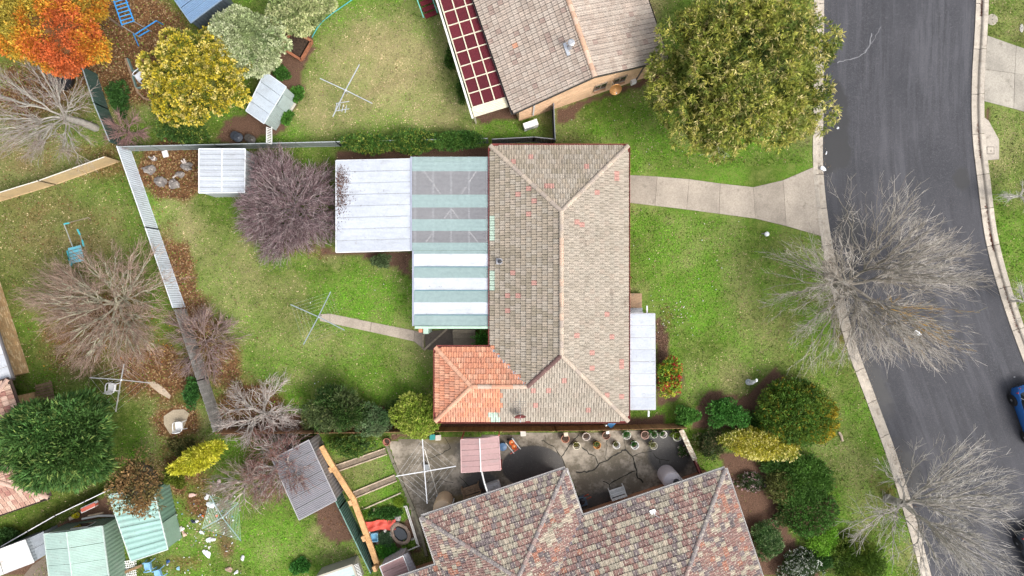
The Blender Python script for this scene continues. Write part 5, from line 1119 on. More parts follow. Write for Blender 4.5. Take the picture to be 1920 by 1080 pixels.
def bench(name, label, px, py, rot, L, col, mat, w=.5, n=4):
    b = G(px, py); t = thing(name, label, 'bench', b); c, s = math.cos(rot), math.sin(rot); T = lambda x, y, z: Vector((b.x + c * x - s * y, b.y + s * x + c * y, z))
    for k in range(n): MB().beam(T(-L / 2, -w / 2 + w * (k + .5) / n, .45), T(L / 2, -w / 2 + w * (k + .5) / n, .45), w / n * .85, .035, jit(col, .1, R4)).build('slat', mat, t)
    for k in range(3): MB().beam(T(-L / 2, -w / 2 - .06, .55 + k * .13), T(L / 2, -w / 2 - .06, .55 + k * .13), .03, .1, jit(col, .1, R4)).build('back_slat', mat, t)
    for x in (-L / 2, L / 2):
        MB().beam(T(x, w / 2, 0), T(x, w / 2, .65), .06, .06, col).build('leg', mat, t); MB().beam(T(x, -w / 2 - .04, 0), T(x, -w / 2 - .04, .9), .06, .06, col).build('leg', mat, t); MB().beam(T(x, -w / 2, .64), T(x, w / 2 + .05, .64), .06, .04, col).build('armrest', mat, t)
bench('garden_bench', 'white slatted garden bench against the speckled house', 1155, 918, math.radians(18), .95, (.68, .68, .66), m_flat)
bench('garden_bench', 'brown slatted timber bench against the speckled house wing', 884, 914, math.radians(18), 1.1, (.24, .16, .10), m_wood)
t = thing('wash_trough', 'pale grey trough under the speckled roof gutter', 'trough', G(925, 908)); MB().box(G(925, 908, 0), .9, .45, .5, math.radians(18), (.52, .53, .54)).build('trough', m_conc, t); MB().tube([G(934, 900, .0), G(934, 901, 1.0)], .04, 6, (.75, .6, .5)).build('tap', m_metal, t)
t = thing('blue_bin', 'blue round plastic bin beside the tomato cart', 'bin', G(943, 834)); MB().lathe(G(943, 834), [(.20, 0), (.24, .5), (.26, .5), (.26, .56), (.05, .6)], 18, (.07, .14, .25)).build('bin', m_plas, t)
t = thing('pot_cart', 'small white framed cart carrying two orange pots', 'cart', G(963, 832)); ang = math.radians(-55)
MB().box(G(963, 832, .25), .75, .42, .06, ang, (.10, .12, .15)).build('tray', m_flat, t)
for s in (-1, 1): MB().beam(G(954 + s * 6, 822 - s * 4 + 4, .38), G(970 + s * 6, 842 - s * 4 + 4, .38), .04, .1, (.7, .7, .68)).build('rail', m_flat, t)
MB().beam(G(957, 851, .4), G(972, 841, .4), .05, .05, (.5, .1, .07)).build('handle', m_flat, t)
for x, y in ((952, 825), (974, 838)): MB().lathe(G(x, y, .13) - Vector((0, .05, 0)), [(.13, 0), (.13, .07)], 12, (.02, .02, .02), (1, .3, 0)).build('wheel', m_plas, t)
for lb, x, y in (('upper orange pot on the white framed cart', 959.5, 828.5), ('lower orange pot on the white framed cart', 964, 836.5)):
    t = thing('orange_pot', lb, 'pot', G(x, y, .31)); MB().lathe(G(x, y, .31), [(.10, 0), (.16, .2), (.17, .24), (.13, .24), (.11, .15)], 16, (.60, .13, .03)).build('pot', m_rock, t); MB().lathe(G(x, y, .42), [(.13, 0), (.05, .08)], 12, (.66, .36, .16)).build('filling', m_rock, t)
t = thing('garden_machine', 'blue and black garden machine with red handle in the house corner', 'mower', G(1091, 940)); MB().box(G(1092, 938, .12), .5, .62, .22, .3, (.10, .15, .20)).build('deck', m_plas, t); MB().lathe(G(1092, 939, .34), [(.18, 0), (.17, .18), (.08, .24)], 14, (.03, .03, .035)).build('engine', m_plas, t)
for x, y in ((1086, 932), (1097, 935), (1087, 946), (1099, 947)): MB().lathe(G(x, y, .12), [(.12, -.03), (.12, .04)], 12, (.02, .02, .02), (1, .3, 0)).build('wheel', m_plas, t)
for s in (0, 5): MB().tube([G(1095 + s, 931 + s, .35), G(1103 + s, 927 + s, .8)], .03, 5, (.55, .08, .03)).build('handle', m_plas, t)
for lb, pp, c in (('white box on the fence line left of the pink canopy', (822, 820), (.62, .56, .48)), ('green crate on the fence line behind the lime shrub', (811, 819), (.03, .28, .25)), ('white marker stone by the top of the concrete yard', (981, 812), (.7, .66, .58)), ('small grey crate under the yard clothesline', (801, 875), (.35, .37, .38))):
    t = thing('storage_box', lb, 'box', G(*pp)); MB().box(G(*pp), .32, .26, .3, .05, c).build('body', m_plas, t); MB().box(G(pp[0], pp[1], .3), .35, .29, .04, .05, tuple(k * .9 for k in c)).build('lid', m_plas, t)
t = thing('folding_chair', 'blue and white folding chair beside the lower house wall', 'chair', G(1147, 796, 0))
MB().beam(G(1142, 800, .8), G(1153, 788, .8), .35, .04, (.06, .30, .62)).build('seat', m_plas, t)
for a, b in (((1138, 800), (1148, 782)), ((1150, 801), (1151, 790)), ((1130, 792), (1137, 798))): MB().tube([G(*a, .2), G(*b, 1.1)], .04, 6, (.68, .7, .72)).build('frame', m_metal, t)
# pond garden
t = thing('garden_pond', 'dark pond in a moulded brown rock basin', 'pond', G(751, 1001))
mb = MB(); ring = []; rp = random.Random(6)
for k in range(20):
    a = 2 * math.pi * k / 20; w = 1 + .12 * math.sin(2 * a + 1) + rp.uniform(-.04, .04); ring.append((751 + 17 * w * math.cos(a) + 4 * math.sin(a), 1001 + 24 * w * math.sin(a)))
vs = []; lv = [(1.0, .0), (.98, .30), (.84, .36), (.68, .30), (.64, .14)]
for f, z in lv: vs += [G(751 + (x - 751) * f, 1001 + (y - 1001) * f, z) for x, y in ring]
mb.add(vs, [(i * 20 + k, i * 20 + (k + 1) % 20, (i + 1) * 20 + (k + 1) % 20, (i + 1) * 20 + k) for i in range(4) for k in range(20)], (.22, .165, .13)); mb.build('basin', m_rock, t)
MB().prism([G(751 + (x - 751) * .66, 1001 + (y - 1001) * .66) for x, y in ring], .05, .20, (.03, .028, .03)).build('water', m_glass, t)
t = thing('red_cloth', 'crumpled red cloth spread beside the brown pond', 'cloth', G(711, 985)); n1_, n2_ = 22, 9; vs = []
for i in range(n1_):
    for j in range(n2_):
        f, g_ = i / (n1_ - 1), j / (n2_ - 1); vs.append(G(684 + 58 * f, 978 + 18 * g_ - 5 * f * (1 - .3 * g_) + 1.5 * math.sin(f * 9) , .22 + .05 * math.sin(f * 22 + g_ * 3) + .05 * math.sin(g_ * 9 + f * 5)))
MB().add(vs, [(i * n2_ + j, i * n2_ + j + 1, (i + 1) * n2_ + j + 1, (i + 1) * n2_ + j) for i in range(n1_ - 1) for j in range(n2_ - 1)], (.62, .10, .07)).build('cloth', m_flat, t, smooth=True)
t = thing('blue_tub', 'square light blue tub in the pond garden', 'tub', G(702, 1007)); MB().box(G(702, 1007, 0), .38, .42, .04, .1, (.20, .45, .62)).build('base', m_plas, t)
for a, b in (((696, 1000), (708, 999)), ((708, 999), (709, 1014)), ((709, 1014), (697, 1015)), ((697, 1015), (696, 1000))): MB().beam(G(*a, .14), G(*b, .14), .04, .24, (.28, .55, .72)).build('side', m_plas, t)
for i, (lb, x, y, r, c) in enumerate((('grey rock at the top of the brown pond', 746, 971, .24, (.38, .36, .34)), ('white rock at the left end of the stones below the red cloth', 691, 999, .16, (.66, .64, .60)), ('white rock in the middle of the stones below the red cloth', 722, 996, .17, (.62, .60, .56)), ('white rock next to the rim of the brown pond', 734, 1001, .18, (.62, .60, .57)), ('pinkish rock beside the light blue tub', 712, 1019, .22, (.42, .34, .29)), ('small rock right of the brown pond', 774, 1011, .13, (.5, .48, .42)), ('pale round stone on the small lawn', 702, 957, .14, (.55, .46, .28)), ('low grey rock at the bottom of the pond garden', 728, 1035, .14, (.40, .38, .33)))):
    t = thing('garden_rock', lb, 'rock', G(x, y)); MB().blob(G(x, y, .08), r, r * .8, .16, i + 3, .16, 10, 6, c, i * .7).build('rock', m_rock, t)
# things on the front lawn, verge and road
t = thing('garden_statue', 'small pale statue on the front lawn', 'statue', G(1403, 716)); b = G(1403, 716)
MB().lathe(b, [(.20, 0), (.2, .08), (.12, .1), (.11, .25), (.16, .28)], 12, (.45, .48, .50)).build('plinth', m_conc, t); MB().tube([b + Vector((0, 0, .28)), b + Vector((.02, .05, .55)), b + Vector((.05, .14, .8)), b + Vector((.1, .2, .98))], [.13, .15, .10, .06], 9, (.55, .57, .58)).blob(b + Vector((.12, .25, 1.03)), .09, .12, .08, 2, .1, 9, 6, (.58, .6, .6)).build('figure', m_conc, t)
def lid(name, label, px, py, rx_, ry_, col, cat='manhole cover'):
    t = thing(name, label, cat, G(px, py)); c = G(px, py, 0); ring = [(c.x + rx_ * math.cos(k * .3927), c.y + ry_ * math.sin(k * .3927)) for k in range(16)]
    MB().prism(ring, -.05, .035, col).build('surround', m_conc, t); MB().prism([(c.x + (x - c.x) * .8, c.y + (y - c.y) * .8) for x, y in ring], 0, .042, tuple(k * .85 for k in col)).build('cover', m_conc, t)
    MB().box((c.x, c.y, .042), .1, .04, .01, .5, (.06, .05, .05)).build('keyhole', m_flat, t)
lid('manhole_cover', 'round concrete manhole cover on the far verge', 1860, 37, .36, .36, (.40, .36, .29)); lid('valve_cover', 'small oval cover on the far verge at the frame edge', 1915, 53, .12, .28, (.45, .43, .38)); 
t = thing('service_pit', 'square metal pit lid set in the far concrete pad', 'pit lid', G(1857, 282)); MB().box(G(1857, 282, .03), .48, .48, .012, 0, (.09, .08, .07)).build('frame', m_conc, t); MB().box(G(1857, 282, .038), .42, .42, .014, 0, (.42, .37, .31)).build('lid', m_conc, t); MB().box(G(1858, 283, .052), .06, .06, .006, .4, (.05, .05, .05)).build('keyhole', m_flat, t)
t = thing('verge_pit', 'square lid frame on the near verge pit beside the big street tree', 'pit lid', G(1552, 505))
for k, s in enumerate((.62, .42)): MB().box(G(1553, 503, .052 + k * .008), s, s * 1.3, .008, .08, (.16, .13, .1) if k == 0 else (.40, .35, .28)).build('frame' if k == 0 else 'lid', m_conc, t)
t = thing('fallen_log', 'short pale log on the verge grass below the big street tree', 'log', G(1577, 817)); MB().tube([G(1573, 810, .07), G(1577, 817, .09), G(1580, 827, .07)], [.07, .09, .06], 8, (.50, .40, .30)).build('log', m_bark, t)
t = thing('water_meter', 'white water meter cap on the front lawn near the driveway', 'meter', G(1437, 439)); MB().lathe(G(1437, 439), [(.15, 0), (.15, .12), (.10, .16), (.02, .17)], 12, (.74, .76, .78)).build('cap', m_plas, t); MB().tube([G(1433, 438, .08), G(1428, 438, .05)], .03, 6, (.2, .2, .22)).build('pipe', m_metal, t)
t = thing('paper_bag', 'white crumpled bag on the kerb at the driveway mouth', 'bag', G(1543, 316)); MB().blob(G(1543, 316, .06), .20, .14, .10, 5, .25, 9, 6, (.74, .77, .80), -.5).build('bag', m_plas, t)
for i, (lb, x, y, r) in enumerate((('white scrap of paper on the road beneath the wattle tree', 1571, 240, .09), ('white scrap of paper at the gutter above the driveway mouth', 1549, 287, .09), ('flattened white bag on the road under the big street tree', 1720, 625, .24), ('white scrap on the road near the blue car', 1902, 707, .05))):
    t = thing('paper_scrap', lb, 'litter', G(x, y, -.08)); MB().blob(G(x, y, -.07), r, r * .7, .05, i + 9, .3, 9, 5, (.72, .74, .76), i).build('scrap', m_plas, t)
t = thing('yellow_bucket', 'yellow plastic bucket on its side behind the green shed', 'bucket', G(141, 967)); MB().lathe(G(141, 967, .16), [(.14, -.18), (.18, .18), (.16, .18), (.13, -.12)], 14, (.62, .55, .02), (1, .3, .5)).build('bucket', m_plas, t); MB().tube([G(144, 962, .3), G(148, 968, .1)], .012, 4, (.6, .6, .6)).build('handle', m_metal, t)
t = thing('tipped_pot', 'beige tipped pot beside the yellow bucket', 'pot', G(135, 971)); MB().lathe(G(135, 971, .10), [(.10, -.12), (.14, .14), (.11, .14), (.08, -.1)], 14, (.55, .46, .36), (-1, -.3, .4)).build('pot', m_rock, t)
t = thing('stacked_sheets', 'stack of white boards and a red board leaning behind the green sheds', 'boards', G(172, 948))
for k, (c, dz) in enumerate((((.66, .66, .68), .1), ((.52, .12, .08), .16), ((.7, .69, .66), .05))): MB().beam(G(155, 953 + k * 3.2, .35 + dz), G(181, 941 + k * 3.2, .35 + dz), .13 if k != 1 else .22, .3, c).build('board', m_flat, t)
t = thing('white_pipe', 'long white gutter length lying along the green shed', 'pipe', G(185, 970)); MB().tube([G(154, 973, .1), G(185, 967, .1), G(214, 967, .1)], .07, 6, (.72, .72, .7)).build('pipe', m_plas, t)
t = thing('timber_offcut', 'pale timber offcut lying behind the large green shed', 'timber', G(180, 962)); MB().beam(G(165, 967, .08), G(194, 961, .08), .08, .08, (.5, .38, .26)).build('offcut', m_wood, t)
# rubbish in the lower left yard
TR = [('white toy lying among the rubbish under the yellow conifer', 360, 928, .22, (.66, .44, .38)), ('pink and white rag below the reddish bare tree', 410, 905, .22, (.70, .55, .52)), ('white cloth hanging by the green clothesline', 396, 947, .30, (.72, .74, .77)), ('white plastic bag at the corner of the green clothesline', 388, 932, .2, (.74, .74, .74)), ('white bag in the bare patch below the clothesline', 388, 1038, .30, (.74, .75, .77)), ('crumpled white sheet below the green clothesline', 394, 1012, .26, (.72, .73, .74)), ('round white tray on the bright grass', 455, 1046, .18, (.62, .60, .64)), ('pale brown mat scrap on the bright grass', 429, 1068, .24, (.34, .24, .18)),
      ('white plate at the bottom of the bright lawn', 443, 1073, .15, (.7, .7, .7)), ('dark blue bundle in the rubbish', 362, 978, .16, (.03, .04, .07)), ('blue bag beside the pale blue chairs', 315, 1053, .14, (.03, .08, .22)), ('pale blue scrap near the bottom edge', 334, 1066, .14, (.32, .55, .66)), ('white bottle row beside the dark blue bundle', 369, 977, .13, (.72, .73, .73)), ('orange ball under the green clothesline', 406, 967, .10, (.65, .10, .03)), ('small orange cap beside the clothesline pole', 380, 967, .09, (.62, .16, .04)), ('broken white box beside the green shed door', 340, 992, .2, (.70, .66, .62)), ('pinkish broken board beside the green shed door', 345, 1001, .18, (.55, .38, .30)), ('lime green toy at the green shed corner', 322, 956, .13, (.28, .55, .05)), ('dark heap at the green shed corner', 326, 965, .22, (.05, .035, .04)), ('white lid near the edge of the green clothesline', 377, 998, .14, (.70, .72, .74))]
for i, (lb, x, y, r, c) in enumerate(TR):
    t = thing('rubbish_item', lb, 'rubbish', G(x, y)); MB().blob(G(x, y, .06), r, r * .62, .08, i * 7 + 1, .28, 11, 6, c, i * 1.3).build('item', m_plas, t)
mb = MB(); rt = random.Random(8)
for k in range(170):
    a = rt.random(); x, y = (rt.gauss(395, 30), rt.gauss(985, 40)) if a < .7 else (rt.uniform(265, 400), rt.uniform(900, 1080))
    if x < 325 and y < 1030: continue
    s = rt.uniform(.02, .075); mb.blob(G(x, y, .04), s, s * rt.uniform(.4, 1), .03, k, .3, 6, 4, rt.choice([(.72, .72, .72), (.66, .64, .6), (.7, .7, .74), (.5, .52, .56), (.6, .35, .28), (.2, .35, .5)]), rt.uniform(0, 3))
o = mb.build('scattered_rubbish', m_plas); prop(o, 'small white rubbish scraps scattered over the lower left yard', 'rubbish', kind='stuff')
mb = MB()
for k in range(190):
    z = rt.random()
    if z < .45: x, y = rt.gauss(1270, 22), rt.gauss(585, 20)
    elif z < .7: x, y = rt.uniform(1185, 1430), rt.uniform(395, 700)
    elif z < .85: x, y = rt.uniform(1050, 1400), rt.uniform(185, 325)
    else: x, y = rt.uniform(500, 770), rt.uniform(500, 720)
    s = rt.uniform(.012, .045); mb.blob(G(x, y, .06), s, s * .7, .02, k, .3, 6, 4, rt.choice([(.7, .7, .7), (.62, .6, .55), (.6, .42, .3), (.5, .3, .2)]), rt.uniform(0, 3))
o = mb.build('lawn_flecks', m_plas); prop(o, 'tiny pale scraps and petals strewn over the lawns', 'litter', kind='stuff')

# ---------------------------------------------------------------- cars
def car(name, label, px, py, rot, col, L=4.25, wd=1.80, hgt=1.6):
    b = G(px, py, -.10); t = thing(name, label, 'car', b); c, s = math.cos(rot), math.sin(rot)
    T = lambda x, y, z: (b.x + c * x - s * y, b.y + s * x + c * y, b.z + z)     # x forward
    paint = Mt('car_paint_' + name, attr=True, rough=.22, var=.04, fine=0, spec=.6)
    h2 = L / 2; hw_ = wd / 2
    # body shell: rings along the length, section = half outline mirrored
    st = [(-h2, .62, .50, .74), (-h2 + .10, .86, .34, .98), (-h2 + .35, .95, .25, 1.03), (-h2 + .8, 1.0, .22, 1.03), (-.6, 1.0, .20, 1.0), (.3, 1.0, .20, .98), (.9, .99, .22, .96), (h2 - .75, .97, .24, .90), (h2 - .3, .90, .28, .82), (h2 - .06, .74, .36, .72), (h2, .55, .44, .64)]
    vs = []
    for x, w, z0, z1 in st:
        y = hw_ * w
        for yy, zz in ((-y * .86, z0), (-y * .98, z0 + .12), (-y, (z0 + z1) / 2), (-y * .97, z1 - .10), (-y * .90, z1), (0, z1 + .035), (y * .90, z1), (y * .97, z1 - .10), (y, (z0 + z1) / 2), (y * .98, z0 + .12), (y * .86, z0)): vs.append(T(x, yy, zz))
    k = 11; fs = [(i * k + j, i * k + j + 1, (i + 1) * k + j + 1, (i + 1) * k + j) for i in range(len(st) - 1) for j in range(k - 1)] + [tuple(range(k)), tuple(range((len(st) - 1) * k, len(st) * k))]
    MB().add(vs, fs, col).build('body', paint, t, smooth=True)
    # greenhouse
    gs = [(-h2 + .28, .80, 1.00, .70), (-h2 + .75, .84, 1.45, .66), (-.5, .86, hgt - .03, .70), (.25, .86, hgt - .02, .70), (1.15, .84, 1.0, .78)]
    lo = [(-h2 + .30, .86), (-h2 + .8, .93), (-.5, .93), (.3, .93), (1.18, .88)]
    vs = []
    for (x, w, z, tw), (xb, wb_) in zip(gs, lo): vs += [T(xb, -hw_ * wb_, .98), T(x, -hw_ * tw, z), T(x, 0, z + .03), T(x, hw_ * tw, z), T(xb, hw_ * wb_, .98)]
    MB().add(vs, [(i * 5 + j, i * 5 + j + 1, (i + 1) * 5 + j + 1, (i + 1) * 5 + j) for i in range(4) for j in range(4)]).build('window_glass', m_glass, t, smooth=False)
    rf = [(-h2 + .62, .67, 1.46), (-h2 + .9, .70, 1.545), (-.5, .72, hgt), (.25, .71, hgt), (.42, .70, hgt - .10)]; vs = []
    for x, w, z in rf: vs += [T(x, -hw_ * w * 1.02, z - .05), T(x, -hw_ * w * .9, z), T(x, 0, z + .035), T(x, hw_ * w * .9, z), T(x, hw_ * w * 1.02, z - .05)]
    MB().add(vs, [(i * 5 + j, i * 5 + j + 1, (i + 1) * 5 + j + 1, (i + 1) * 5 + j) for i in range(4) for j in range(4)], col).build('roof', paint, t, smooth=True)
    for sd in (-1, 1):
        MB().tube([T(-h2 + .62, sd * hw_ * .90, 1.05), T(-h2 + .85, sd * hw_ * .76, 1.40), T(-.5, sd * hw_ * .76, 1.53), T(.35, sd * hw_ * .76, 1.50), T(1.1, sd * hw_ * .87, 1.03)], .022, 5, (.75, .76, .76)).build('window_trim', m_metal, t)
        MB().beam(T(-.15, sd * hw_ * .92, 1.0), T(-.15, sd * hw_ * .73, 1.5), .06, .03, (.02, .02, .02)).build('pillar', m_plas, t)
        MB().beam(T(.80, sd * hw_ * 1.0, 1.0), T(.80, sd * hw_ * 1.16, 1.02), .12, .13, col).build('mirror', paint, t)
        MB().beam(T(-h2 + .06, sd * hw_ * .62, .88), T(-h2 + .34, sd * hw_ * .92, .90), .07, .13, (.35, .01, .02)).build('tail_light', m_plas, t)
        MB().beam(T(h2 - .10, sd * hw_ * .55, .68), T(h2 - .34, sd * hw_ * .86, .76), .06, .12, (.8, .8, .82)).build('headlight', m_plas, t)
        for x in (-1.28, 1.30):
            w = MB().lathe(T(x, sd * (hw_ - .16), .33), [(.22, -.1), (.33, -.09), (.34, 0), (.33, .15), (.30, .19), (.23, .19)], 20, (.015, .015, .015), (-s * sd, c * sd, 0)).build('wheel', m_plas, t)
            MB().lathe(T(x, sd * (hw_ + .0), .33), [(.22, .0), (.22, .03), (.16, .02), (.05, .035)], 10, (.30, .31, .32), (-s * sd, c * sd, 0)).build('rim', m_metal, w)
            MB().lathe(T(x, sd * (hw_ - .02), .36), [(.40, .0), (.41, .03), (.34, .035)], 20, (.02, .02, .022), (-s * sd, c * sd, 0)).build('wheel_arch', m_plas, t)
    MB().beam(T(-h2 + .0, -.55, .60), T(-h2 + .0, .55, .60), .05, .1, (.02, .02, .02)).build('bumper', m_plas, t)
    MB().beam(T(-h2 + .42, -.6, 1.16), T(-h2 + .42, .6, 1.16), .025, .02, (.03, .03, .03)).build('wiper', m_plas, t)
    return t
car('blue_car', 'blue hatchback parked by the right kerb with black wheels', 1926, 775, math.radians(-71), (.012, .10, .34))
car('grey_car', 'dark grey car half hidden under the lower bare street tree', 1938, 1040, math.radians(-68), (.055, .065, .08))
# ---------------------------------------------------------------- vegetation
def unit(a): return a / np.maximum(np.linalg.norm(a, axis=-1, keepdims=True), 1e-9)
def leaf_quads(C, D, L, Wd, r, bend=.15):
    n = len(C); S_ = unit(np.cross(D, r.normal(size=(n, 3)))); L = np.broadcast_to(L, n)[:, None]; Wd = np.broadcast_to(Wd, n)[:, None]
    mid = C + D * L * .5; tip = C + D * L - np.array([0, 0, 1]) * L * bend
    V = np.stack([C, mid + S_ * Wd / 2, tip, mid - S_ * Wd / 2], 1).reshape(-1, 3)
    return V, np.arange(4 * n).reshape(n, 4)
def pick(pal, n, r, w=None):
    pal = np.array(pal); i = r.choice(len(pal), n, p=w); return pal[i] * r.uniform(.8, 1.2, (n, 1))
def ell_dirs(n, r, zmin=-.25):
    d = unit(r.normal(size=(n * 4, 3))); d = d[d[:, 2] > zmin]; return d[:n]
def crown_pts(c, e, nl, nc, r, lobe=.42, zmin=-.2, spread=.62, rot=0):
    """clump centres on the surfaces of nl lobes that make up an ellipsoid crown"""
    ld = ell_dirs(nl, r, zmin); lc = ld * spread * r.uniform(.8, 1.07, (len(ld), 1)); lr = lobe * r.uniform(.75, 1.2, len(ld))
    per = max(1, nc // len(ld)); P, Nn = [], []
    for a, b in zip(lc, lr):
        d = ell_dirs(per, r, -.5); q = a + d * b * r.uniform(.8, 1.06, (len(d), 1)); keep = np.ones(len(q), bool)
        P.append(q[keep]); Nn.append(unit(d[keep] * .7 + a * .5))
    P = np.concatenate(P); Nn = np.concatenate(Nn)
    ca, sa = math.cos(rot), math.sin(rot); R = np.array([[ca, -sa, 0], [sa, ca, 0], [0, 0, 1]])
    return np.array(c) + (P * np.array(e)) @ R.T, unit(Nn / np.array(e)) @ R.T, [(np.array(c) + (a * np.array(e)) @ R.T, b * np.array(e)) for a, b in zip(lc, lr)]
def core_mesh(lobes, col, seed, k=.62):
    m = MB()
    for i, (c, e) in enumerate(lobes): m.blob(c, e[0] * k, e[1] * k, e[2] * k, seed + i, .1, 9, 6, col)
    return m
def leafy(name, label, cat, px, py, zc, rx_, ry_, rz_, pal, seed, nl=14, nc=900, per=14, L=.2, Wd=.09, spread=.10, tips=None, tipw=.5, style='tuft', trunk=(.16, .12, .09), group=None, rot=0, lobe=.42, w=None, core=(.06, .09, .025), stem=True, lspread=.62, zmin=-.2, tr=.16, base=None, corek=1.0):
    r = np.random.default_rng(seed); c = G(px, py, zc); b = Vector((c.x, c.y, 0)) if base is None else G(*base)
    t = thing(name, label, cat, b, group); e = (rx_, ry_, rz_)
    P, Nn, lobes = crown_pts(c, e, nl, nc, r, lobe, zmin, lspread, rot)
    n_out = int((P[:, 2] > .05).sum()); fd = ell_dirs(int(nc * .3), r, -.1); ck = max(lspread * .88, lobe * .86) * corek; ca, sa = math.cos(rot), math.sin(rot); Rm = np.array([[ca, -sa, 0], [sa, ca, 0], [0, 0, 1]])
    P = np.concatenate([P, np.array(c) + (fd * np.array(e) * ck * r.uniform(.95, 1.12, (len(fd), 1))) @ Rm.T]); Nn = np.concatenate([Nn, fd @ Rm.T])
    ok = P[:, 2] > .05; P, Nn = P[ok], Nn[ok]; n = len(P)
    Pc = np.repeat(P, per, 0); Nc = np.repeat(Nn, per, 0)
    if style == 'star':      # rosettes: long leaves fanning out from one point
        D = unit(Nc * .55 + r.normal(size=Pc.shape) * .62); C = Pc + D * .02
    elif style == 'spray':   # feathery sprays that point outwards
        D = unit(Nc * 1.0 + r.normal(size=Pc.shape) * .38); C = Pc + r.normal(size=Pc.shape) * spread - Nc * spread
    elif style == 'tight':
        D = unit(Nc + r.normal(size=Pc.shape) * .7); C = Pc + r.normal(size=Pc.shape) * spread * np.array([1, 1, .6])
    else:
        o = unit(r.normal(size=Pc.shape)); C = Pc + o * spread * r.uniform(.3, 1, (len(Pc), 1)); D = unit(o * .6 + Nc * .7 + r.normal(size=Pc.shape) * .35)
    Ls = L * r.uniform(.6, 1.3, len(C)); Ws = Wd * r.uniform(.7, 1.2, len(C))
    V, Fq = leaf_quads(C, D, Ls, Ws, r)
    fv = (fbm(P[:, 0] * .75 + seed * 3.1 + 50, P[:, 1] * .75 + 50, seed, 3) - .32) / .36 + r.normal(0, .16, n)
    ccol = np.array(pal)[np.clip((fv * len(pal)).astype(int), 0, len(pal) - 1)] * r.uniform(.65, 1.3, (n, 1)); col = np.repeat(ccol, per, 0) * r.uniform(.75, 1.25, (len(C), 1))
    if tips:
        tc = pick(tips, n, r); m = np.repeat((r.random(n) < tipw) & (np.arange(n) < n_out), per); out = (((C - Pc) * Nc).sum(-1) > -.02) | (style == 'star')
        k = m & out & (r.random(len(C)) < .85); col[k] = np.repeat(tc, per, 0)[k] * r.uniform(.8, 1.2, (k.sum(), 1))
    np_mesh('crown', V, Fq, m_leaf, t, col)
    ck = max(lspread * .88, lobe * .86) * corek; cc = MB().blob((0, 0, 0), rx_ * ck, ry_ * ck, rz_ * ck, seed, .07, 16, 9, core, 0); ca, sa = math.cos(rot), math.sin(rot)  # solid core darker than the leaves: inner shade put into its colour
    cc.v = [(c.x + ca * a_ - sa * b_, c.y + sa * a_ + ca * b_, max(c.z + z_, .02)) for a_, b_, z_ in cc.v]; cc.build('shade_core', m_leaf, t)
    if stem:
        tm = MB(); bb = Vector(b); rr_ = random.Random(seed)
        tm.tube([bb - Vector((0, 0, .1)), bb.lerp(c, .45) + Vector((.04, .03, 0)), c], [tr, tr * .8, tr * .5], 8, trunk)
        for q in lobes[:8]: tm.tube([bb.lerp(c, .6), Vector(q[0])], [tr * .45, .03], 5, trunk)
        tm.build('trunk', m_bark, t)
    return t
def seg_tubes(P0, P1, R0, R1, k):
    D = unit(P1 - P0); X = unit(np.cross(D, np.array([.31, .52, .79]))); Y = np.cross(D, X); n = len(P0); V = np.zeros((n, 2 * k, 3))
    for j in range(k):
        a = 2 * math.pi * j / k; o = X * math.cos(a) + Y * math.sin(a); V[:, j] = P0 + o * R0[:, None]; V[:, k + j] = P1 + o * R1[:, None]
    f = np.array([(j, (j + 1) % k, k + (j + 1) % k, k + j) for j in range(k)]); return V.reshape(-1, 3), (f[None] + (np.arange(n) * 2 * k)[:, None, None]).reshape(-1, 4)
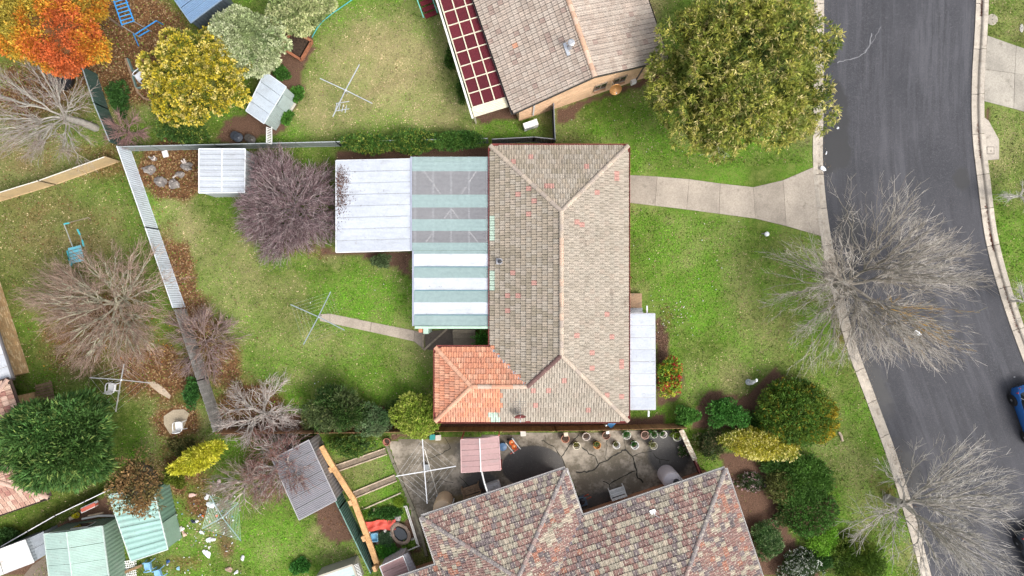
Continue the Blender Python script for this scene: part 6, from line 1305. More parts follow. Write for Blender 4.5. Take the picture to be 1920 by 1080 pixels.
def bare_tree(name, label, px, py, hgt, R, seed, tips=900, trunk_h=.18, trunk_r=.2, limb_c=(.24, .21, .18), twig_c=[(.36, .33, .30)], twig_r=.013, lichen=0, lean=(0, 0), cat='tree', group=None, side=3, tw=.55, fill=.45, zlow=.05, curve=.09, sw=.5, clump=16, lichen_at=None):
    """leafless tree: tip points fill a dome and are gathered, cluster by cluster, into twigs, branches and limbs"""
    r = np.random.default_rng(seed); b = np.array(G(px, py)); t = thing(name, label, cat, b, group)
    top = b + np.array([lean[0] * .35, lean[1] * .35, hgt * trunk_h])
    ph = r.uniform(0, 2 * math.pi, tips); ct = r.uniform(zlow, 1, tips); sn = np.sqrt(1 - ct ** 2); rad = r.uniform(fill ** 2, 1, tips) ** .5
    nk = max(6, int(tips / clump)); kc = r.integers(0, nk, tips); cen = r.integers(0, tips, nk)
    ph = np.where(r.random(tips) < .8, ph[cen][kc] + r.normal(0, .10, tips), ph); ct = np.clip(np.where(r.random(tips) < .8, ct[cen][kc] + r.normal(0, .08, tips), ct), zlow, 1); sn = np.sqrt(1 - ct ** 2)
    wob = 1 + .12 * np.sin(3 * ph + seed) + .09 * np.sin(5 * ph + seed * 2) + .06 * np.sin(9 * ph + seed * 3)
    T = b + np.stack([lean[0] + R * rad * sn ** .8 * np.cos(ph) * wob, lean[1] + R * rad * sn ** .8 * np.sin(ph) * wob, hgt * trunk_h * .9 + (hgt * (1 - trunk_h * .9)) * rad * ct], -1)
    segs = []      # p0, p1, r0, r1, colour, is_limb
    lc = np.array(limb_c); tc = np.array(twig_c)
    def colour(rad_, lic):
        if lic: return np.array([.46, .27, .05]) * r.uniform(.7, 1.25) if r.random() < .7 else np.array([.30, .27, .13])
        return lc * r.uniform(.8, 1.25) if rad_ > twig_r * 1.9 else tc[r.integers(len(tc))] * r.uniform(.8, 1.2)
    def arc(p, q, ra, rb, lic, n):
        L = np.linalg.norm(q - p); o = r.normal(size=3) * L * curve * .5 + np.array([0, 0, -L * curve * .35]); P = [p]
        for k in range(1, n): f = k / n; P.append(p + (q - p) * f + o * 4 * f * (1 - f) * .8 + r.normal(size=3) * L * .018)
        P.append(q)
        for k in range(n): f0, f1 = k / n, (k + 1) / n; segs.append((P[k], P[k + 1], ra + (rb - ra) * f0, ra + (rb - ra) * f1, colour(ra, lic), ra > twig_r * 1.9))
        return P
    def twig(p, q, lic):
        P = arc(p, q, twig_r, twig_r * .5, lic, 2); L = np.linalg.norm(q - p); d = (q - p) / max(L, 1e-6)
        for k in range(side):
            f = r.uniform(.2, .95); o = p + (q - p) * f; n_ = r.normal(size=3); n_ -= d * n_.dot(d); e = d * r.uniform(.5, 1.0) + n_ / np.linalg.norm(n_) * sw * r.uniform(.5, 1.1)
            segs.append((o, o + e * tw * r.uniform(.5, 1.2), twig_r * .72, twig_r * .4, colour(0, lic), False))
    def rad_of(n): return min(trunk_r * .62, twig_r * (1 + .62 * n ** .45))
    def gather(p, pts, lic, lv):
        n = len(pts)
        if n <= 2:
            for q in pts: twig(p, q, lic)
            return
        k = min(n, 8 if lv == 0 else (4 if n > 30 else 3)); v = unit(pts - p)
        c = v[r.choice(n, k, replace=False)]
        for _ in range(3):
            a = (v @ c.T).argmax(1); c = np.array([unit(v[a == j].mean(0)) if (a == j).any() else c[j] for j in range(k)])
        for j in range(k):
            g = pts[a == j]
            if not len(g): continue
            if len(g) == 1: twig(p, g[0], lic); continue
            m = g.mean(0); near = np.linalg.norm(g - p, axis=1).min(); d = m - p; L = np.linalg.norm(d); f = r.uniform(.34, .5) if lv else r.uniform(.26, .40)
            q = p + d * min(f, max(.18, near / L * .8)); li = lic or (lichen_at is not None and 6 < len(g) < 70 and np.hypot(*(m - np.array(G(*lichen_at)))[:2]) < lichen)
            arc(p, q, rad_of(len(g)) * 1.1, rad_of(len(g)) * .88, li, 3 if L * f > .6 else 2); gather(q, g, li, lv + 1)
    segs.append((b - np.array([0, 0, .1]), (b + top) / 2 + r.normal(size=3) * .03, trunk_r * 1.25, trunk_r, lc, True)); segs.append((segs[0][1], top, trunk_r, trunk_r * .9, lc, True))
    gather(top, T, False, 0)
    for nm, sel, k in (('trunk', [s for s in segs if s[5]], 6), ('crown', [s for s in segs if not s[5]], 3)):
        P0, P1 = np.array([s[0] for s in sel]), np.array([s[1] for s in sel])
        if nm == 'crown': P0[:, 2] = np.maximum(P0[:, 2], .03); P1[:, 2] = np.maximum(P1[:, 2], .03)
        V, Fq = seg_tubes(P0, P1, np.array([s[2] for s in sel]), np.array([s[3] for s in sel]), k); np_mesh(nm, V, Fq, m_bark, t, np.repeat(np.array([s[4] for s in sel]), k, 0))
    return t
# ---- bare trees
GREY = [(.53, .48, .42), (.44, .395, .34), (.61, .56, .50), (.33, .29, .245), (.26, .225, .185)]
bare_tree('street_tree', 'large grey leafless street tree leaning over the road with orange lichen', 1570, 534, 9.8, 6.2, 3, tips=1300, limb_c=(.24, .215, .18), twig_c=GREY, trunk_r=.30, twig_r=.0115, clump=26, lichen=.9, lichen_at=(1790, 598, 5.5), lean=(.2, .1), trunk_h=.12, fill=.25, side=5, tw=.65, curve=.16, sw=.65)
bare_tree('street_tree', 'pale leafless street tree over the kerb in the lower right corner', 1664, 935, 8.5, 5.3, 11, tips=520, clump=22, limb_c=(.34, .31, .27), twig_c=[(.50, .465, .42), (.42, .385, .34), (.58, .545, .50), (.32, .29, .255)], trunk_r=.26, twig_r=.0145, lean=(.8, .3), trunk_h=.14, fill=.22, side=5, tw=.65, curve=.18, sw=.65)
PUR = [(.27, .18, .19), (.35, .26, .265), (.19, .12, .125), (.46, .38, .37), (.14, .085, .09)]
bare_tree('bare_tree', 'dense purple-twigged leafless tree beside the white carport', 557, 390, 3.8, 3.65, 21, tips=2500, limb_c=(.27, .22, .215), twig_c=PUR, trunk_r=.15, twig_r=.0145, trunk_h=.08, fill=.35, side=4, tw=.55, curve=.2, sw=.7)
PNK = [(.37, .26, .20), (.30, .205, .155), (.45, .34, .27), (.23, .155, .115)]
bare_tree('bare_tree', 'wide leafless tree with pale lichened limbs in the left neighbour yard', 240, 570, 5.4, 4.75, 31, tips=1350, clump=20, limb_c=(.36, .34, .25), twig_c=PNK, trunk_r=.15, twig_r=.012, trunk_h=.2, fill=.3, side=5, tw=.6, curve=.18, sw=.65)
bare_tree('bare_tree', 'leafless grey tree with thick leaning trunk by the left lawn', 180, 240, 6.0, 4.0, 41, tips=480, clump=20, limb_c=(.33, .31, .27), twig_c=[(.34, .28, .25), (.28, .21, .19), (.42, .38, .33)], trunk_r=.22, twig_r=.012, lean=(-1.5, .3), trunk_h=.35, fill=.25, side=5, tw=.6, curve=.18, sw=.65)
bare_tree('bare_shrub', 'sparse reddish-twigged shrub growing against the weathered paling fence', 388, 640, 2.4, 2.6, 51, tips=640, limb_c=(.25, .18, .15), twig_c=PNK + PUR, trunk_r=.06, twig_r=.012, trunk_h=.06, cat='shrub', curve=.15)
bare_tree('bare_shrub', 'grey leafless shrub in the lower left corner of the back yard', 496, 774, 3.0, 2.75, 61, tips=380, limb_c=(.40, .36, .32), twig_c=[(.48, .42, .38), (.36, .28, .25), (.55, .50, .46)], trunk_r=.13, twig_r=.017, trunk_h=.1, cat='shrub', curve=.22, sw=.8)
bare_tree('bare_tree', 'reddish leafless tree spreading over the grey shed roof', 542, 862, 3.8, 2.7, 71, tips=800, limb_c=(.42, .37, .33), twig_c=[(.27, .13, .11), (.33, .18, .15), (.44, .36, .32), (.20, .10, .09)], trunk_r=.12, twig_r=.015, trunk_h=.15, curve=.2, sw=.7)
bare_tree('bare_tree', 'pale branching leafless tree over the green wire clothesline', 482, 890, 3.4, 2.2, 81, tips=320, limb_c=(.42, .37, .32), twig_c=[(.46, .38, .34), (.36, .26, .22)], trunk_r=.12, twig_r=.013, lean=(-.4, -.4), trunk_h=.25, curve=.2)
bare_tree('bare_shrub', 'small pink-twigged bare shrub by the dark green fence', 246, 250, 2.2, 1.4, 91, tips=260, limb_c=(.25, .17, .15), twig_c=[(.40, .25, .23), (.33, .2, .18)], trunk_r=.05, twig_r=.012, trunk_h=.1, cat='shrub')
bare_tree('young_tree', 'thin leafless sapling on the far verge at the right edge', 1898, 565, 3.2, 1.6, 101, tips=110, limb_c=(.45, .43, .38), twig_c=[(.56, .54, .49)], trunk_r=.06, twig_r=.012, trunk_h=.3)
bare_tree('young_tree', 'pale leafless sapling on the far verge across from the driveway', 1890, 372, 3.0, 1.3, 111, tips=90, limb_c=(.45, .43, .38), twig_c=[(.56, .54, .49)], trunk_r=.06, twig_r=.012, trunk_h=.3)
bare_tree('fallen_branch', 'dry fallen branch on the grass below the wattle tree', 1335, 264, .45, 1.2, 121, tips=36, limb_c=(.48, .44, .39), twig_c=[(.54, .50, .45)], trunk_r=.04, twig_r=.012, trunk_h=.2, cat='branch', lean=(.3, -.2))
# ---- leafy trees
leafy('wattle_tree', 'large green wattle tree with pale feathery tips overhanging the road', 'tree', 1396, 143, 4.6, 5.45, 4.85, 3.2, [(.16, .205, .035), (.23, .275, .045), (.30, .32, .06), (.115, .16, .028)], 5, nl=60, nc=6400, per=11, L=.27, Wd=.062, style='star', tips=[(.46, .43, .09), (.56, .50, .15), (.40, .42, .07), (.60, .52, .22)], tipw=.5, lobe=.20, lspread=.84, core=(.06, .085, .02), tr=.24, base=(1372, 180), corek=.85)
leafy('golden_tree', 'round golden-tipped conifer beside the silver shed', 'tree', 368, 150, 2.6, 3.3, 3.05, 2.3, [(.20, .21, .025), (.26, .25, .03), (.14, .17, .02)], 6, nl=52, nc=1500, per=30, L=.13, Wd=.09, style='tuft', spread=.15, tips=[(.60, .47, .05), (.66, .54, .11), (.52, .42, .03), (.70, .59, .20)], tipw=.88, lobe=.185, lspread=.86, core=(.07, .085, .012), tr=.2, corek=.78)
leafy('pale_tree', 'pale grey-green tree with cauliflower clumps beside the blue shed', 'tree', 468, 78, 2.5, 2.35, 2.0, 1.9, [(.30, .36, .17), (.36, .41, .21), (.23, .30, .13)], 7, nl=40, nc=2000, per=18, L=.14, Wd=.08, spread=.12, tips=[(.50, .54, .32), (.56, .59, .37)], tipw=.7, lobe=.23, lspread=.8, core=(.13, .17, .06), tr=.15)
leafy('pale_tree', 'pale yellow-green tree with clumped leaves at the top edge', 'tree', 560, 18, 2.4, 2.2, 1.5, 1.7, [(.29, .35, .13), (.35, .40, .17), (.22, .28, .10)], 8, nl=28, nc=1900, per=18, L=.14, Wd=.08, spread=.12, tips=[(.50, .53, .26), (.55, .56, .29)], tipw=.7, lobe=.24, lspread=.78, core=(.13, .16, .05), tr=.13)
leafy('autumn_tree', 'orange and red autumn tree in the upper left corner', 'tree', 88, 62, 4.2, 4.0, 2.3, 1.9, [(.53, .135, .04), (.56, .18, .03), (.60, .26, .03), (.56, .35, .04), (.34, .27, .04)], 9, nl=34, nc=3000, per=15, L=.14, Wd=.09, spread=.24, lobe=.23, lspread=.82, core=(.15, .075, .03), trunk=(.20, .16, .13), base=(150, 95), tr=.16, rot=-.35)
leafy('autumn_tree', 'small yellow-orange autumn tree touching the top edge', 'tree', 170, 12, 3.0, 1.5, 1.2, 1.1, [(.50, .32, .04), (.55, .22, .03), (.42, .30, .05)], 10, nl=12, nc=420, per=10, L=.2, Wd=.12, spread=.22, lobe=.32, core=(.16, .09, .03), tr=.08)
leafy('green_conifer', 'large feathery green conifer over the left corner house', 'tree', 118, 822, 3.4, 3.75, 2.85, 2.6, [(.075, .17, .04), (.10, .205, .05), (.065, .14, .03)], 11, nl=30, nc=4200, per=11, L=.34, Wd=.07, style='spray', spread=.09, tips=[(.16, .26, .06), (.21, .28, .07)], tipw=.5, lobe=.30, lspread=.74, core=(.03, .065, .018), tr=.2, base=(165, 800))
leafy('yellow_conifer', 'leaning yellow conifer with smooth foliage above the rubbish', 'conifer', 374, 858, 1.7, 1.95, .82, .9, [(.44, .44, .025), (.54, .52, .04), (.34, .37, .025)], 12, nl=16, nc=1300, per=12, L=.18, Wd=.06, style='spray', spread=.06, tips=[(.66, .62, .09)], tipw=.5, lobe=.36, core=(.14, .15, .015), rot=.45, tr=.08)
leafy('conifer_bush', 'olive rounded conifer bush below the leaning yellow conifer', 'conifer', 330, 893, .8, .75, .75, .6, [(.13, .17, .02), (.18, .20, .03), (.09, .13, .02)], 13, nl=8, nc=260, per=12, L=.15, Wd=.06, style='spray', spread=.05, lobe=.45, core=(.07, .09, .015), tr=.06)
leafy('brown_tree', 'half-bare tree with brown and olive leaves over the green shed', 'tree', 262, 905, 2.9, 1.7, 2.1, 1.0, [(.17, .125, .05), (.22, .17, .06), (.12, .11, .04), (.28, .17, .07)], 14, nl=14, nc=420, per=8, L=.17, Wd=.09, spread=.2, lobe=.34, core=(.06, .05, .03), lspread=.7, trunk=(.15, .125, .10), tr=.1, base=(290, 885))
leafy('shrub', 'dark green shrub at the foot of the golden tree', 'shrub', 338, 245, .9, 1.75, .95, .9, [(.05, .11, .02), (.08, .15, .03), (.11, .18, .03)], 15, nl=12, nc=600, per=10, L=.13, Wd=.07, spread=.1, tips=[(.22, .27, .05)], tipw=.3, core=(.035, .06, .015), tr=.06)
leafy('shrub', 'dark leafy shrub behind the dark green fence', 'shrub', 222, 186, .8, .65, 1.15, .8, [(.035, .10, .02), (.05, .13, .025), (.03, .08, .015)], 16, nl=9, nc=320, per=10, L=.14, Wd=.07, spread=.1, core=(.025, .055, .014), tr=.05)
for i, (lb, x, y, a, b_) in enumerate((('yellow-green end of the clipped hedge above the white carport', 690, 268, 1.6, .62), ('middle section of the long green hedge above the verandah', 775, 266, 1.6, .66), ('dark green hedge section beside the beige roof corner', 860, 264, 1.7, .66))):
    leafy('hedge', lb, 'hedge', x, y, .85, a, b_, .75, [(.06, .15, .025), (.09, .19, .03), (.12, .22, .04), (.045, .12, .02)], 20 + i, nl=16, nc=1200, per=10, L=.12, Wd=.07, spread=.1, tips=[(.24, .30, .05), (.30, .33, .06)] if i < 2 else [(.10, .22, .04)], tipw=.35 if i < 2 else .2, core=(.04, .075, .015), lobe=.40, lspread=.68, tr=.05)
leafy('shrub', 'small leafy shrub against the lower edge of the white carport', 'shrub', 715, 487, .5, .72, .5, .5, [(.045, .10, .025), (.07, .13, .035), (.10, .15, .06)], 24, nl=7, nc=190, per=10, L=.11, Wd=.06, spread=.08, core=(.03, .05, .015), tr=.04)
leafy('shrub', 'dark green feathery shrub left of the variegated bush along the lower fence', 'shrub', 636, 768, 1.4, 2.0, 1.5, 1.3, [(.045, .095, .02), (.06, .12, .025), (.085, .12, .04)], 25, nl=16, nc=1500, per=10, L=.22, Wd=.05, style='spray', spread=.09, tips=[(.19, .20, .09), (.15, .19, .05)], tipw=.25, core=(.03, .055, .014), tr=.08)
leafy('shrub', 'dark green spreading bush between the feathery shrub and lime shrub', 'shrub', 700, 784, 1.1, 1.3, 1.05, 1.0, [(.06, .12, .04), (.09, .16, .06), (.14, .20, .09)], 26, nl=12, nc=850, per=10, L=.11, Wd=.06, spread=.1, core=(.035, .06, .02), tr=.06)
leafy('shrub', 'bright lime green rounded shrub beside the orange tiled wing', 'shrub', 782, 776, 1.2, 1.55, 1.4, 1.1, [(.27, .36, .045), (.33, .41, .06), (.21, .31, .035)], 27, nl=16, nc=1500, per=11, L=.12, Wd=.07, spread=.10, tips=[(.42, .44, .10)], tipw=.35, core=(.12, .17, .02), tr=.07)
leafy('shrub', 'green trailing shrub hanging over the orange timber wall', 'shrub', 662, 835, .7, 1.5, .7, .7, [(.06, .13, .02), (.10, .19, .03), (.08, .15, .04)], 28, nl=10, nc=460, per=10, L=.13, Wd=.06, spread=.1, tips=[(.20, .26, .05)], tipw=.3, core=(.035, .065, .015), tr=.05)
leafy('flowering_shrub', 'red and yellow-green flowering shrub beside the front porch', 'shrub', 1255, 707, .8, .86, 1.45, .75, [(.20, .35, .04), (.29, .43, .05), (.42, .47, .06)], 29, nl=12, nc=800, per=10, L=.17, Wd=.08, style='star', tips=[(.60, .04, .06), (.55, .06, .05), (.66, .54, .06)], tipw=.34, core=(.06, .11, .02), tr=.06)
leafy('shrub', 'small bright green bush near the lower right corner of the front lawn', 'shrub', 1287, 779, .6, .95, .65, .6, [(.07, .20, .03), (.10, .25, .04)], 30, nl=8, nc=420, per=10, L=.11, Wd=.07, spread=.08, core=(.04, .09, .02), tr=.04)
leafy('shrub', 'rounded glossy green bush left of the big golden hedge', 'shrub', 1362, 776, .8, 1.4, 1.0, .9, [(.06, .19, .03), (.09, .24, .04), (.05, .15, .03)], 31, nl=10, nc=760, per=10, L=.12, Wd=.08, spread=.09, core=(.035, .085, .018), tr=.05)
leafy('golden_hedge', 'big clipped dark hedge ball with golden flank by the verge', 'hedge', 1491, 768, 1.2, 2.15, 2.1, 1.3, [(.09, .18, .022), (.115, .215, .028), (.15, .22, .028), (.075, .15, .02)], 32, nl=5, nc=3600, per=8, L=.15, Wd=.06, style='tight', spread=.06, lobe=.84, lspread=.18, core=(.035, .07, .012), tips=[(.30, .22, .015), (.22, .19, .015)], tipw=.16, tr=.1)
leafy('golden_conifer', 'spreading golden-yellow conifer below the big clipped hedge ball', 'conifer', 1430, 830, .9, 2.75, 1.05, .9, [(.46, .44, .04), (.54, .50, .07), (.34, .37, .04)], 33, nl=30, nc=1900, per=14, L=.17, Wd=.06, style='spray', spread=.07, tips=[(.86, .78, .32), (.80, .73, .22)], tipw=.7, lobe=.30, lspread=.75, core=(.15, .16, .02), rot=-.06, tr=.06)
for i, (lb, x, y, rx_, ry_, h, pal, L_, sty, tip) in enumerate((
    ('large clipped dark green hedge dome below the golden conifer', 1503, 905, 2.0, 1.9, 1.3, [(.09, .20, .03), (.115, .235, .038), (.075, .165, .028)], .14, 'tight', None),
    ('brownish clipped hedge patch left of the large hedge dome', 1470, 905, 1.05, 1.1, 1.1, [(.15, .165, .045), (.19, .175, .06), (.12, .15, .045)], .13, 'tight', None),
    ('mid green hedge mound above the lime ball shrub', 1514, 962, 1.6, 1.5, 1.1, [(.075, .19, .03), (.10, .225, .04)], .14, 'tight', [(.13, .10, .05)]),
    ('bright lime clipped ball shrub by the verge', 1542, 1006, .95, 1.1, .9, [(.17, .36, .03), (.22, .42, .045)], .12, 'tight', None),
    ('dark olive conifer mound at the bottom edge beside the pale street tree', 1598, 1050, 2.1, 1.7, 1.1, [(.08, .145, .018), (.115, .185, .022), (.155, .20, .03)], .16, 'spray', None),
    ('dark bush dotted with white flowers at the bottom edge', 1500, 1062, 1.7, 1.25, 1.0, [(.045, .085, .025), (.06, .10, .03)], .09, 'tuft', [(.72, .74, .66), (.8, .8, .74)]),
    ('round green and white variegated bush beside the speckled house', 1437, 1010, 1.2, 1.35, 1.0, [(.06, .14, .035), (.09, .18, .05)], .09, 'tuft', [(.26, .34, .15)]),
    ('low bush with tiny pink flowers in the mulch bed', 1413, 903, 1.1, .65, .5, [(.05, .085, .025), (.07, .10, .03)], .09, 'tuft', [(.58, .34, .38), (.6, .48, .48)]),
    ('dull green bush behind the lichen-capped brick wall', 1330, 832, 1.0, 1.2, .8, [(.055, .085, .025), (.08, .11, .035)], .10, 'tuft', [(.20, .16, .08)]),
    ('pink and white flowering pot shrub beside the brick garden wall', 1280, 845, .36, .36, .4, [(.07, .15, .03), (.12, .2, .05)], .08, 'tuft', [(.62, .42, .40), (.66, .58, .52)]),
    ('green creeper clump on the weathered paling fence', 362, 738, .45, 1.1, .8, [(.045, .14, .03), (.06, .17, .035)], .12, 'tuft', None),
    ('low green shrub beside the garden mulch behind the silver shed', 530, 138, .65, .45, .4, [(.05, .15, .02), (.07, .19, .03)], .11, 'tuft', None),
    ('leafy green plant above the white step slab', 556, 178, .5, .5, .35, [(.07, .20, .025), (.10, .24, .03)], .14, 'tuft', None),
    ('leafy green plant below the white step slab', 535, 220, .5, .5, .35, [(.06, .19, .025), (.09, .23, .03)], .14, 'tuft', None),
    ('dark green bush beside the lower left fence end', 15, 1010, 1.0, .6, .7, [(.03, .085, .02), (.045, .11, .025)], .15, 'tuft', None),
    ('olive weedy shrub left of the yellow conifer', 345, 838, .9, .6, .5, [(.10, .12, .035), (.14, .14, .04)], .13, 'tuft', [(.26, .22, .08)]),
    ('small round green shrub in the upper pond garden', 682, 965, .26, .26, .25, [(.16, .30, .03)], .07, 'tight', None),
    ('small lime shrub by the mossy yard edge', 748, 941, .26, .24, .25, [(.24, .36, .03)], .07, 'tight', None),
    ('bright green bush at the lower left of the pond garden', 716, 1036, .6, .6, .5, [(.06, .22, .025), (.09, .27, .03)], .12, 'tuft', None),
    ('round green bush below the pond', 739, 1031, .38, .36, .35, [(.07, .24, .03)], .10, 'tuft', None),
    ('grey-green bush beside the blue tub', 724, 1010, .5, .6, .35, [(.07, .13, .06), (.10, .16, .08)], .10, 'tuft', None),
    ('low green mound along the top of the pond garden', 722, 962, 1.15, .36, .3, [(.035, .11, .02), (.05, .14, .025)], .14, 'tuft', None),
    ('yellow-green plant right of the pond', 768, 1022, .4, .4, .3, [(.14, .26, .03), (.2, .3, .05)], .12, 'tuft', None),
    ('weedy green plants beside the burgundy pergola', 845, 110, .28, .9, .3, [(.06, .13, .02), (.12, .18, .04)], .12, 'tuft', None),
    ('strip of green weeds below the pergola edge', 866, 165, .25, 1.1, .25, [(.05, .13, .02), (.09, .17, .03)], .12, 'tuft', None),
    ('leafy weed clump on the bright lower lawn', 565, 1062, .6, .5, .3, [(.05, .19, .03), (.07, .23, .04)], .16, 'tuft', None),
    ('golden-orange clipped hedge on the verge side of the big hedge ball', 1531, 786, 1.0, 1.45, 1.7, [(.36, .28, .02), (.44, .33, .025), (.26, .24, .02)], .15, 'tight', [(.16, .2, .025)]),
    ('dark green low hedge tucked under the golden conifer', 1462, 868, 1.2, .8, .9, [(.05, .12, .02), (.07, .15, .03)], .13, 'tuft', None),
    ('dark bush left of the mid green hedge mound', 1478, 962, .9, 1.0, .8, [(.05, .115, .025), (.07, .14, .03)], .12, 'tuft', [(.14, .12, .05)]),
    ('dark bush between the lime ball and white-flowered bush', 1535, 1052, .9, .8, .7, [(.05, .12, .025), (.065, .14, .03)], .12, 'tuft', None),
    ('dark leafy bush between the glossy bush and the big hedge ball', 1412, 790, .8, .7, .6, [(.05, .13, .025), (.075, .165, .03)], .12, 'tuft', None),
    ('straggly green shrub joining the dark feathery shrub and lime shrub', 742, 770, .8, .8, .7, [(.07, .14, .03), (.11, .19, .04)], .12, 'tuft', None),
    ('straggly olive shrub left of the dark feathery shrub', 588, 790, .8, .7, .7, [(.08, .12, .03), (.11, .15, .045)], .13, 'tuft', [(.22, .2, .09)]),
    ('dark low plants in the bed by the garden bin', 490, 60, .6, .5, .4, [(.04, .10, .02)], .12, 'tuft', None))):
    ar = rx_ * ry_; nc = int(max(60, min(900, 330 * ar))) * (2 if sty == 'tight' else 1)
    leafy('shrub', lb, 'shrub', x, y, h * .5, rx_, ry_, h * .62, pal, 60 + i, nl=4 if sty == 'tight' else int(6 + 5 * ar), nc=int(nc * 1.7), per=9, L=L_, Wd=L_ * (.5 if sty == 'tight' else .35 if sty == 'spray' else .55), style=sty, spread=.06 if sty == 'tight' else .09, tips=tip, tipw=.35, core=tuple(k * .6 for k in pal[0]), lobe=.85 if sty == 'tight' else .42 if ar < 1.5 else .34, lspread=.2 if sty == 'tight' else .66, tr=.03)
for i, (t, x, y, (c, s)) in enumerate(POTPLANTS):
    r = np.random.default_rng(300 + i); b = G(x, y, .42); n = 130; D = unit(r.normal(size=(n, 3)) + np.array([0, 0, .7])); C = np.array(b) + D * r.uniform(0, s * .8, (n, 1)) * np.array([1, 1, .7])
    V, Fq = leaf_quads(C, D, s * r.uniform(.3, .6, n), .05, r); np_mesh('plant', V, Fq, m_leaf, t, np.array(c) * r.uniform(.7, 1.5, (n, 1)))
# tree fern in the rear courtyard: arching fronds with leaflets
b = G(908, 634); t = thing('tree_fern', 'bright green fern in the gap between verandah and orange wing', 'fern', b); r = np.random.default_rng(5); Cs, Ds, Ls = [], [], []
for k in range(13):
    a = 2 * math.pi * k / 13 + r.uniform(-.2, .2); ln = r.uniform(.55, .85)
    for j in range(22):
        f = j / 21; p = np.array(b) + np.array([math.cos(a) * ln * f, math.sin(a) * ln * f, .95 + .35 * math.sin(f * 2.6)]); sd = np.array([-math.sin(a), math.cos(a), 0])
        for s in (-1, 1): Cs.append(p); Ds.append(sd * s + np.array([math.cos(a), math.sin(a), 0]) * .5); Ls.append(.24 * (1 - .8 * f) + .03)
V, Fq = leaf_quads(np.array(Cs), unit(np.array(Ds)), np.array(Ls), .05, r); np_mesh('fronds', V, Fq, m_leaf, t, np.array([.06, .22, .025]) * r.uniform(.7, 1.4, (len(Cs), 1)))
MB().tube([b, b + Vector((0, 0, .95))], [.14, .1], 8, (.08, .055, .035)).build('trunk', m_bark, t)

# ---------------------------------------------------------------- grass and fallen leaves
HARD = [[(1170, 325), (1545, 305), (1555, 450), (1170, 384)], [(598, 586), (800, 622), (815, 660), (598, 606)], YARD, [(625, 297), (925, 290), (925, 655), (815, 655), (775, 470), (625, 475)], [(1172, 545), (1232, 545), (1232, 770), (1172, 770)], [(1840, 60), (2000, 110), (2000, 230), (1842, 195)], [(1838, 212), (1876, 260), (1876, 303), (1838, 303)], [(815, 270), (1182, 268), (1182, 800), (815, 800)], [(1538, 484), (1570, 484), (1570, 526), (1538, 526)],
        [(275, 713), (325, 740), (318, 750), (280, 726)], [(304, 765), (358, 765), (350, 815), (304, 815)]]
def scatter(n, seed):
    r = np.random.default_rng(seed); X = r.uniform(-34.5, 34.5, n); Y = r.uniform(-19.8, 19.8, n); mk, px, py = masks(X, Y)
    bad = in_road(px, py, 8)
    for p in HARD: bad |= inpoly(px, py, p)
    return r, X[~bad], Y[~bad], mk[~bad], px[~bad], py[~bad]
r, X, Y, mk, px, py = scatter(300000, 77)
keep = r.random(len(X)) > np.maximum(mk[:, 2], mk[:, 1] * .7) * .97; X, Y, mk = X[keep], Y[keep], mk[keep]
n = len(X); Z = ground_z(X, Y); D = unit(np.stack([r.normal(0, .7, n), r.normal(0, .7, n), r.uniform(.5, 1.2, n)], -1))
V, Fq = leaf_quads(np.stack([X, Y, Z - .01], -1), D, r.uniform(.07, .16, n), r.uniform(.035, .07, n), r, .3)
lush = np.array([.15, .345, .022]); dull = np.array([.088, .118, .026]); straw = np.array([.53, .42, .255])
gc = dull + (lush - dull) * mk[:, 3:4]; dk = (r.random(n) < np.clip(mk[:, 0] * .9 + .10, 0, .92))[:, None]; gc = np.where(dk, straw * r.uniform(.7, 1.15, (n, 1)), gc * r.uniform(.55, 1.55, (n, 1)))
cl_ = fbm(X * 2.6, Y * 2.6, 71, 3); c2 = fbm(X * .8, Y * .8, 73, 3); gc = gc * (.48 + 1.0 * np.clip((cl_ - .3) / .4, 0, 1))[:, None]; sel_ = (c2 > .56) & (r.random(n) < .45); gc[sel_] = gc[sel_] * .4 + straw * .45
m_grass = Mt('grass_blade', attr=True, rough=.8, var=.15, vs=.6, fine=0, trans=.15, spec=.1)
prop(np_mesh('grass', V, Fq, m_grass, None, gc), 'short patchy grass on the lawns and verges', 'grass', kind='stuff')
r, X, Y, mk, px, py = scatter(150000, 99)
pr = np.clip(mk[:, 1] * 1.0, 0, 1) ** 1.3 * .62 + .008; keep = r.random(len(X)) < pr; X, Y, px, py = X[keep], Y[keep], px[keep], py[keep]
n = len(X); a = r.uniform(0, 6.28, n); D = unit(np.stack([np.cos(a), np.sin(a), r.uniform(-.1, .35, n)], -1))
V, Fq = leaf_quads(np.stack([X, Y, ground_z(X, Y) + r.uniform(.03, .08, n)], -1), D, r.uniform(.07, .14, n), r.uniform(.05, .10, n), r, .1)
lc = np.array([(.18, .085, .035), (.26, .13, .055), (.12, .055, .025), (.36, .24, .12), (.42, .32, .20), (.23, .15, .08)])[r.choice(6, n, p=[.27, .24, .2, .13, .06, .10])] * r.uniform(.7, 1.3, (n, 1))
hot = np.zeros(n)
for q in ((235, 660, 60, 30), (285, 620, 40, 40), (95, 695, 30, 20), (100, 60, 120, 100), (270, 600, 60, 50), (300, 650, 40, 40)): hot = np.maximum(hot, blobm(px, py, *q))
hk = r.random(n) < hot * .55; lc[hk] = np.array([(.55, .26, .03), (.58, .36, .04), (.50, .14, .04)])[r.choice(3, hk.sum())]
prop(np_mesh('fallen_leaves', V, Fq, m_leaf, None, lc), 'brown and orange fallen leaves lying over lawns and beds', 'leaves', kind='stuff')
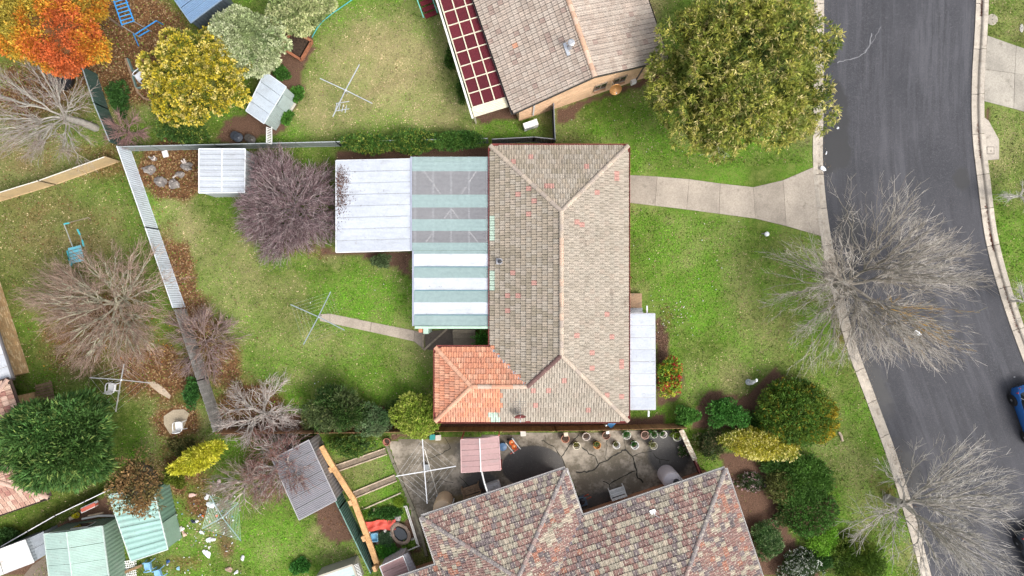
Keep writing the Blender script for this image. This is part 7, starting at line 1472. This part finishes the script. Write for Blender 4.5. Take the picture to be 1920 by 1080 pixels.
# rusty leaves drifted along the right-hand gutter and onto the carport roof
V_, F_, C_ = [], [], []
def strewn(name, label, pts, z, colr, seed, spread, size=(.05, .10)):
    r = np.random.default_rng(seed); P = np.array([np.array(G(x, y, z)) for x, y in pts]); n = len(P); P[:, :2] += r.normal(0, spread, (n, 2)); P[:, 2] += r.uniform(0, .03, n)
    a = r.uniform(0, 6.28, n); D = unit(np.stack([np.cos(a), np.sin(a), r.uniform(0, .3, n)], -1)); V, Fq = leaf_quads(P, D, r.uniform(*size, n), r.uniform(size[0] * .7, size[1] * .7, n), r, .1)
    prop(np_mesh(name, V, Fq, m_leaf, None, np.array(colr)[r.choice(len(colr), n)] * r.uniform(.7, 1.3, (n, 1))), label, 'leaves', kind='stuff')
rr2 = random.Random(3); pts = []
kr = [(x, y) for x, y in KR if -20 < y < 700]
for x, y in [(np.interp(v, [k[1] for k in kr], [k[0] for k in kr]), v) for v in [rr2.choice((rr2.uniform(225, 300), rr2.uniform(380, 460), rr2.uniform(440, 470), rr2.uniform(535, 625), rr2.uniform(0, 30))) for _ in range(750)]]: pts.append((x - 3.2, y))
strewn('gutter_leaves', 'rust-coloured leaves drifted in the far street gutter', pts, -.075, [(.20, .055, .03), (.13, .04, .025), (.09, .035, .025)], 1, .035)
pts = [(632 + abs(rr2.gauss(0, 12)), rr2.gauss(350, 28)) for _ in range(1500)]
strewn('roof_leaves', 'brown leaves fallen on the left edge of the white carport roof', [p for p in pts if 310 < p[1] < 430], 2.36, [(.12, .06, .045), (.18, .10, .07), (.09, .05, .045)], 2, .04)
pts = [(rr2.uniform(1230, 1256), rr2.uniform(598, 672)) for _ in range(600)]
strewn('mulch_chips', 'brown bark mulch in the bed beside the front porch', [p for p in pts if (p[0] - 1228) < 26 * math.sin((p[1] - 585) / 95 * 3)], .03, [(.20, .12, .075), (.28, .18, .12), (.13, .08, .05)], 3, .03)
kl = [(x, y) for x, y in KL if -20 < y < 1080]; pts = []
for v in [rr2.choice((rr2.uniform(0, 330), rr2.uniform(440, 760), rr2.uniform(830, 1000))) for _ in range(900)]: pts.append((np.interp(v, [k[1] for k in kl], [k[0] for k in kl]) + 4 + abs(rr2.gauss(0, 9)), v))
strewn('kerbside_leaves', 'brown leaves and twigs scattered along the near street gutter', pts, -.07, [(.17, .10, .06), (.26, .18, .11), (.10, .06, .04), (.32, .26, .18)], 4, .05, (.04, .09))
